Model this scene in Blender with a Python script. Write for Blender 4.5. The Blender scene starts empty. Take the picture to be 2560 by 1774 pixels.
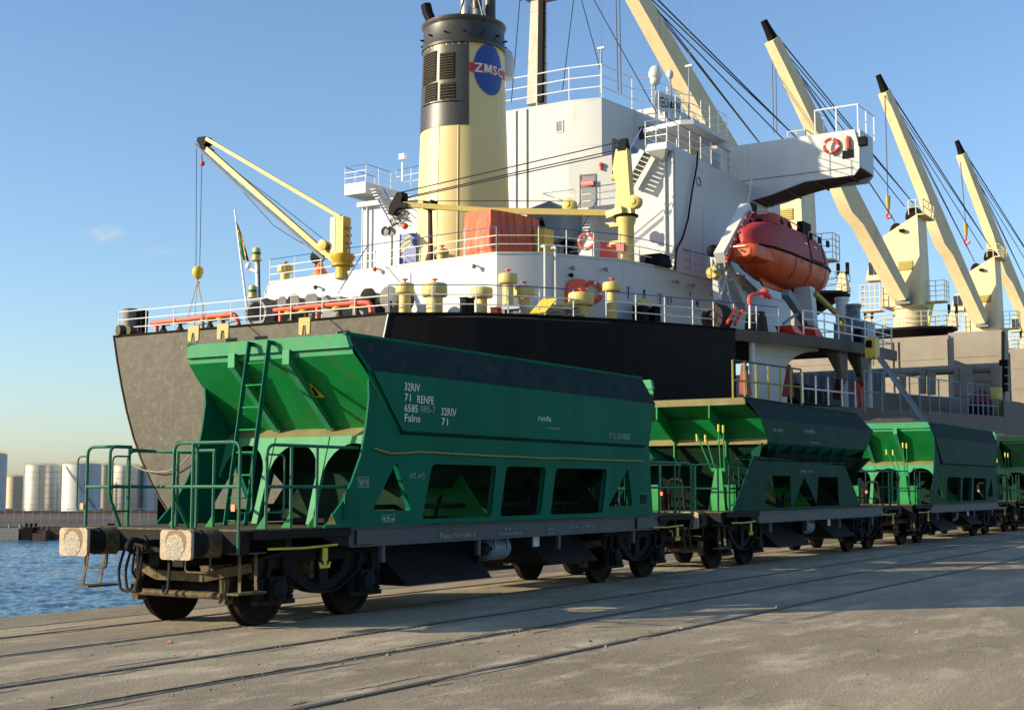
import bpy, bmesh, math, random
from mathutils import Vector, Matrix
from mathutils.geometry import tessellate_polygon
random.seed(7)
PI = math.pi
rad = math.radians
sc = bpy.context.scene
C = sc.collection

# ------------------------------------------------------------------ camera, sky, sun, exposure
# world frame: +x runs along the quay and the train, +y towards the ship, z = 0 is the top of the rails
CAM = Vector((0, 0, 1.72)); YAW = rad(31.82); PITCH = rad(5.56); FPX = 3400.0
Fv = Vector((math.cos(PITCH)*math.cos(YAW), math.cos(PITCH)*math.sin(YAW), math.sin(PITCH)))
Rv = Vector((math.sin(YAW), -math.cos(YAW), 0))
Uv = Rv.cross(Fv)
cd = bpy.data.cameras.new('camera'); cam = bpy.data.objects.new('camera', cd); C.objects.link(cam)
cam.location = CAM
cam.rotation_euler = Matrix((Rv, Uv, -Fv)).transposed().to_euler()
cd.sensor_width = 36; cd.lens = 36*FPX/2560; cd.clip_start = 0.1; cd.clip_end = 6000
sc.camera = cam

SUN_AZ = rad(134); SUN_EL = rad(18)
sunv = Vector((math.cos(SUN_EL)*math.cos(SUN_AZ), math.cos(SUN_EL)*math.sin(SUN_AZ), math.sin(SUN_EL)))
w = bpy.data.worlds.new('World'); sc.world = w; w.use_nodes = True
nt = w.node_tree; nt.nodes.clear()
wo = nt.nodes.new('ShaderNodeOutputWorld'); bg = nt.nodes.new('ShaderNodeBackground'); sky = nt.nodes.new('ShaderNodeTexSky')
sky.sky_type = 'NISHITA'; sky.sun_disc = False; sky.sun_elevation = SUN_EL; sky.sun_rotation = PI/2 - SUN_AZ
sky.air_density = 1.0; sky.dust_density = 0.8; sky.ozone_density = 3.6; sky.altitude = 0
bg.inputs['Strength'].default_value = 0.129
nt.links.new(sky.outputs[0], bg.inputs[0]); nt.links.new(bg.outputs[0], wo.inputs[0])
sd = bpy.data.lights.new('sun', 'SUN'); sd.energy = 5.0; sd.angle = rad(0.5); sd.color = (1.0, 0.81, 0.56)
so = bpy.data.objects.new('sun', sd); C.objects.link(so); so.rotation_euler = sunv.to_track_quat('Z', 'Y').to_euler()
so.location = (0, 0, 60)
sc.view_settings.view_transform = 'Standard'; sc.view_settings.look = 'None'
sc.view_settings.exposure = 0.76; sc.view_settings.gamma = 1.0; sc.view_settings.use_curve_mapping = False
sc.cycles.max_bounces = 6; sc.cycles.diffuse_bounces = 3; sc.cycles.glossy_bounces = 3; sc.cycles.sample_clamp_indirect = 6

# ------------------------------------------------------------------ survey: sight lines from the camera station met with real planes
SV = {'D': (0, 0, 1.11159), 'A': (240, 300, .3759), 'B': (850, 0, .3133), 'C': (850, 350, .3691), 'S': (1250, 0, .4125),
      'E': (1650, 400, .3759), 'F': (2060, 400, .3759), 'G': (1000, 600, .3257), 'H': (1800, 750, .3759), '1': (0, 1000, .485),
      '2': (400, 800, .3908), '3': (900, 1000, .3908), '4': (1550, 950, .4386), '5': (0, 1100, .1954), '6': (120, 1280, .2171),
      '7': (580, 1280, .2171), '8': (1580, 1040, .2506), '9': (1580, 230, .1567), 'X': (640, 640, .2171)}
def at(k, u, v, x=None, y=None, z=None):
    o = SV[k]; px = o[0]+u*o[2]; py = o[1]+v*o[2]
    d = Fv + Rv*((px-1280)/FPX) + Uv*((887-py)/FPX)
    if x is not None: t = (x-CAM.x)/d.x
    elif y is not None: t = (y-CAM.y)/d.y
    else: t = (z-CAM.z)/d.z
    return CAM + d*t
def far(u, Z, z):                                   # ground plan point for a bearing u at distance Z ahead
    a = YAW - math.atan((u*1.11159-1280)/FPX); r = Z/math.cos(a-YAW)
    return Vector((r*math.cos(a), r*math.sin(a), z))

# ------------------------------------------------------------------ materials
def paint(name, col, rough=.5, var=.25, dirt=None, dirt_amt=.3, scale=1.0, bump=.0, bump_scale=8, metal=0.0, spec=.5, streak=False, coord='Object', spots=None, plates=False):
    m = bpy.data.materials.new(name); m.use_nodes = True; n = m.node_tree; N = n.nodes; L = n.links
    b = N['Principled BSDF']; b.inputs['Roughness'].default_value = rough; b.inputs['Metallic'].default_value = metal
    b.inputs['Specular IOR Level'].default_value = spec
    tc = N.new('ShaderNodeTexCoord'); mp = N.new('ShaderNodeMapping'); L.new(tc.outputs[coord], mp.inputs[0])
    if streak: mp.inputs['Scale'].default_value = (1, 1, .12)
    nz = N.new('ShaderNodeTexNoise'); nz.inputs['Scale'].default_value = 1.3*scale; nz.inputs['Detail'].default_value = 8; nz.inputs['Roughness'].default_value = .65
    L.new(mp.outputs[0], nz.inputs['Vector'])
    r1 = N.new('ShaderNodeValToRGB'); r1.color_ramp.elements[0].position = .3; r1.color_ramp.elements[1].position = .72
    c = Vector(col); r1.color_ramp.elements[0].color = (*(c*(1-var)), 1); r1.color_ramp.elements[1].color = (*(c*(1+var*.5)), 1)
    L.new(nz.outputs[0], r1.inputs[0]); out = r1.outputs[0]
    if dirt:
        n2 = N.new('ShaderNodeTexNoise'); n2.inputs['Scale'].default_value = 3.1*scale; n2.inputs['Detail'].default_value = 10; n2.inputs['Roughness'].default_value = .7
        L.new(mp.outputs[0], n2.inputs['Vector'])
        r2 = N.new('ShaderNodeValToRGB'); r2.color_ramp.elements[0].position = .66-dirt_amt*.35; r2.color_ramp.elements[1].position = .8-dirt_amt*.2
        L.new(n2.outputs[0], r2.inputs[0])
        mx = N.new('ShaderNodeMix'); mx.data_type = 'RGBA'; L.new(r2.outputs[0], mx.inputs[0]); L.new(out, mx.inputs[6]); mx.inputs[7].default_value = (*dirt, 1)
        out = mx.outputs[2]
    if spots:
        n4 = N.new('ShaderNodeTexNoise'); n4.inputs['Scale'].default_value = spots[2]; n4.inputs['Detail'].default_value = 9; n4.inputs['Roughness'].default_value = .75
        L.new(mp.outputs[0], n4.inputs['Vector']); r4 = N.new('ShaderNodeValToRGB'); r4.color_ramp.elements[0].position = spots[1]; r4.color_ramp.elements[1].position = spots[1]+.05
        L.new(n4.outputs[0], r4.inputs[0]); m4 = N.new('ShaderNodeMix'); m4.data_type = 'RGBA'; L.new(r4.outputs[0], m4.inputs[0]); L.new(out, m4.inputs[6]); m4.inputs[7].default_value = (*spots[0], 1); out = m4.outputs[2]
    if plates:
        sx = N.new('ShaderNodeSeparateXYZ'); L.new(tc.outputs[coord], sx.inputs[0]); ad = N.new('ShaderNodeMath'); ad.operation = 'ADD'; L.new(sx.outputs[0], ad.inputs[0]); L.new(sx.outputs[1], ad.inputs[1])
        cb = N.new('ShaderNodeCombineXYZ'); L.new(ad.outputs[0], cb.inputs[0]); L.new(sx.outputs[2], cb.inputs[1]); br = N.new('ShaderNodeTexBrick'); br.inputs['Scale'].default_value = 1; br.inputs['Brick Width'].default_value = 5.2; br.inputs['Row Height'].default_value = plates; br.inputs['Mortar Size'].default_value = .018; br.inputs['Mortar Smooth'].default_value = .3
        L.new(cb.outputs[0], br.inputs['Vector']); m5 = N.new('ShaderNodeMix'); m5.data_type = 'RGBA'; m5.blend_type = 'MULTIPLY'; mm = N.new('ShaderNodeMath'); mm.operation = 'MULTIPLY'; mm.inputs[1].default_value = .38; L.new(br.outputs['Fac'], mm.inputs[0]); L.new(mm.outputs[0], m5.inputs[0]); L.new(out, m5.inputs[6]); m5.inputs[7].default_value = (.35, .33, .3, 1); out = m5.outputs[2]
    L.new(out, b.inputs['Base Color'])
    if bump:
        n3 = N.new('ShaderNodeTexNoise'); n3.inputs['Scale'].default_value = bump_scale; n3.inputs['Detail'].default_value = 6
        L.new(tc.outputs[coord], n3.inputs['Vector']); bp = N.new('ShaderNodeBump'); bp.inputs['Strength'].default_value = bump; bp.inputs['Distance'].default_value = .02
        L.new(n3.outputs[0], bp.inputs['Height']); L.new(bp.outputs[0], b.inputs['Normal'])
    return m
RUST = (.11, .045, .018)
M = {}
M['green'] = paint('green wagon paint', (.004, .2, .042), .5, .3, (.05, .12, .03), .35, 1.2, .15, 5, spec=.22, spots=((.13, .09, .03), .68, 6))
M['greenside'] = paint('green side paint', (.002, .12, .066), .62, .25, (.009, .08, .055), .4, 1.0, .5, 1.7, streak=True, spec=.07, spots=(RUST, .69, 7))  # darker than the end green; the sides' shade is mixed into the colour
M['greenlight'] = paint('light green paint', (.03, .25, .11), .6, .2, (.12, .2, .08), .35, 1.6, .1, 6, spec=.25, spots=((.16, .1, .04), .7, 6))  # paler green for the end beam, strip, ribs and portal
M['greenrail'] = paint('rail green', (.008, .12, .06), .5, .25, (.03, .07, .04), .3, 5, spec=.3)
M['greendark'] = paint('shade darkened inner green', (.004, .028, .014), .8, .5, (.02, .02, .015), .5, 2, spec=.1)  # near-black green; the shade inside the hopper is put into the colour
M['darkred'] = paint('dark red paint', (.2, .012, .012), .6, .3)
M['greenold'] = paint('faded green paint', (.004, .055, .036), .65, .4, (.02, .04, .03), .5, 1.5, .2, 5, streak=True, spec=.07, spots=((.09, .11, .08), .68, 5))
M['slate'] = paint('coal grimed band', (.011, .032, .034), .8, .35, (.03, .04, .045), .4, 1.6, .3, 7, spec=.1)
M['olive'] = paint('dusty lip', (.17, .16, .06), .8, .3, (.2, .1, .05), .3, 3)
M['coal'] = paint('coal dust', (.03, .03, .036), .95, .4, None, 0, 3, .6, 9)
M['under'] = paint('grimed underframe', (.011, .012, .012), .75, .4, (.035, .02, .012), .35, 3, .3, 14, spec=.15)
M['dust'] = paint('dusty steel', (.11, .09, .05), .75, .4, (.025, .018, .012), .55, 4, .2, 20, spec=.2)
M['sill'] = paint('grey sill', (.045, .056, .062), .6, .3, (.12, .055, .025), .3, 2, .1, 10)
M['wheel'] = paint('rusty wheel steel', (.016, .012, .009), .8, .4, (.05, .028, .012), .4, 5, .2, 18, spec=.15)
M['buffer'] = paint('buffer face', (.36, .31, .21), .65, .3, (.2, .1, .04), .5, 8, .12, 30)
M['grease'] = paint('dried grease', (.3, .275, .21), .5, .35, (.2, .16, .09), .4, 14, .9, 45)
M['stain'] = paint('buffer stain', (.16, .11, .05), .7, .4, None, 0, 12)
M['yellow'] = paint('yellow paint', (.55, .42, .03), .5, .25, (.2, .13, .02), .2, 6)
M['yrod'] = paint('dull yellow rod', (.32, .27, .03), .55, .35, (.05, .07, .03), .4, 8)
M['white'] = paint('white ship paint', (.5, .53, .53), .5, .06, (.42, .37, .3), .16, .45, .08, 1.2, streak=True, spec=.3, spots=((.3, .17, .08), .74, 3), plates=2.6)
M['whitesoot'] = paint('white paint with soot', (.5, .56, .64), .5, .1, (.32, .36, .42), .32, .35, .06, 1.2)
M['rail'] = paint('white rail paint', (.72, .72, .7), .5, .1, RUST, .1, 2)
M['bluerail'] = paint('blue rail paint', (.03, .08, .3), .5, .1)
M['bluegrey'] = paint('grey blue paint', (.16, .22, .28), .5, .2, None, 0, 2)
M['hullblack'] = paint('black hull paint', (.005, .0055, .006), .6, .4, (.013, .012, .0095), .4, .5, .35, .8, spec=.15, streak=True, spots=((.035, .02, .012), .7, 3), plates=2.4)
M['transom'] = paint('hull paint lightened for sheen', (.05, .05, .034), .55, .35, (.09, .086, .062), .5, .9, 1.0, 1.5, spec=.22, spots=((.14, .132, .096), .6, 2.6), plates=2.9)  # black hull paint made lighter; the sunlit sheen is put into the colour
M['hullbrown'] = paint('weathered brown hull', (.09, .065, .047), .7, .3, (.07, .045, .03), .4, .6, .3, 1.2, streak=True)
M['deckred'] = paint('deck paint', (.12, .07, .05), .8, .3, (.05, .04, .035), .3, 1)
M['funnel'] = paint('funnel yellow', (.62, .5, .22), .5, .08, (.47, .35, .15), .28, .5, .06, 1, streak=True, spots=(RUST, .74, 4))
M['funnelblack'] = paint('funnel black', (.035, .034, .03), .42, .3, (.09, .07, .045), .3, 1)
M['cream'] = paint('crane cream paint', (.64, .55, .33), .55, .1, (.42, .29, .13), .28, .6, .06, 2, streak=True, spots=(RUST, .72, 3), plates=3.2)
M['crane_y'] = paint('provision crane yellow', (.46, .29, .02), .5, .2, RUST, .2, 1.5)
M['vent'] = paint('vent yellow', (.54, .44, .13), .5, .15, (.35, .22, .05), .2, 2)
M['black'] = paint('black steel', (.006, .006, .0065), .7, .3, spec=.12)
M['rubber'] = paint('dark rubber', (.02, .02, .02), .9, .3)
M['grey'] = paint('deck grey', (.2, .21, .2), .7, .25, RUST, .2, 2)
M['rope'] = paint('mooring rope', (.3, .27, .2), .9, .4, None, 0, 12, .6, 40)
M['drum'] = paint('winch drum', (.11, .12, .12), .7, .3, RUST, .25, 3)
M['red'] = paint('red pipe paint', (.62, .07, .02), .45, .2, (.3, .05, .02), .25, 2)
M['orange'] = paint('tarpaulin', (.55, .09, .025), .55, .2, (.35, .05, .02), .25, 1.2, .5, 3)
M['boat'] = paint('lifeboat orange', (.6, .085, .014), .5, .25, (.2, .025, .012), .4, 1.5, .1, 3, streak=True, spots=((.08, .02, .01), .68, 4))
M['boat2'] = paint('sun faded lifeboat top', (.33, .022, .022), .6, .25, (.22, .04, .04), .35, 1.5, .1, 3, spots=((.08, .02, .015), .7, 4))
M['lifered'] = paint('lifebuoy red', (.65, .06, .03), .5, .1)
M['brown'] = paint('rust brown underside', (.085, .04, .025), .85, .3, (.04, .025, .02), .3, .8)
M['steel'] = paint('bright steel', (.45, .45, .43), .3, .2, None, 0, .6, 0, 8, metal=.85)
M['hatch'] = paint('hatch cover grey', (.24, .22, .175), .7, .2, (.3, .25, .18), .2, .4, .1, 1)
M['glass'] = paint('dark window glass', (.012, .02, .028), .08, .1)
M['cable'] = paint('wire rope', (.035, .035, .045), .6, .2)
M['chrome'] = paint('tank cladding', (.55, .52, .45), .27, .15, None, 0, .3, 0, 8, metal=.9)
M['skin'] = paint('skin', (.4, .22, .15), .6, .1)
M['door'] = paint('grey door paint', (.24, .27, .28), .5, .1)
M['lamp'] = paint('orange reflector', (.8, .2, .08), .4, .05)
M['letter'] = paint('white stencil lettering', (.62, .64, .62), .6, .2, (.08, .15, .11), .25, 9)
M['letterdim'] = paint('worn stencil lettering', (.3, .36, .34), .7, .3, (.05, .12, .1), .45, 9)
M['letterred'] = paint('red print', (.45, .02, .02), .5, .1)
M['logoblue'] = paint('logo blue', (.008, .045, .25), .45, .1)
M['beige'] = paint('beige tank paint', (.5, .43, .28), .6, .15)

# ------------------------------------------------------------------ mesh builder
ORG = {}
class MB:
    def __init__(s): s.v = []; s.f = []; s.mi = []; s.m = 0
    def add(s, vs, fs):
        o = len(s.v); s.v += [Vector(p) for p in vs]; s.f += [tuple(i+o for i in f) for f in fs]; s.mi += [s.m]*len(fs); return s
    def hexa(s, p):   # p: 4 bottom, 4 top
        return s.add(p, [(3, 2, 1, 0), (4, 5, 6, 7), (0, 1, 5, 4), (1, 2, 6, 5), (2, 3, 7, 6), (3, 0, 4, 7)])
    def box(s, x0, x1, y0, y1, z0, z1):
        return s.hexa([(x0, y0, z0), (x1, y0, z0), (x1, y1, z0), (x0, y1, z0), (x0, y0, z1), (x1, y0, z1), (x1, y1, z1), (x0, y1, z1)])
    def bar(s, a, b, w, h, up=(0, 0, 1)):
        a = Vector(a); b = Vector(b); d = (b-a).normalized(); up = Vector(up)
        if abs(d.dot(up)) > .98: up = Vector((1, 0, 0))
        r = d.cross(up).normalized(); u = r.cross(d)
        q = [(-w/2, -h/2), (w/2, -h/2), (w/2, h/2), (-w/2, h/2)]
        return s.hexa([a+r*i+u*j for i, j in q]+[b+r*i+u*j for i, j in q])
    def prism(s, poly, off, holes=()):
        off = Vector(off); loops = [[Vector(p) for p in poly]]+[[Vector(p) for p in h] for h in holes]
        tri = tessellate_polygon(loops); flat = [p for l in loops for p in l]; n = len(flat)
        o = len(s.v); s.v += flat+[p+off for p in flat]
        fs = [tuple(o+i for i in t) for t in tri]+[tuple(o+n+i for i in reversed(t)) for t in tri]
        k = 0
        for l in loops:
            m = len(l)
            for i in range(m): a = k+i; b = k+(i+1) % m; fs.append((o+a, o+b, o+n+b, o+n+a))
            k += m
        s.f += fs; s.mi += [s.m]*len(fs); return s
    def ring(s, c, ax, r, n, ph=0):
        ax = Vector(ax).normalized(); t = Vector((0, 0, 1)) if abs(ax.z) < .9 else Vector((1, 0, 0))
        a = ax.cross(t).normalized(); b = ax.cross(a)
        return [Vector(c)+a*(r*math.cos(2*PI*i/n+ph))+b*(r*math.sin(2*PI*i/n+ph)) for i in range(n)]
    def loft(s, rings, cap=True, closed=True):
        o = len(s.v); n = len(rings[0]); fs = []
        for r in rings: s.v += [Vector(p) for p in r]
        for k in range(len(rings)-1):
            for i in range(n if closed else n-1):
                j = (i+1) % n; fs.append((o+k*n+i, o+k*n+j, o+(k+1)*n+j, o+(k+1)*n+i))
        if cap and closed: fs += [tuple(o+i for i in reversed(range(n))), tuple(o+(len(rings)-1)*n+i for i in range(n))]
        s.f += fs; s.mi += [s.m]*len(fs); return s
    def cyl(s, a, b, r0, r1=None, n=12):
        a = Vector(a); b = Vector(b); r1 = r0 if r1 is None else r1
        return s.loft([s.ring(a, b-a, r0, n), s.ring(b, b-a, r1, n)])
    def tube(s, pts, r, n=6, closed=False):
        pts = [Vector(p) for p in pts]; m = len(pts); rings = []
        for i, p in enumerate(pts):
            if closed: d = pts[(i+1) % m]-pts[i-1]
            else: d = pts[min(i+1, m-1)]-pts[max(i-1, 0)]
            if i and not closed and i < m-1:
                pass
            rings.append(s.ring(p, d, r, n))
        for i in range(1, len(rings)):      # untwist
            A = rings[i-1]; B = rings[i]; best = min(range(n), key=lambda k: sum((A[j]-pts[i-1]-(B[(j+k) % n]-pts[i])).length for j in range(n)))
            rings[i] = B[best:]+B[:best]
        if closed: rings.append(rings[0])
        return s.loft(rings, cap=not closed)
    def lathe(s, c, prof, n=16, ax=(0, 0, 1)):
        c = Vector(c); ax = Vector(ax).normalized()
        return s.loft([s.ring(c+ax*h, ax, max(r, .0005), n) for r, h in prof])
    def ball(s, c, r, n=8, sz=1):
        return s.lathe(Vector(c), [(r*math.sin(PI*i/n), -r*sz*math.cos(PI*i/n)) for i in range(n+1)], n+4)
    def build(s, name, mat, parent=None, kind=None, label=None, cat=None, group=None, flat=False, ang=35):
        me = bpy.data.meshes.new(name); org = ORG.get(parent.name, Vector((0, 0, 0))) if parent else Vector((0, 0, 0))
        me.from_pydata([tuple(p-org) for p in s.v], [], s.f)
        mats = mat if isinstance(mat, (list, tuple)) else [mat]
        for mm in mats: me.materials.append(M[mm] if isinstance(mm, str) else mm)
        if len(mats) > 1: me.polygons.foreach_set('material_index', s.mi)
        bm = bmesh.new(); bm.from_mesh(me); bmesh.ops.recalc_face_normals(bm, faces=bm.faces); bm.to_mesh(me); bm.free()
        if not flat:
            me.polygons.foreach_set('use_smooth', [True]*len(me.polygons)); me.set_sharp_from_angle(angle=rad(ang))
        me.update()
        o = bpy.data.objects.new(name, me); C.objects.link(o)
        if parent: o.parent = parent; ORG[o.name] = org
        if kind: o['kind'] = kind
        if label: o['label'] = label
        if cat: o['category'] = cat
        if group: o['group'] = group
        return o
def thing(name, label, cat, loc=(0, 0, 0), group=None):
    o = bpy.data.objects.new(name, None); C.objects.link(o); o.location = loc; o['label'] = label; o['category'] = cat
    o.empty_display_size = .3
    if group: o['group'] = group
    ORG[o.name] = Vector(loc); return o
def dup(root, delta, label=None, skip=()):
    def cp(o, par):
        c = o.copy(); C.objects.link(c)
        if par: c.parent = par
        ORG[c.name] = ORG.get(o.name, Vector((0, 0, 0)))+Vector(delta)
        for ch in [k for k in KIDS.get(o.name, [])]:
            if ch.name.split('.')[0] not in skip: cp(ch, c)
        return c
    KIDS.clear()
    for o in bpy.data.objects:
        if o.parent: KIDS.setdefault(o.parent.name, []).append(o)
    r = cp(root, None); r.location = Vector(root.location)+Vector(delta)
    if label: r['label'] = label
    return r
KIDS = {}
def bend(pts, r=.08, k=4):                           # round the corners of a polyline
    pts = [Vector(p) for p in pts]; out = [pts[0]]
    for i in range(1, len(pts)-1):
        a, b, c = pts[i-1], pts[i], pts[i+1]; ra = min(r, (a-b).length*.45, (c-b).length*.45)
        p = b+(a-b).normalized()*ra; q = b+(c-b).normalized()*ra
        for j in range(k+1):
            t = j/k; out.append(p*(1-t)**2+b*2*t*(1-t)+q*t*t)
    out.append(pts[-1]); return out
def text_geo(txt, size, sx=1.0, bold=0.0):
    if 'M' in txt:                                   # capital M is drawn by hand, stroke by stroke
        vs, fs, x = [], [], 0.0
        for ch in txt:
            if ch == ' ': x += .3*size; continue
            if ch == 'M':
                h, w2, t = .7*size, .68*size, (.13+bold*2)*size; o = len(vs)
                pts = [(0, 0), (t, 0), (t, h), (0, h), (w2-t, 0), (w2, 0), (w2, h), (w2-t, h), (w2/2-t*.55, .12*h), (w2/2+t*.55, .12*h), (t*.2, h), (t*1.25, h), (w2-t*1.25, h), (w2-t*.2, h)]
                vs += [((x+a)*sx, b_) for a, b_ in pts]; fs += [tuple(o+i for i in f) for f in ((0, 1, 2, 3), (4, 5, 6, 7), (8, 9, 11, 10), (8, 9, 13, 12))]; x += w2+.09*size
            else:
                a, f = text_geo(ch, size, 1.0, bold); x0 = min(p[0] for p in a); o = len(vs); vs += [((x+p[0]-x0)*sx, p[1]) for p in a]; fs += [tuple(o+i for i in q) for q in f]; x += max(p[0] for p in a)-x0+.09*size
        return vs, fs
    cu = bpy.data.curves.new('t', 'FONT'); cu.body = txt; cu.size = size; cu.offset = bold; cu.resolution_u = 2
    o = bpy.data.objects.new('t', cu); C.objects.link(o); bpy.context.view_layer.update()
    me = o.to_mesh(); vs = [(v.co.x*sx, v.co.y) for v in me.vertices]; fs = [tuple(p.vertices) for p in me.polygons]
    o.to_mesh_clear(); bpy.data.objects.remove(o); bpy.data.curves.remove(cu); return vs, fs
def text(txt, p, right, up, size, mat, parent, sx=1.0, bold=0.0, name='lettering'):
    vs, fs = text_geo(txt, size, sx, bold); p = Vector(p); right = Vector(right).normalized(); up = Vector(up).normalized()
    b = MB().add([p+right*a+up*c for a, c in vs], fs)
    return b.build(name, mat, parent, flat=True)
def railing(pts, parent, h=1.05, n=3, step=1.5, r=.022, mat='rail', top=None, name='railing', skip_ends=False):
    """posts and bars along a deck edge; top rail may have its own paint"""
    b = MB(); pts = [Vector(p) for p in pts]
    for a, c in zip(pts, pts[1:]):
        L = (c-a).length; m = max(1, round(L/step))
        for i in range(m+1):
            q = a.lerp(c, i/m)
            if i < m or c is pts[-1]: b.cyl(q, q+Vector((0, 0, h)), r*1.1, n=5)
    for k in range(n):
        zz = h*(k+1)/n; b.m = 1 if (k == n-1 and top) else 0
        b.tube([p+Vector((0, 0, zz)) for p in pts], r, 5)
    return b.build(name, [mat, top or mat], parent)

# ------------------------------------------------------------------ ground, rails, water, far shore
def ground_mat(name='quay concrete', base=(.45, .39, .275), dark=(.27, .23, .165), light=(.6, .53, .39)):
    m = bpy.data.materials.new(name); m.use_nodes = True; n = m.node_tree; N = n.nodes; L = n.links; b = N['Principled BSDF']
    b.inputs['Roughness'].default_value = .9; b.inputs['Specular IOR Level'].default_value = .25
    tc = N.new('ShaderNodeTexCoord')
    def noise(s, d, r, sc3=None, dist=0):
        q = N.new('ShaderNodeTexNoise'); q.inputs['Scale'].default_value = s; q.inputs['Detail'].default_value = d; q.inputs['Roughness'].default_value = r; q.inputs['Distortion'].default_value = dist
        if sc3:
            mp = N.new('ShaderNodeMapping'); mp.inputs['Scale'].default_value = sc3; L.new(tc.outputs['Object'], mp.inputs[0]); L.new(mp.outputs[0], q.inputs['Vector'])
        else: L.new(tc.outputs['Object'], q.inputs['Vector'])
        return q
    def ramp(src, a, b_, ca=(0, 0, 0), cb=(1, 1, 1)):
        r = N.new('ShaderNodeValToRGB'); r.color_ramp.elements[0].position = a; r.color_ramp.elements[1].position = b_
        r.color_ramp.elements[0].color = (*ca, 1); r.color_ramp.elements[1].color = (*cb, 1); L.new(src, r.inputs[0]); return r.outputs[0]
    def mix(f, a, c, mode='MIX'):
        x = N.new('ShaderNodeMix'); x.data_type = 'RGBA'; x.blend_type = mode
        if isinstance(f, float): x.inputs[0].default_value = f
        else: L.new(f, x.inputs[0])
        for i, q in ((6, a), (7, c)):
            if isinstance(q, tuple): x.inputs[i].default_value = (*q, 1)
            else: L.new(q, x.inputs[i])
        return x.outputs[2]
    big = noise(.22, 7, .6, (.45, 1, 1), .6); col = ramp(big.outputs[0], .36, .64, dark, base)
    med = noise(1.1, 9, .72, (.5, 1.2, 1)); col = mix(ramp(med.outputs[0], .5, .68), col, light)
    st = noise(.7, 8, .7, (.16, 2.2, 1)); col = mix(ramp(st.outputs[0], .52, .72), col, dark)
    fine = noise(38, 5, .75); col = mix(ramp(fine.outputs[0], .3, .7, (.62, .62, .62), (1.25, 1.25, 1.25)), col, col) if False else mix(.8, col, ramp(fine.outputs[0], .32, .68, (.45, .45, .45), (1.35, 1.35, 1.35)), 'MULTIPLY')
    grit = noise(120, 3, .7); col = mix(.75, col, ramp(grit.outputs[0], .36, .62, (.5, .5, .5), (1.3, 1.3, 1.3)), 'MULTIPLY')
    vo = N.new('ShaderNodeTexVoronoi'); vo.feature = 'DISTANCE_TO_EDGE'; vo.inputs['Scale'].default_value = .28
    wn = noise(1.4, 4, .6); va = N.new('ShaderNodeVectorMath'); va.operation = 'ADD'; vs_ = N.new('ShaderNodeVectorMath'); vs_.operation = 'SCALE'; vs_.inputs['Scale'].default_value = .9
    L.new(wn.outputs[1], vs_.inputs[0]); L.new(tc.outputs['Object'], va.inputs[0]); L.new(vs_.outputs[0], va.inputs[1]); L.new(va.outputs[0], vo.inputs['Vector'])
    col = mix(ramp(vo.outputs[0], .0, .0035, (.42, .42, .42), (0, 0, 0)), col, (.08, .065, .045))
    oil = noise(.9, 5, .6); col = mix(ramp(oil.outputs[0], .66, .74, (0, 0, 0), (.6, .6, .6)), col, (.06, .052, .04))
    L.new(col, b.inputs['Base Color'])
    hm = N.new('ShaderNodeMath'); hm.operation = 'MULTIPLY_ADD'; hm.inputs[1].default_value = 2.5; L.new(med.outputs[0], hm.inputs[0]); L.new(fine.outputs[0], hm.inputs[2])
    bp = N.new('ShaderNodeBump'); bp.inputs['Strength'].default_value = .8; bp.inputs['Distance'].default_value = .03
    L.new(hm.outputs[0], bp.inputs['Height']); L.new(bp.outputs[0], b.inputs['Normal'])
    return m
M['quay'] = ground_mat()
M['quayedge'] = ground_mat('quay edge concrete', (.3, .26, .19), (.2, .17, .125), (.42, .36, .26))
M['groove'] = paint('packed dirt', (.05, .043, .033), .95, .4, None, 0, 6, .5, 30)
M['railsteel'] = paint('worn rail steel', (.075, .07, .062), .6, .4, (.17, .14, .095), .55, 1.3, .1, 20, spec=.4)
QE = 15.35
RAILS = [(-9.0, 1), (-7.5, -1), (7.15, -1), (8.67, 1), (10.1, -1), (11.87, 1), (13.37, -1)]   # y of the rail, side of its flange groove
edges = []
for y, sgn in RAILS:
    a, b2 = y-.036, y+.036
    if sgn > 0: b2 += .07
    else: a -= .07
    edges.append((a, b2))
y0 = -400; X0, X1 = -250, 900
cuts = [y0]
for a, b2 in edges: cuts += [a, b2]
cuts.append(QE-1.2)
gb = MB()
for i in range(0, len(cuts), 2):
    ya, yb = cuts[i], cuts[i+1]
    xs = [X0, -20]+[k for k in range(0, 60, 4)]+[80, 120, 300, X1]
    for xa, xb in zip(xs, xs[1:]):
        gb.add([(xa, ya, 0), (xb, ya, 0), (xb, yb, 0), (xa, yb, 0)], [(0, 1, 2, 3)])
    for yy in (ya, yb): gb.add([(X0, yy, 0), (X1, yy, 0), (X1, yy, -.16), (X0, yy, -.16)], [(0, 1, 2, 3)])
gb.build('quay_ground', 'quay', kind='structure', flat=True)
MB().box(X0, X1, QE-1.2, QE, -6, .006).build('quay_edge', 'quayedge', kind='structure', flat=True)
MB().add([(X0, y0, -.06), (X1, y0, -.06), (X1, QE-1.3, -.06), (X0, QE-1.3, -.06)], [(0, 1, 2, 3)]).build('groove_floor', 'groove', kind='structure', flat=True)
rr = MB()
for y, sgn in RAILS:
    rr.box(X0, X1, y-.036, y+.036, -.055, .004)
    rr.box(X0, X1, y+sgn*.106-.001, y+sgn*.106+.012, -.055, .002)
rr.build('tramway_rails', 'railsteel', kind='structure')
WZ = -3.5
wm = bpy.data.materials.new('harbour water'); wm.use_nodes = True; n = wm.node_tree; b = n.nodes['Principled BSDF']
b.inputs['Base Color'].default_value = (.035, .11, .19, 1); b.inputs['Roughness'].default_value = .08; b.inputs['IOR'].default_value = 1.33
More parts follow.
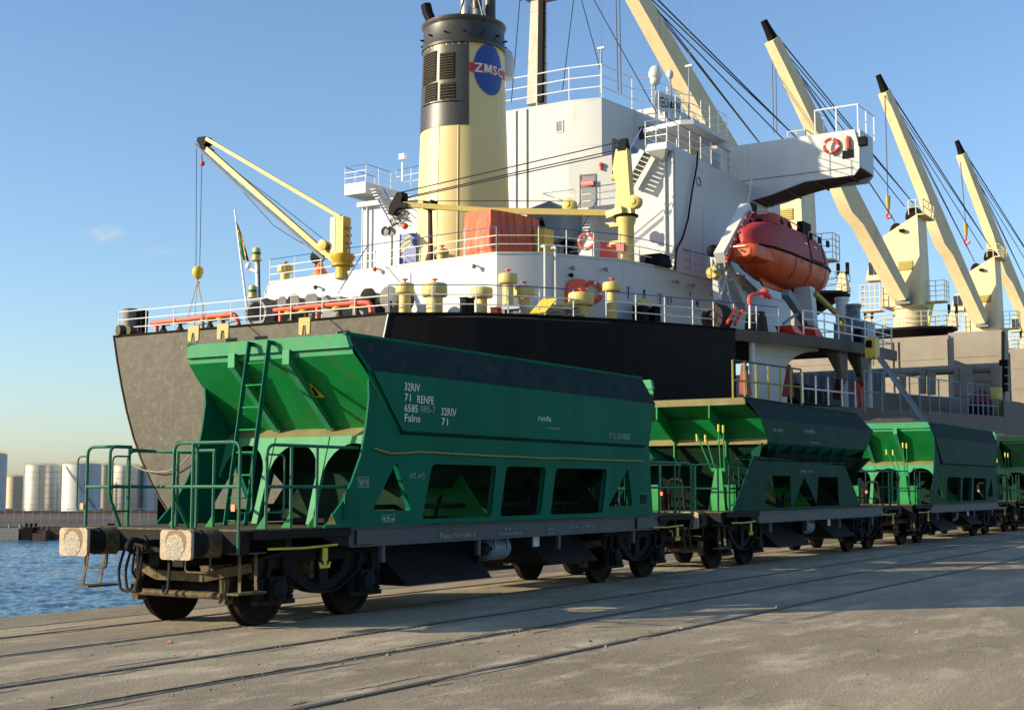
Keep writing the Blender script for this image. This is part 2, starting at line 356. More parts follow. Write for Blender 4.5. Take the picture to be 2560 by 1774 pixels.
tc = n.nodes.new('ShaderNodeTexCoord'); mp = n.nodes.new('ShaderNodeMapping'); mp.inputs['Rotation'].default_value = (0, 0, rad(-25)); mp.inputs['Scale'].default_value = (1.4, .55, 1)
n1 = n.nodes.new('ShaderNodeTexNoise'); n1.inputs['Scale'].default_value = .75; n1.inputs['Detail'].default_value = 9; n1.inputs['Roughness'].default_value = .6
bp = n.nodes.new('ShaderNodeBump'); bp.inputs['Strength'].default_value = 1.0; bp.inputs['Distance'].default_value = .25
n.links.new(tc.outputs['Object'], mp.inputs[0]); n.links.new(mp.outputs[0], n1.inputs['Vector']); n.links.new(n1.outputs[0], bp.inputs['Height']); n.links.new(bp.outputs[0], b.inputs['Normal'])
M['water'] = wm
MB().add([(-2500, QE-.5, WZ-.3), (4000, QE-.5, WZ-.3), (4000, 4000, WZ-.3), (-2500, 4000, WZ-.3)], [(0, 1, 2, 3)]).build('water', 'water', kind='structure', flat=True)
from mathutils import noise as mn
wb = MB(); NU, NZ = 150, 420; wv = []
for j in range(NZ+1):
    Zc = 15*(160/15)**(j/NZ)
    for i in range(NU+1):
        p = far(-420+i*6.4, Zc, 0)
        h = .16*mn.noise(Vector((p.x*.55+p.y*.2, p.y*.75-p.x*.1, 0)))+.10*mn.noise(Vector((p.x*1.5, p.y*1.9, 3)))+.05*mn.noise(Vector((p.x*3.6, p.y*4.2, 7)))
        wv.append((p.x, max(p.y, QE-.3), WZ+h*.85))
wb.v = [Vector(p) for p in wv]; wb.f = [(j*(NU+1)+i, j*(NU+1)+i+1, (j+1)*(NU+1)+i+1, (j+1)*(NU+1)+i) for j in range(NZ) for i in range(NU)]; wb.mi = [0]*len(wb.f)
wb.build('water', 'water', kind='structure', ang=180)
# pebbles and crumbs on the concrete
pm = MB(); rnd = random.Random(3)
for i in range(2600):
    x = rnd.uniform(6, 34); y = rnd.uniform(-4, 14.5) if i % 3 else rnd.choice([7.15, 8.67, 10.1, 11.87])+rnd.gauss(0, .13)
    if y > x*.95+2: continue
    s = rnd.uniform(.006, .02)*(1+1.1*(rnd.random() > .985)); a = rnd.uniform(0, 6.3)
    p = [Vector((x+math.cos(a+t)*s*q, y+math.sin(a+t)*s*q, 0)) for t, q in ((0, 1), (2, .8), (4, 1.1))]
    t = Vector((x, y, s*.9)); pm.add(p+[t], [(0, 1, 3), (1, 2, 3), (2, 0, 3)])
pm.build('pebbles', 'quayedge', kind='stuff', flat=True)
for i, (u, v, s) in enumerate(((425, 1606, .035), (1706, 1516, .035), (530, 1577, .05), (168, 1634, .02))):
    p = at('D', u/1.1116, v/1.1116, z=0)
    mb = MB(); mb.add([p+Vector((s, 0, .003)), p+Vector((0, s*1.2, .012)), p+Vector((-s*1.3, .2*s, .006)), p+Vector((0, -s, .016)), p+Vector((0, 0, .03))], [(0, 1, 4), (1, 2, 4), (2, 3, 4), (3, 0, 4)])
    if i < 2: mb.build('brick_fragment', 'lamp', flat=True, label=('orange brick fragment on the sunlit concrete between two rails', 'orange brick fragment on the shaded concrete below the train')[i], cat='fragment')

# sand and crumbled concrete lying along the rails
rnd = random.Random(21); sb = MB()
for i in range(260):
    x = rnd.uniform(5, 60); ry = rnd.choice([7.15, 8.67, 10.1, 11.87, 13.37, 7.15, 8.67, 10.1]); y = ry+rnd.choice((-1, 1))*rnd.uniform(.1, .26)
    lx = rnd.uniform(.15, .8); ly = rnd.uniform(.02, .07); n_ = 16
    sb.add([(x+lx*math.cos(2*PI*k/n_)*rnd.uniform(.35, 1.15), y+ly*math.sin(2*PI*k/n_)*rnd.uniform(.5, 1.2), .0045) for k in range(n_)]+[(x, y, .011)], [(k, (k+1) % n_, n_) for k in range(n_)])
M['sand'] = paint('crumbled sand', (.4, .345, .235), .95, .3, (.3, .25, .16), .4, 6, .6, 40, spec=.1)
sb.build('sand_drifts', 'sand', kind='stuff', flat=True)

# far shore
SZ = -2.2
sm = ground_mat('far shore', (.14, .115, .1), (.08, .065, .06), (.2, .17, .14))
p = [far(-1400, 139, SZ), far(1500, 139, SZ), far(1500, 1500, SZ), far(-1400, 1500, SZ)]
MB().prism([Vector((q.x, q.y, SZ)) for q in p], (0, 0, -3)).build('far_shore', sm, kind='structure')
def tank(u0, u1, Z, vtop, mat, label, num=None, stair=False, lamp=False):
    c = far((u0+u1)/2, Z, SZ); s = FPX/1.1116/Z; r = (u1-u0)/2/s*math.cos(math.atan(((u0+u1)/2-1151)/3058))
    H = (1096-vtop)/s+1.72-SZ; t = thing('storage_tank', label, 'storage tank', c, 'storage tanks on the far shore')
    b = MB(); b.cyl(c, c+Vector((0, 0, H)), r, n=40); b.build('shell', mat, t)
    b = MB()
    for k in range(1, 7): b.lathe(c+Vector((0, 0, H*k/7)), [(r+.005, -.03), (r+.03, 0), (r+.005, .03)], 40)
    b.build('hoop', mat, t)
    MB().lathe(c+Vector((0, 0, H)), [(r+.05, 0), (r*.6, .25), (.01, .38)], 32).build('roof', 'beige', t)
    ring = [c+Vector((math.cos(a*PI/12)*r, math.sin(a*PI/12)*r, H)) for a in range(25)]
    railing(ring, t, .42, 2, 1.2, .012, 'yellow')
    tocam = (CAM-c); tocam.z = 0; tocam.normalize(); ri = Vector((0, 0, 1)).cross(tocam)
    if stair:
        b = MB(); a0 = math.atan2(tocam.y, tocam.x)
        for k in range(24):
            a = a0-.95+k*.075; q = c+Vector((math.cos(a), math.sin(a), 0))*(r+.12)+Vector((0, 0, H*(1-(k+1)/26)))
            a2 = a+.075; q2 = c+Vector((math.cos(a2), math.sin(a2), 0))*(r+.12)+Vector((0, 0, H*(1-(k+2)/26)))
            b.bar(q, q2, .06, .12); b.bar(q+Vector((0, 0, .35)), q2+Vector((0, 0, .35)), .02, .02)
        b.build('stairway', 'grey', t)
    if num:
        q = c+tocam*(r+.06)+Vector((0, 0, H*.55))-ri*(-.0)
        vs, fs = text_geo(num, .75); b = MB()
        off = .0 if num == '21' else .35
        b.add([c+Vector((0, 0, H*.55+vv))+(tocam*math.cos((uu+off)/r)+ri*math.sin((uu+off)/r))*(r+.03) for uu, vv in vs], fs); b.build('number', 'black', t, flat=True)
        vs, fs = text_geo('◆', .5); 
        b = MB(); 
        for dx, dz, s2 in ((0, .28, 0), (0, -.0, 0)):
            pass
        dd = [(0, .22), (.22, 0), (0, -.22), (-.22, 0)]
        b.add([c+Vector((0, 0, H*.38+vv))+(tocam*math.cos((uu+off+.5)/r)+ri*math.sin((uu+off+.5)/r))*(r+.03) for uu, vv in dd], [(0, 1, 2, 3)]); b.build('hazard_sign', 'letterred', t, flat=True)
    b = MB(); q = c+ri*(-r*.2)+tocam*(r+.1); b.tube([q, q+Vector((0, 0, H))], .04, 5); b.build('pipe', 'grey', t)
    return t
tank(-42, 20, 205, 1022, 'white', 'white storage tank numbered 21 at the edge of the far shore', '21')
tank(18, 60, 260, 1072, 'beige', 'small beige storage tank between the white and the bare metal tank')
tank(57, 144, 230, 1047, 'chrome', 'bare metal storage tank with golden sun glints')
tank(144, 232, 222, 1044, 'white', 'white storage tank numbered 06 with a stairway winding round it', '06', True)
tank(222, 262, 262, 1046, 'beige', 'beige storage tank standing behind white tank 06')
tank(255, 326, 236, 1048, 'chrome', 'shaded metal storage tank just left of the ship stern')
tank(320, 405, 238, 1052, 'white', 'pale storage tank partly behind the ship stern')
tank(-140, -60, 240, 1040, 'white', 'white storage tank outside the left edge')
fp = [far(u, 150, SZ) for u in range(-160, 420, 20)]
fe = thing('shore_fence', 'white post fence running along the far shore in front of the tanks', 'fence', fp[0])
railing(fp, fe, 1.6, 3, 1.7, .03, 'grey')
b = MB()
for u0, u1, z0, z1, Z in ((-200, 120, -1.15, -.75, 158), (90, 420, -1.2, -.85, 160)):
    a, c2 = far(u0, Z, z0), far(u1, Z, z0); b.bar(a, c2, .6, z1-z0)
b.build('shore_pipeline', 'brown', kind=None, label='rusty red pipeline running along the shore below the storage tanks', cat='pipeline')
for k, (u, wd, h, ml, lab, nm) in enumerate(((30, 60, .9, 'grey', 'low grey mooring pontoon on the far waterline', 'pontoon'), (78, 26, 1.0, 'black', 'black rubber fender block on the far shore edge', 'fender_block'),
        (105, 30, .7, 'brown', 'brown moored work skiff beside the black fender block', 'work_skiff'), (256, 12, 1.0, 'under', 'dark bollard box on the far shore edge below the tanks', 'bollard_box'))):
    a = far(u-wd/2, 137.5, WZ); c2 = far(u+wd/2, 137.5, WZ); b = MB()
    d = (c2-a).normalized(); nrm = Vector((-d.y, d.x, 0))
    for q0, q1, zz0, zz1, w2 in ((0, 1, 0, h, 1.2), (.05, .95, h, h+.25, .9)):
        A = a.lerp(c2, q0); B = a.lerp(c2, q1)
        b.hexa([A-nrm*w2+Vector((0, 0, zz0)), B-nrm*w2+Vector((0, 0, zz0)), B+nrm*w2+Vector((0, 0, zz0)), A+nrm*w2+Vector((0, 0, zz0)), A-nrm*w2+Vector((0, 0, zz1)), B-nrm*w2+Vector((0, 0, zz1)), B+nrm*w2+Vector((0, 0, zz1)), A+nrm*w2+Vector((0, 0, zz1))])
    for q in (.1, .5, .9): P = a.lerp(c2, q); b.cyl(P+Vector((0, 0, h+.2)), P+Vector((0, 0, h+.65)), .1, .16, 8)
    b.build(nm, ml, label=lab, cat=nm.replace('_', ' '))
for (u, v, w2) in ():
    pass
# ------------------------------------------------------------------ wagons
YC = 12.62
def fit(txt, k, u0, v0, u1, v1, parent, mat='letter', dy=0, name='lettering', yy=None, bold=0.0):
    """lettering between sight lines: u0,v0 = baseline left, u1 = right end, v1 = top of capitals"""
    a = at(k, u0, v0, y=yy); b = at(k, u1, v0+dy, y=yy); t = at(k, u0, v1, y=yy)
    vs, fs = text_geo(txt, 1.0, 1.0, bold); w0 = max(p[0] for p in vs); hh = .72
    sx = (b.x-a.x)/w0; sz = (t.z-a.z)/hh
    return MB().add([(a.x+p[0]*sx, yy, a.z+p[1]*sz+(b.z-a.z)*0) for p in vs], fs).build(name, mat, parent, flat=True)
def frame_mark(x0, x1, z0, z1, y, parent, mat='letterdim', t=.006, name='marking_frame'):
    b = MB()
    for q in ((x0, x1, z0, z0+t), (x0, x1, z1-t, z1), (x0, x0+t, z0, z1), (x1-t, x1, z0, z1)): b.box(q[0], q[1], y-.001, y+.003, q[2], q[3])
    return b.build(name, mat, parent, flat=True)

def bogie(root, bx, detail=True):
    O = Vector((bx, YC, 0)); bg_ = MB()
    bg_.box(bx-.18, bx+.18, YC-1.0, YC+1.0, .55, .85)
    bg_.m = 0; B = bg_.build('bogie', 'dust' if detail else 'under', root)
    for pa_, pb2 in (((bx-1.25, YC-1.0, .74), (bx-1.45, YC-.4, .62)), ((bx-1.45, YC-.4, .62), (bx-1.45, YC+.4, .62)), ((bx-1.45, YC+.4, .62), (bx-1.25, YC+1.0, .74)), ((bx+1.25, YC-1.0, .72), (bx+1.25, YC+1.0, .72))): MB().bar(pa_, pb2, .09, .12).build('end_beam', 'dust' if detail else 'under', B)
    b = MB(); b.cyl((bx-1.5, YC-.75, .4), (bx-1.5, YC+.75, .4), .045, n=8); b.box(bx-1.52, bx-1.38, YC-.8, YC-.7, .3, .6); b.box(bx-1.52, bx-1.38, YC+.7, YC+.8, .3, .6)
    b.build('brake_beam', 'dust', B)
    outer = [(-1.28, .6), (-1.25, .84), (-.72, .93), (.72, .93), (1.25, .84), (1.28, .6), (1.14, .6), (1.1, .7), (.78, .72), (.62, .6), (.3, .42), (.1, .385), (-.1, .385), (-.3, .42), (-.62, .6), (-.78, .72), (-1.1, .7), (-1.14, .6)]
    hole = [(-.52, .78), (.52, .78), (.42, .64), (.22, .52), (0, .48), (-.22, .52), (-.42, .64)]
    for sg in (-1, 1):
        y = YC+sg*.97
        b = MB(); b.prism([(bx+x, y, z) for x, z in outer], (0, sg*.07, 0), [[(bx+x, y, z) for x, z in hole]])
        pts = [(-.78, .7), (-.62, .585), (-.3, .405), (-.1, .37), (.1, .37), (.3, .405), (.62, .585), (.78, .7)]
        for (xa, za), (xb, zb) in zip(pts, pts[1:]): b.bar((bx+xa, y+sg*.06, za), (bx+xb, y+sg*.06, zb), .16, .025)
        for (xa, za), (xb, zb) in zip([(-1.25, .84), (-.72, .93), (.72, .93)], [(-.72, .93), (.72, .93), (1.25, .84)]): b.bar((bx+xa, y+sg*.06, za), (bx+xb, y+sg*.06, zb), .16, .025)
        b.box(bx-.09, bx+.09, y, y+sg*.12, .48, .9)
        b.build('side_frame', 'under', B)
        for ax in (-.9, .9):
            b = MB(); X = bx+ax
            b.box(X-.15, X+.15, y-sg*.05, y+sg*.14, .32, .62); b.lathe((X, y+sg*.13, .46), [(.13, 0), (.13, .05), (.09, .075), (.0, .08)], 14, (0, sg, 0))
            b.box(X-.34, X+.34, y-sg*.02, y+sg*.12, .27, .33)
            b.bar((X-.17, y+sg*.1, .6), (X-.12, y+sg*.1, .84), .05, .07); b.bar((X+.17, y+sg*.1, .6), (X+.12, y+sg*.1, .84), .05, .07)
            b.build('axle_box', 'under', B)
            for sx in (-.27, .27):
                MB().lathe((X+sx, y+sg*.05, .33), [(.085 if k % 2 else .06, .028*k) for k in range(11)], 10).build('coil_spring', 'under', B)
    for ax in (-.9, .9):
        X = bx+ax
        MB().cyl((X, YC-.95, .46), (X, YC+.95, .46), .075, n=10).build('axle', 'under', B)
        for sg in (-1, 1):
            b = MB(); b.lathe((X, YC, .46), [(.05, .69), (.30, .70), (.40, .68), (.492, .68), (.492, .71), (.462, .72), (.458, .815), (.40, .815), (.385, .79), (.24, .77), (.15, .79), (.14, .84), (.0, .84)], 30, (0, sg, 0))
            b.build('wheel', 'wheel', B)
        for sg in (-1, 1):
            MB().prism([(X-.5, YC+sg*.7, .35), (X-.46, YC+sg*.7, .62), (X-.53, YC+sg*.7, .62), (X-.57, YC+sg*.7, .35)], (0, sg*.1, 0)).build('brake_block', 'wheel', B)
    return B

def buffer(root, fx, y, s, n_seed):
    """s = -1 faces -x"""
    hw, hh, r = .25, .172, .045; pts = []
    for cx_, cz, a0 in ((hw-r, hh-r, 0), (-hw+r, hh-r, 90), (-hw+r, -hh+r, 180), (hw-r, -hh+r, 270)):
        for k in range(4): a = rad(a0+k*30); pts.append((cx_+r*math.cos(a), cz+r*math.sin(a)))
    z = 1.055; b = MB(); b.prism([(fx, y+q, z+p) for q, p in pts], (-s*.045, 0, 0)); B = b.build('buffer', 'buffer', root)
    rnd = random.Random(n_seed)
    b = MB(); N = 26; r0 = [(.142+.012*math.sin(i*3.1+n_seed)+rnd.uniform(-.006, .006))*(1.0 if math.sin(i*2*PI/N) < 0 else .95) for i in range(N)]
    P = lambda f, dx: [(fx+s*dx, y+.012+1.12*f*r0[i]*math.cos(2*PI*i/N), z-.02+1.12*f*r0[i]*math.sin(2*PI*i/N)) for i in range(N)]
    b.loft([P(1, -.001), P(.96, .006), P(.7, .010), P(.35, .0085), P(.02, .0085)]); b.build('grease_pad', 'grease', B)
    b = MB(); st = [(.18*math.cos(a)*(1.0), .16*math.sin(a)+.02) for a in [2*PI*i/22 for i in range(22)]]
    b.prism([(fx+s*.0, y+q*.95, min(z+p+.01, z+hh-.004)) for q, p in st], (s*.003, 0, 0)); b.build('stain', 'stain', B)
    b = MB(); x1 = fx-s*.045
    b.lathe((x1, y, z), [(.15, 0), (.155, .05), (.15, .27), (.165, .275), (.17, .42)], 20, (-s, 0, 0)); b.build('plunger', 'under', B)
    b = MB(); x2 = fx-s*.57
    ringa = [(x1-s*.33, y+.19*math.cos(a), z+.165*math.sin(a)) for a in [2*PI*(i+.5)/16 for i in range(16)]]
    sq = lambda a: max(abs(math.cos(a)), abs(math.sin(a)))
    ringb = [(x2, y+.205*math.cos(a)/sq(a), z+.17*math.sin(a)/sq(a)) for a in [2*PI*(i+.5)/16 for i in range(16)]]
    b.loft([ringa, ringb]); b.build('buffer_casing', 'dust', B)
    return B

def underframe(root, cx, near=True, detail=True):
    xa, xb = cx-6.42, cx+6.42
    for x, s in ((xa, -1), (xb, 1)):
        b = MB(); b.box(x, x-s*.14, YC-1.38, YC+1.38, .93, 1.195)
        b.build('headstock', 'under', root)
        for k, sg in enumerate((-1, 1)): buffer(root, x+s*.56, YC+sg*.875, s, 3+k)
        b = MB(); b.lathe((x+s*.0, YC, 1.04), [(.05, 0), (.05, .22), (.11, .24), (.11, .27)], 10, (s, 0, 0)); b.tube(bend([(x+s*.2, YC, 1.06), (x+s*.42, YC, 1.1), (x+s*.5, YC, 1.0), (x+s*.4, YC, .95)], .08), .035, 8); b.build('draw_hook', 'under', root)
        b = MB()
        for dy in (-.07, .07): b.tube(bend([(x+s*.3, YC+dy, 1.02), (x+s*.34, YC+dy, .7), (x+s*.3, YC+dy*.4, .62), (x+s*.26, YC-dy*.2, .6)], .05), .018, 6)
        b.tube([(x+s*.3, YC, .99), (x+s*.3, YC, .68)], .03, 8); b.lathe((x+s*.3, YC, .45), [(.0, 0), (.05, .02), (.055, .1), (.02, .16), (.02, .22)], 10); b.build('screw_coupling', 'under', root)
        for dy, q in ((.33, 1), (-.32, -1), (.45, 1)):
            b = MB(); b.tube(bend([(x+s*.02, YC+dy, .98), (x+s*.12, YC+dy, .96), (x+s*.16, YC+dy+q*.06, .7), (x+s*.15, YC+dy+q*.02, .46), (x+s*.1, YC+dy-q*.1, .44), (x+s*.08, YC+dy-q*.12, .54)], .12, 6), .018, 8); b.cyl((x+s*.02, YC+dy, .98), (x+s*.02, YC+dy, 1.06), .04, n=8)
            b.build('brake_hose', 'rubber', root)
        for sg in (-1, 1):
            y = YC+sg*.875
            MB().tube(bend([(x+s*.18, y-.19, .9), (x+s*.2, y-.2, .72), (x+s*.2, y+.2, .72), (x+s*.18, y+.2, .9)], .06), .012, 6).build('shunter_grip', 'dust', root)
            yy = YC+sg*1.3; b = MB()
            for dx in (0, .28):
                b.bar((x-s*(.06+dx), yy, .95), (x-s*(.02+dx), yy+sg*.05, .48), .045, .012, (1, 0, 0))
            b.box(min(x-s*.46, x+s*.04), max(x-s*.46, x+s*.04), yy-.02*sg-.1, yy+.02*sg+.12, .455, .48)
            b.box(min(x-s*.46, x+s*.04), max(x-s*.46, x+s*.04), yy-.06, yy+.1, .93, .945)
            b.build('step', 'dust', root)
    for sg in (-1, 1):
        y = YC+sg*1.40; b = MB()
        x0, x1 = cx-4.45, cx+4.75
        b.box(x0, x1, y-.02, y+.02, .945, 1.2); b.box(x0, x1, y-sg*.0, y-sg*.09, 1.18, 1.2)
        b.box(x0, x1, min(y+sg*.0, y+sg*.05), max(y+sg*.0, y+sg*.05), 1.175, 1.2); b.box(x0, x1, min(y, y+sg*.05), max(y, y+sg*.05), .945, .965)
        b.build('side_sill', 'sill', root)
        for ex, s in ((cx-4.45, -1), (cx+4.75, 1)):
            xe = xa+.14 if s < 0 else xb-.14; b = MB()
            b.box(min(ex, xe), max(ex, xe), y-.06, y+.02, 1.10, 1.195)
            b.prism([(ex, y-.015, .95), (ex, y-.015, 1.1), (ex+s*.55, y-.015, 1.1), (ex+s*.3, y-.015, 1.0)], (0, .03, 0))
            b.build('sill_end', 'under', root)
        # bogie-side bracket
        for q in (-3.75, -1.4, 1.0, 3.7):
            MB().box(cx+q, cx+q+.07, y-.03, y+.03, .72, .945).build('bracket', 'sill', root)
        for q in ((-5.5, 1), (5.0, 1)):
            b = MB(); X = cx+q[0]; b.tube([(X-.55, y+sg*.07, .985), (X+.1, y+sg*.075, .975), (X+.75, y+sg*.07, .995)], .016, 6); b.build('yellow_rod', 'yellow', root)
            b = MB(); X += .52; b.box(X-.045, X+.045, y+sg*.06-.01, y+sg*.06+.01, .8, .96); b.box(X-.025, X+.025, y+sg*.06-.01, y+sg*.06+.01, .74, .8)
            hk = [(X-.11, .79), (X-.09, .71), (X+.09, .71), (X+.11, .79), (X+.08, .77), (X+.05, .745), (X-.05, .745), (X-.08, .77)]
            b.prism([(p, y+sg*.06-.01, z) for p, z in hk], (0, .02, 0)); b.build('yellow_handle', 'yellow', root)
    MB().box(xa, cx-4.3, YC-1.42, YC+1.42, 1.2, 1.222).build('platform', 'dust', root); MB().box(cx+4.1, xb, YC-1.42, YC+1.42, 1.2, 1.222).build('platform', 'dust', root)
    b = MB(); b.box(xa+.14, xb-.14, YC-.3, YC-.12, .75, 1.17); b.box(xa+.14, xb-.14, YC+.12, YC+.3, .75, 1.17)
    for q in (-5.6, -4.45, -2.9, -1.2, .6, 2.9, 4.7, 5.6): b.box(cx+q, cx+q+.1, YC-1.36, YC+1.36, .97, 1.15)
    b.build('centre_sill', 'under', root)
    for q, sg in ((-4.55, -1), (4.55, 1)): bogie(root, cx+q, detail)

def chutes(root, cx):
    for q0, q1, zb in ((-3.05, -.9, .36), (.85, 2.5, .47)):
        b = MB(); x0, x1 = cx+q0, cx+q1
        for sg in (-1, 1):
            y0 = YC+sg*.55; y1 = YC+sg*1.32
            b.prism([(x0-.2, y0, 1.15), (x1+.15, y0, 1.15), (x1, y1, zb), (x0, y1, zb)], (0, sg*.03, .0))
            b.prism([(x0-.2, y0, 1.15), (x0, y1, zb), (x0, y0-sg*.3, zb)], (.03, 0, 0)); b.prism([(x1+.15, y0, 1.15), (x1, y1, zb), (x1, y0-sg*.3, zb)], (.03, 0, 0))
        b.box(x0, x1, YC-1.3, YC+1.3, zb+.02, zb+.08)
        b.build('discharge_chute', 'under', root)
    b = MB(); b.lathe((cx-.62, YC-.95, .78), [(.0, 0), (.14, .03), (.19, .08), (.19, .62), (.14, .68), (.0, .7)], 18, (1, 0, 0)); b.box(cx-.5, cx-.46, YC-1.15, YC-.75, .75, 1.0); b.box(cx-.14, cx-.1, YC-1.15, YC-.75, .75, 1.0); b.build('air_reservoir', 'bluegrey', root)
    b = MB(); b.lathe((cx-.95, YC-1.15, .78), [(.06, 0), (.1, .03), (.1, .16), (.03, .18), (.03, .34)], 12, (1, 0, 0)); b.box(cx-1.05, cx-.98, YC-1.2, YC-1.0, .6, 1.0); b.build('brake_cylinder', 'under', root)
    b = MB(); b.box(cx+.32, cx+.5, YC-1.36, YC-1.34, .78, .95); b.build('data_plate', 'white', root)

def railbit(root, pts, r=.021, mat='green', name='handrail', rr=.1):
    mat = 'greenrail' if mat == 'green' else mat
    return MB().tube(bend(pts, rr), r, 7).build(name, mat, root)

def end_a(root, cx, s, mat='green', ladder=True):
    """sloping end with top beam, ribs, portal frame; s=-1 is the end facing -x"""
    X = lambda q: cx+s*q
    W = 1.44
    b = MB()    # top beam
    b.prism([(X(4.58), YC-1.42, 3.73), (X(4.56), YC-1.47, 3.56), (X(4.56), YC+1.47, 3.56), (X(4.58), YC+1.42, 3.73)], (-s*.09, 0, 0)); b.prism([(X(4.56), YC-1.47, 3.56), (X(4.47), YC-1.47, 3.54), (X(4.47), YC+1.47, 3.54), (X(4.56), YC+1.47, 3.56)], (0, 0, -.012))
    b.build('top_beam', 'greenlight' if mat == 'green' else mat, root)
    b = MB(); b.prism([(X(4.50), YC-1.46, 3.55), (X(4.50), YC+1.46, 3.55), (X(4.485), YC+1.49, 3.46), (X(4.485), YC-1.49, 3.46)], (-s*.012, 0, 0)); b.build('end_strip', 'greenlight' if mat == 'green' else mat, root)
    b = MB(); b.prism([(X(4.49), YC-1.49, 3.465), (X(4.49), YC+1.49, 3.465), (X(4.28), YC+1.515, 3.26), (X(3.55), YC+1.50, 2.54), (X(3.55), YC-1.50, 2.54), (X(4.28), YC-1.515, 3.26)], (-s*.012, 0, .012)); b.build('end_slope_sheet', mat, root)
    b = MB(); b.prism([(X(3.555), YC-1.49, 2.545), (X(3.555), YC+1.49, 2.545), (X(3.70), YC+1.49, 2.43), (X(3.70), YC-1.49, 2.43)], (-s*.01, 0, -.012)); b.m = 0
    b.build('end_ledge', 'olive', root)
    for y in (YC-.41, YC+.58):     # ribs
        b = MB(); b.prism([(X(4.58), y-.025, 3.57), (X(4.58), y-.025, 3.38), (X(3.64), y-.025, 2.53), (X(3.56), y-.025, 2.56), (X(4.48), y-.025, 3.46), (X(4.5), y-.025, 3.55)], (0, .05, 0)); b.prism([(X(4.59), y-.06, 3.57), (X(4.59), y-.06, 3.37), (X(4.59), y+.06, 3.37), (X(4.59), y+.06, 3.57)], (-s*.012, 0, 0)); 
        b.bar((X(4.585), y, 3.38), (X(3.64), y, 2.52), .1, .012, (1, 0, .6)); b.build('rib', 'greenlight' if mat == 'green' else mat, root)
    # portal: arches on slanting legs
    def pp(y, t): return (X(3.72+.36*t), y, 2.43-1.21*t)      # t 0 top .. 1 deck
    b = MB(); legs = [YC-1.46, YC-.43, YC+.56, YC+1.46]
    for y in legs[1:3]: b.prism([pp(y-.05, 0), pp(y+.05, 0), pp(y+.05, 1), pp(y-.05, 1)], (s*.012, 0, 0)); b.prism([pp(y-.006, 0), pp(y-.006, 1), tuple(Vector(pp(y-.006, 1))-Vector((s*.1, 0, 0))), tuple(Vector(pp(y-.006, 0))-Vector((s*.1, 0, 0)))], (0, .012, 0))
    for ya, yb in zip(legs, legs[1:]):
        ar = [pp(ya+.0, 0), pp(yb, 0)]; n2 = 12; ww = (yb-ya)/2-.05; c = (ya+yb)/2
        arc = [pp(c+ww*math.cos(PI*k/n2), .085+.38*(1-math.sin(PI*k/n2))) for k in range(n2+1)]
        b.prism([pp(ya, 0), pp(ya, .46)]+arc[::-1]+[pp(yb, .46), pp(yb, 0)], (-s*.012, 0, 0))
    b.build('end_portal', 'greenlight' if mat == 'green' else mat, root)
    # hopper belly seen behind the portal
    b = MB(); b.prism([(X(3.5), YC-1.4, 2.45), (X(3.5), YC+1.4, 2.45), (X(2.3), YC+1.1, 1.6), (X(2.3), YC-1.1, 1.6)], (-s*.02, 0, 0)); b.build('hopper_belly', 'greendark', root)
    if ladder:
        b = MB(); y0, y1 = YC-.18, YC+.18; T = lambda t: (X(4.66+.4*t), 3.70-2.48*t)
        for y in (y0, y1):
            x0, z0 = T(0); x1, z1 = T(1); b.bar((x0, y, z0), (x1, y, z1), .016, .075, (1, 0, 0))
            b.box(min(x0, x0-s*.1), max(x0, x0-s*.1), y-.008, y+.008, z0-.06, z0+.0)
        b.build('ladder_stile', 'greenside', root)
        for k in range(8):
            x, z = T((k+1)*.122); MB().cyl((x, y0, z), (x, y1, z), .013, n=6).build('ladder_rung', mat, root)

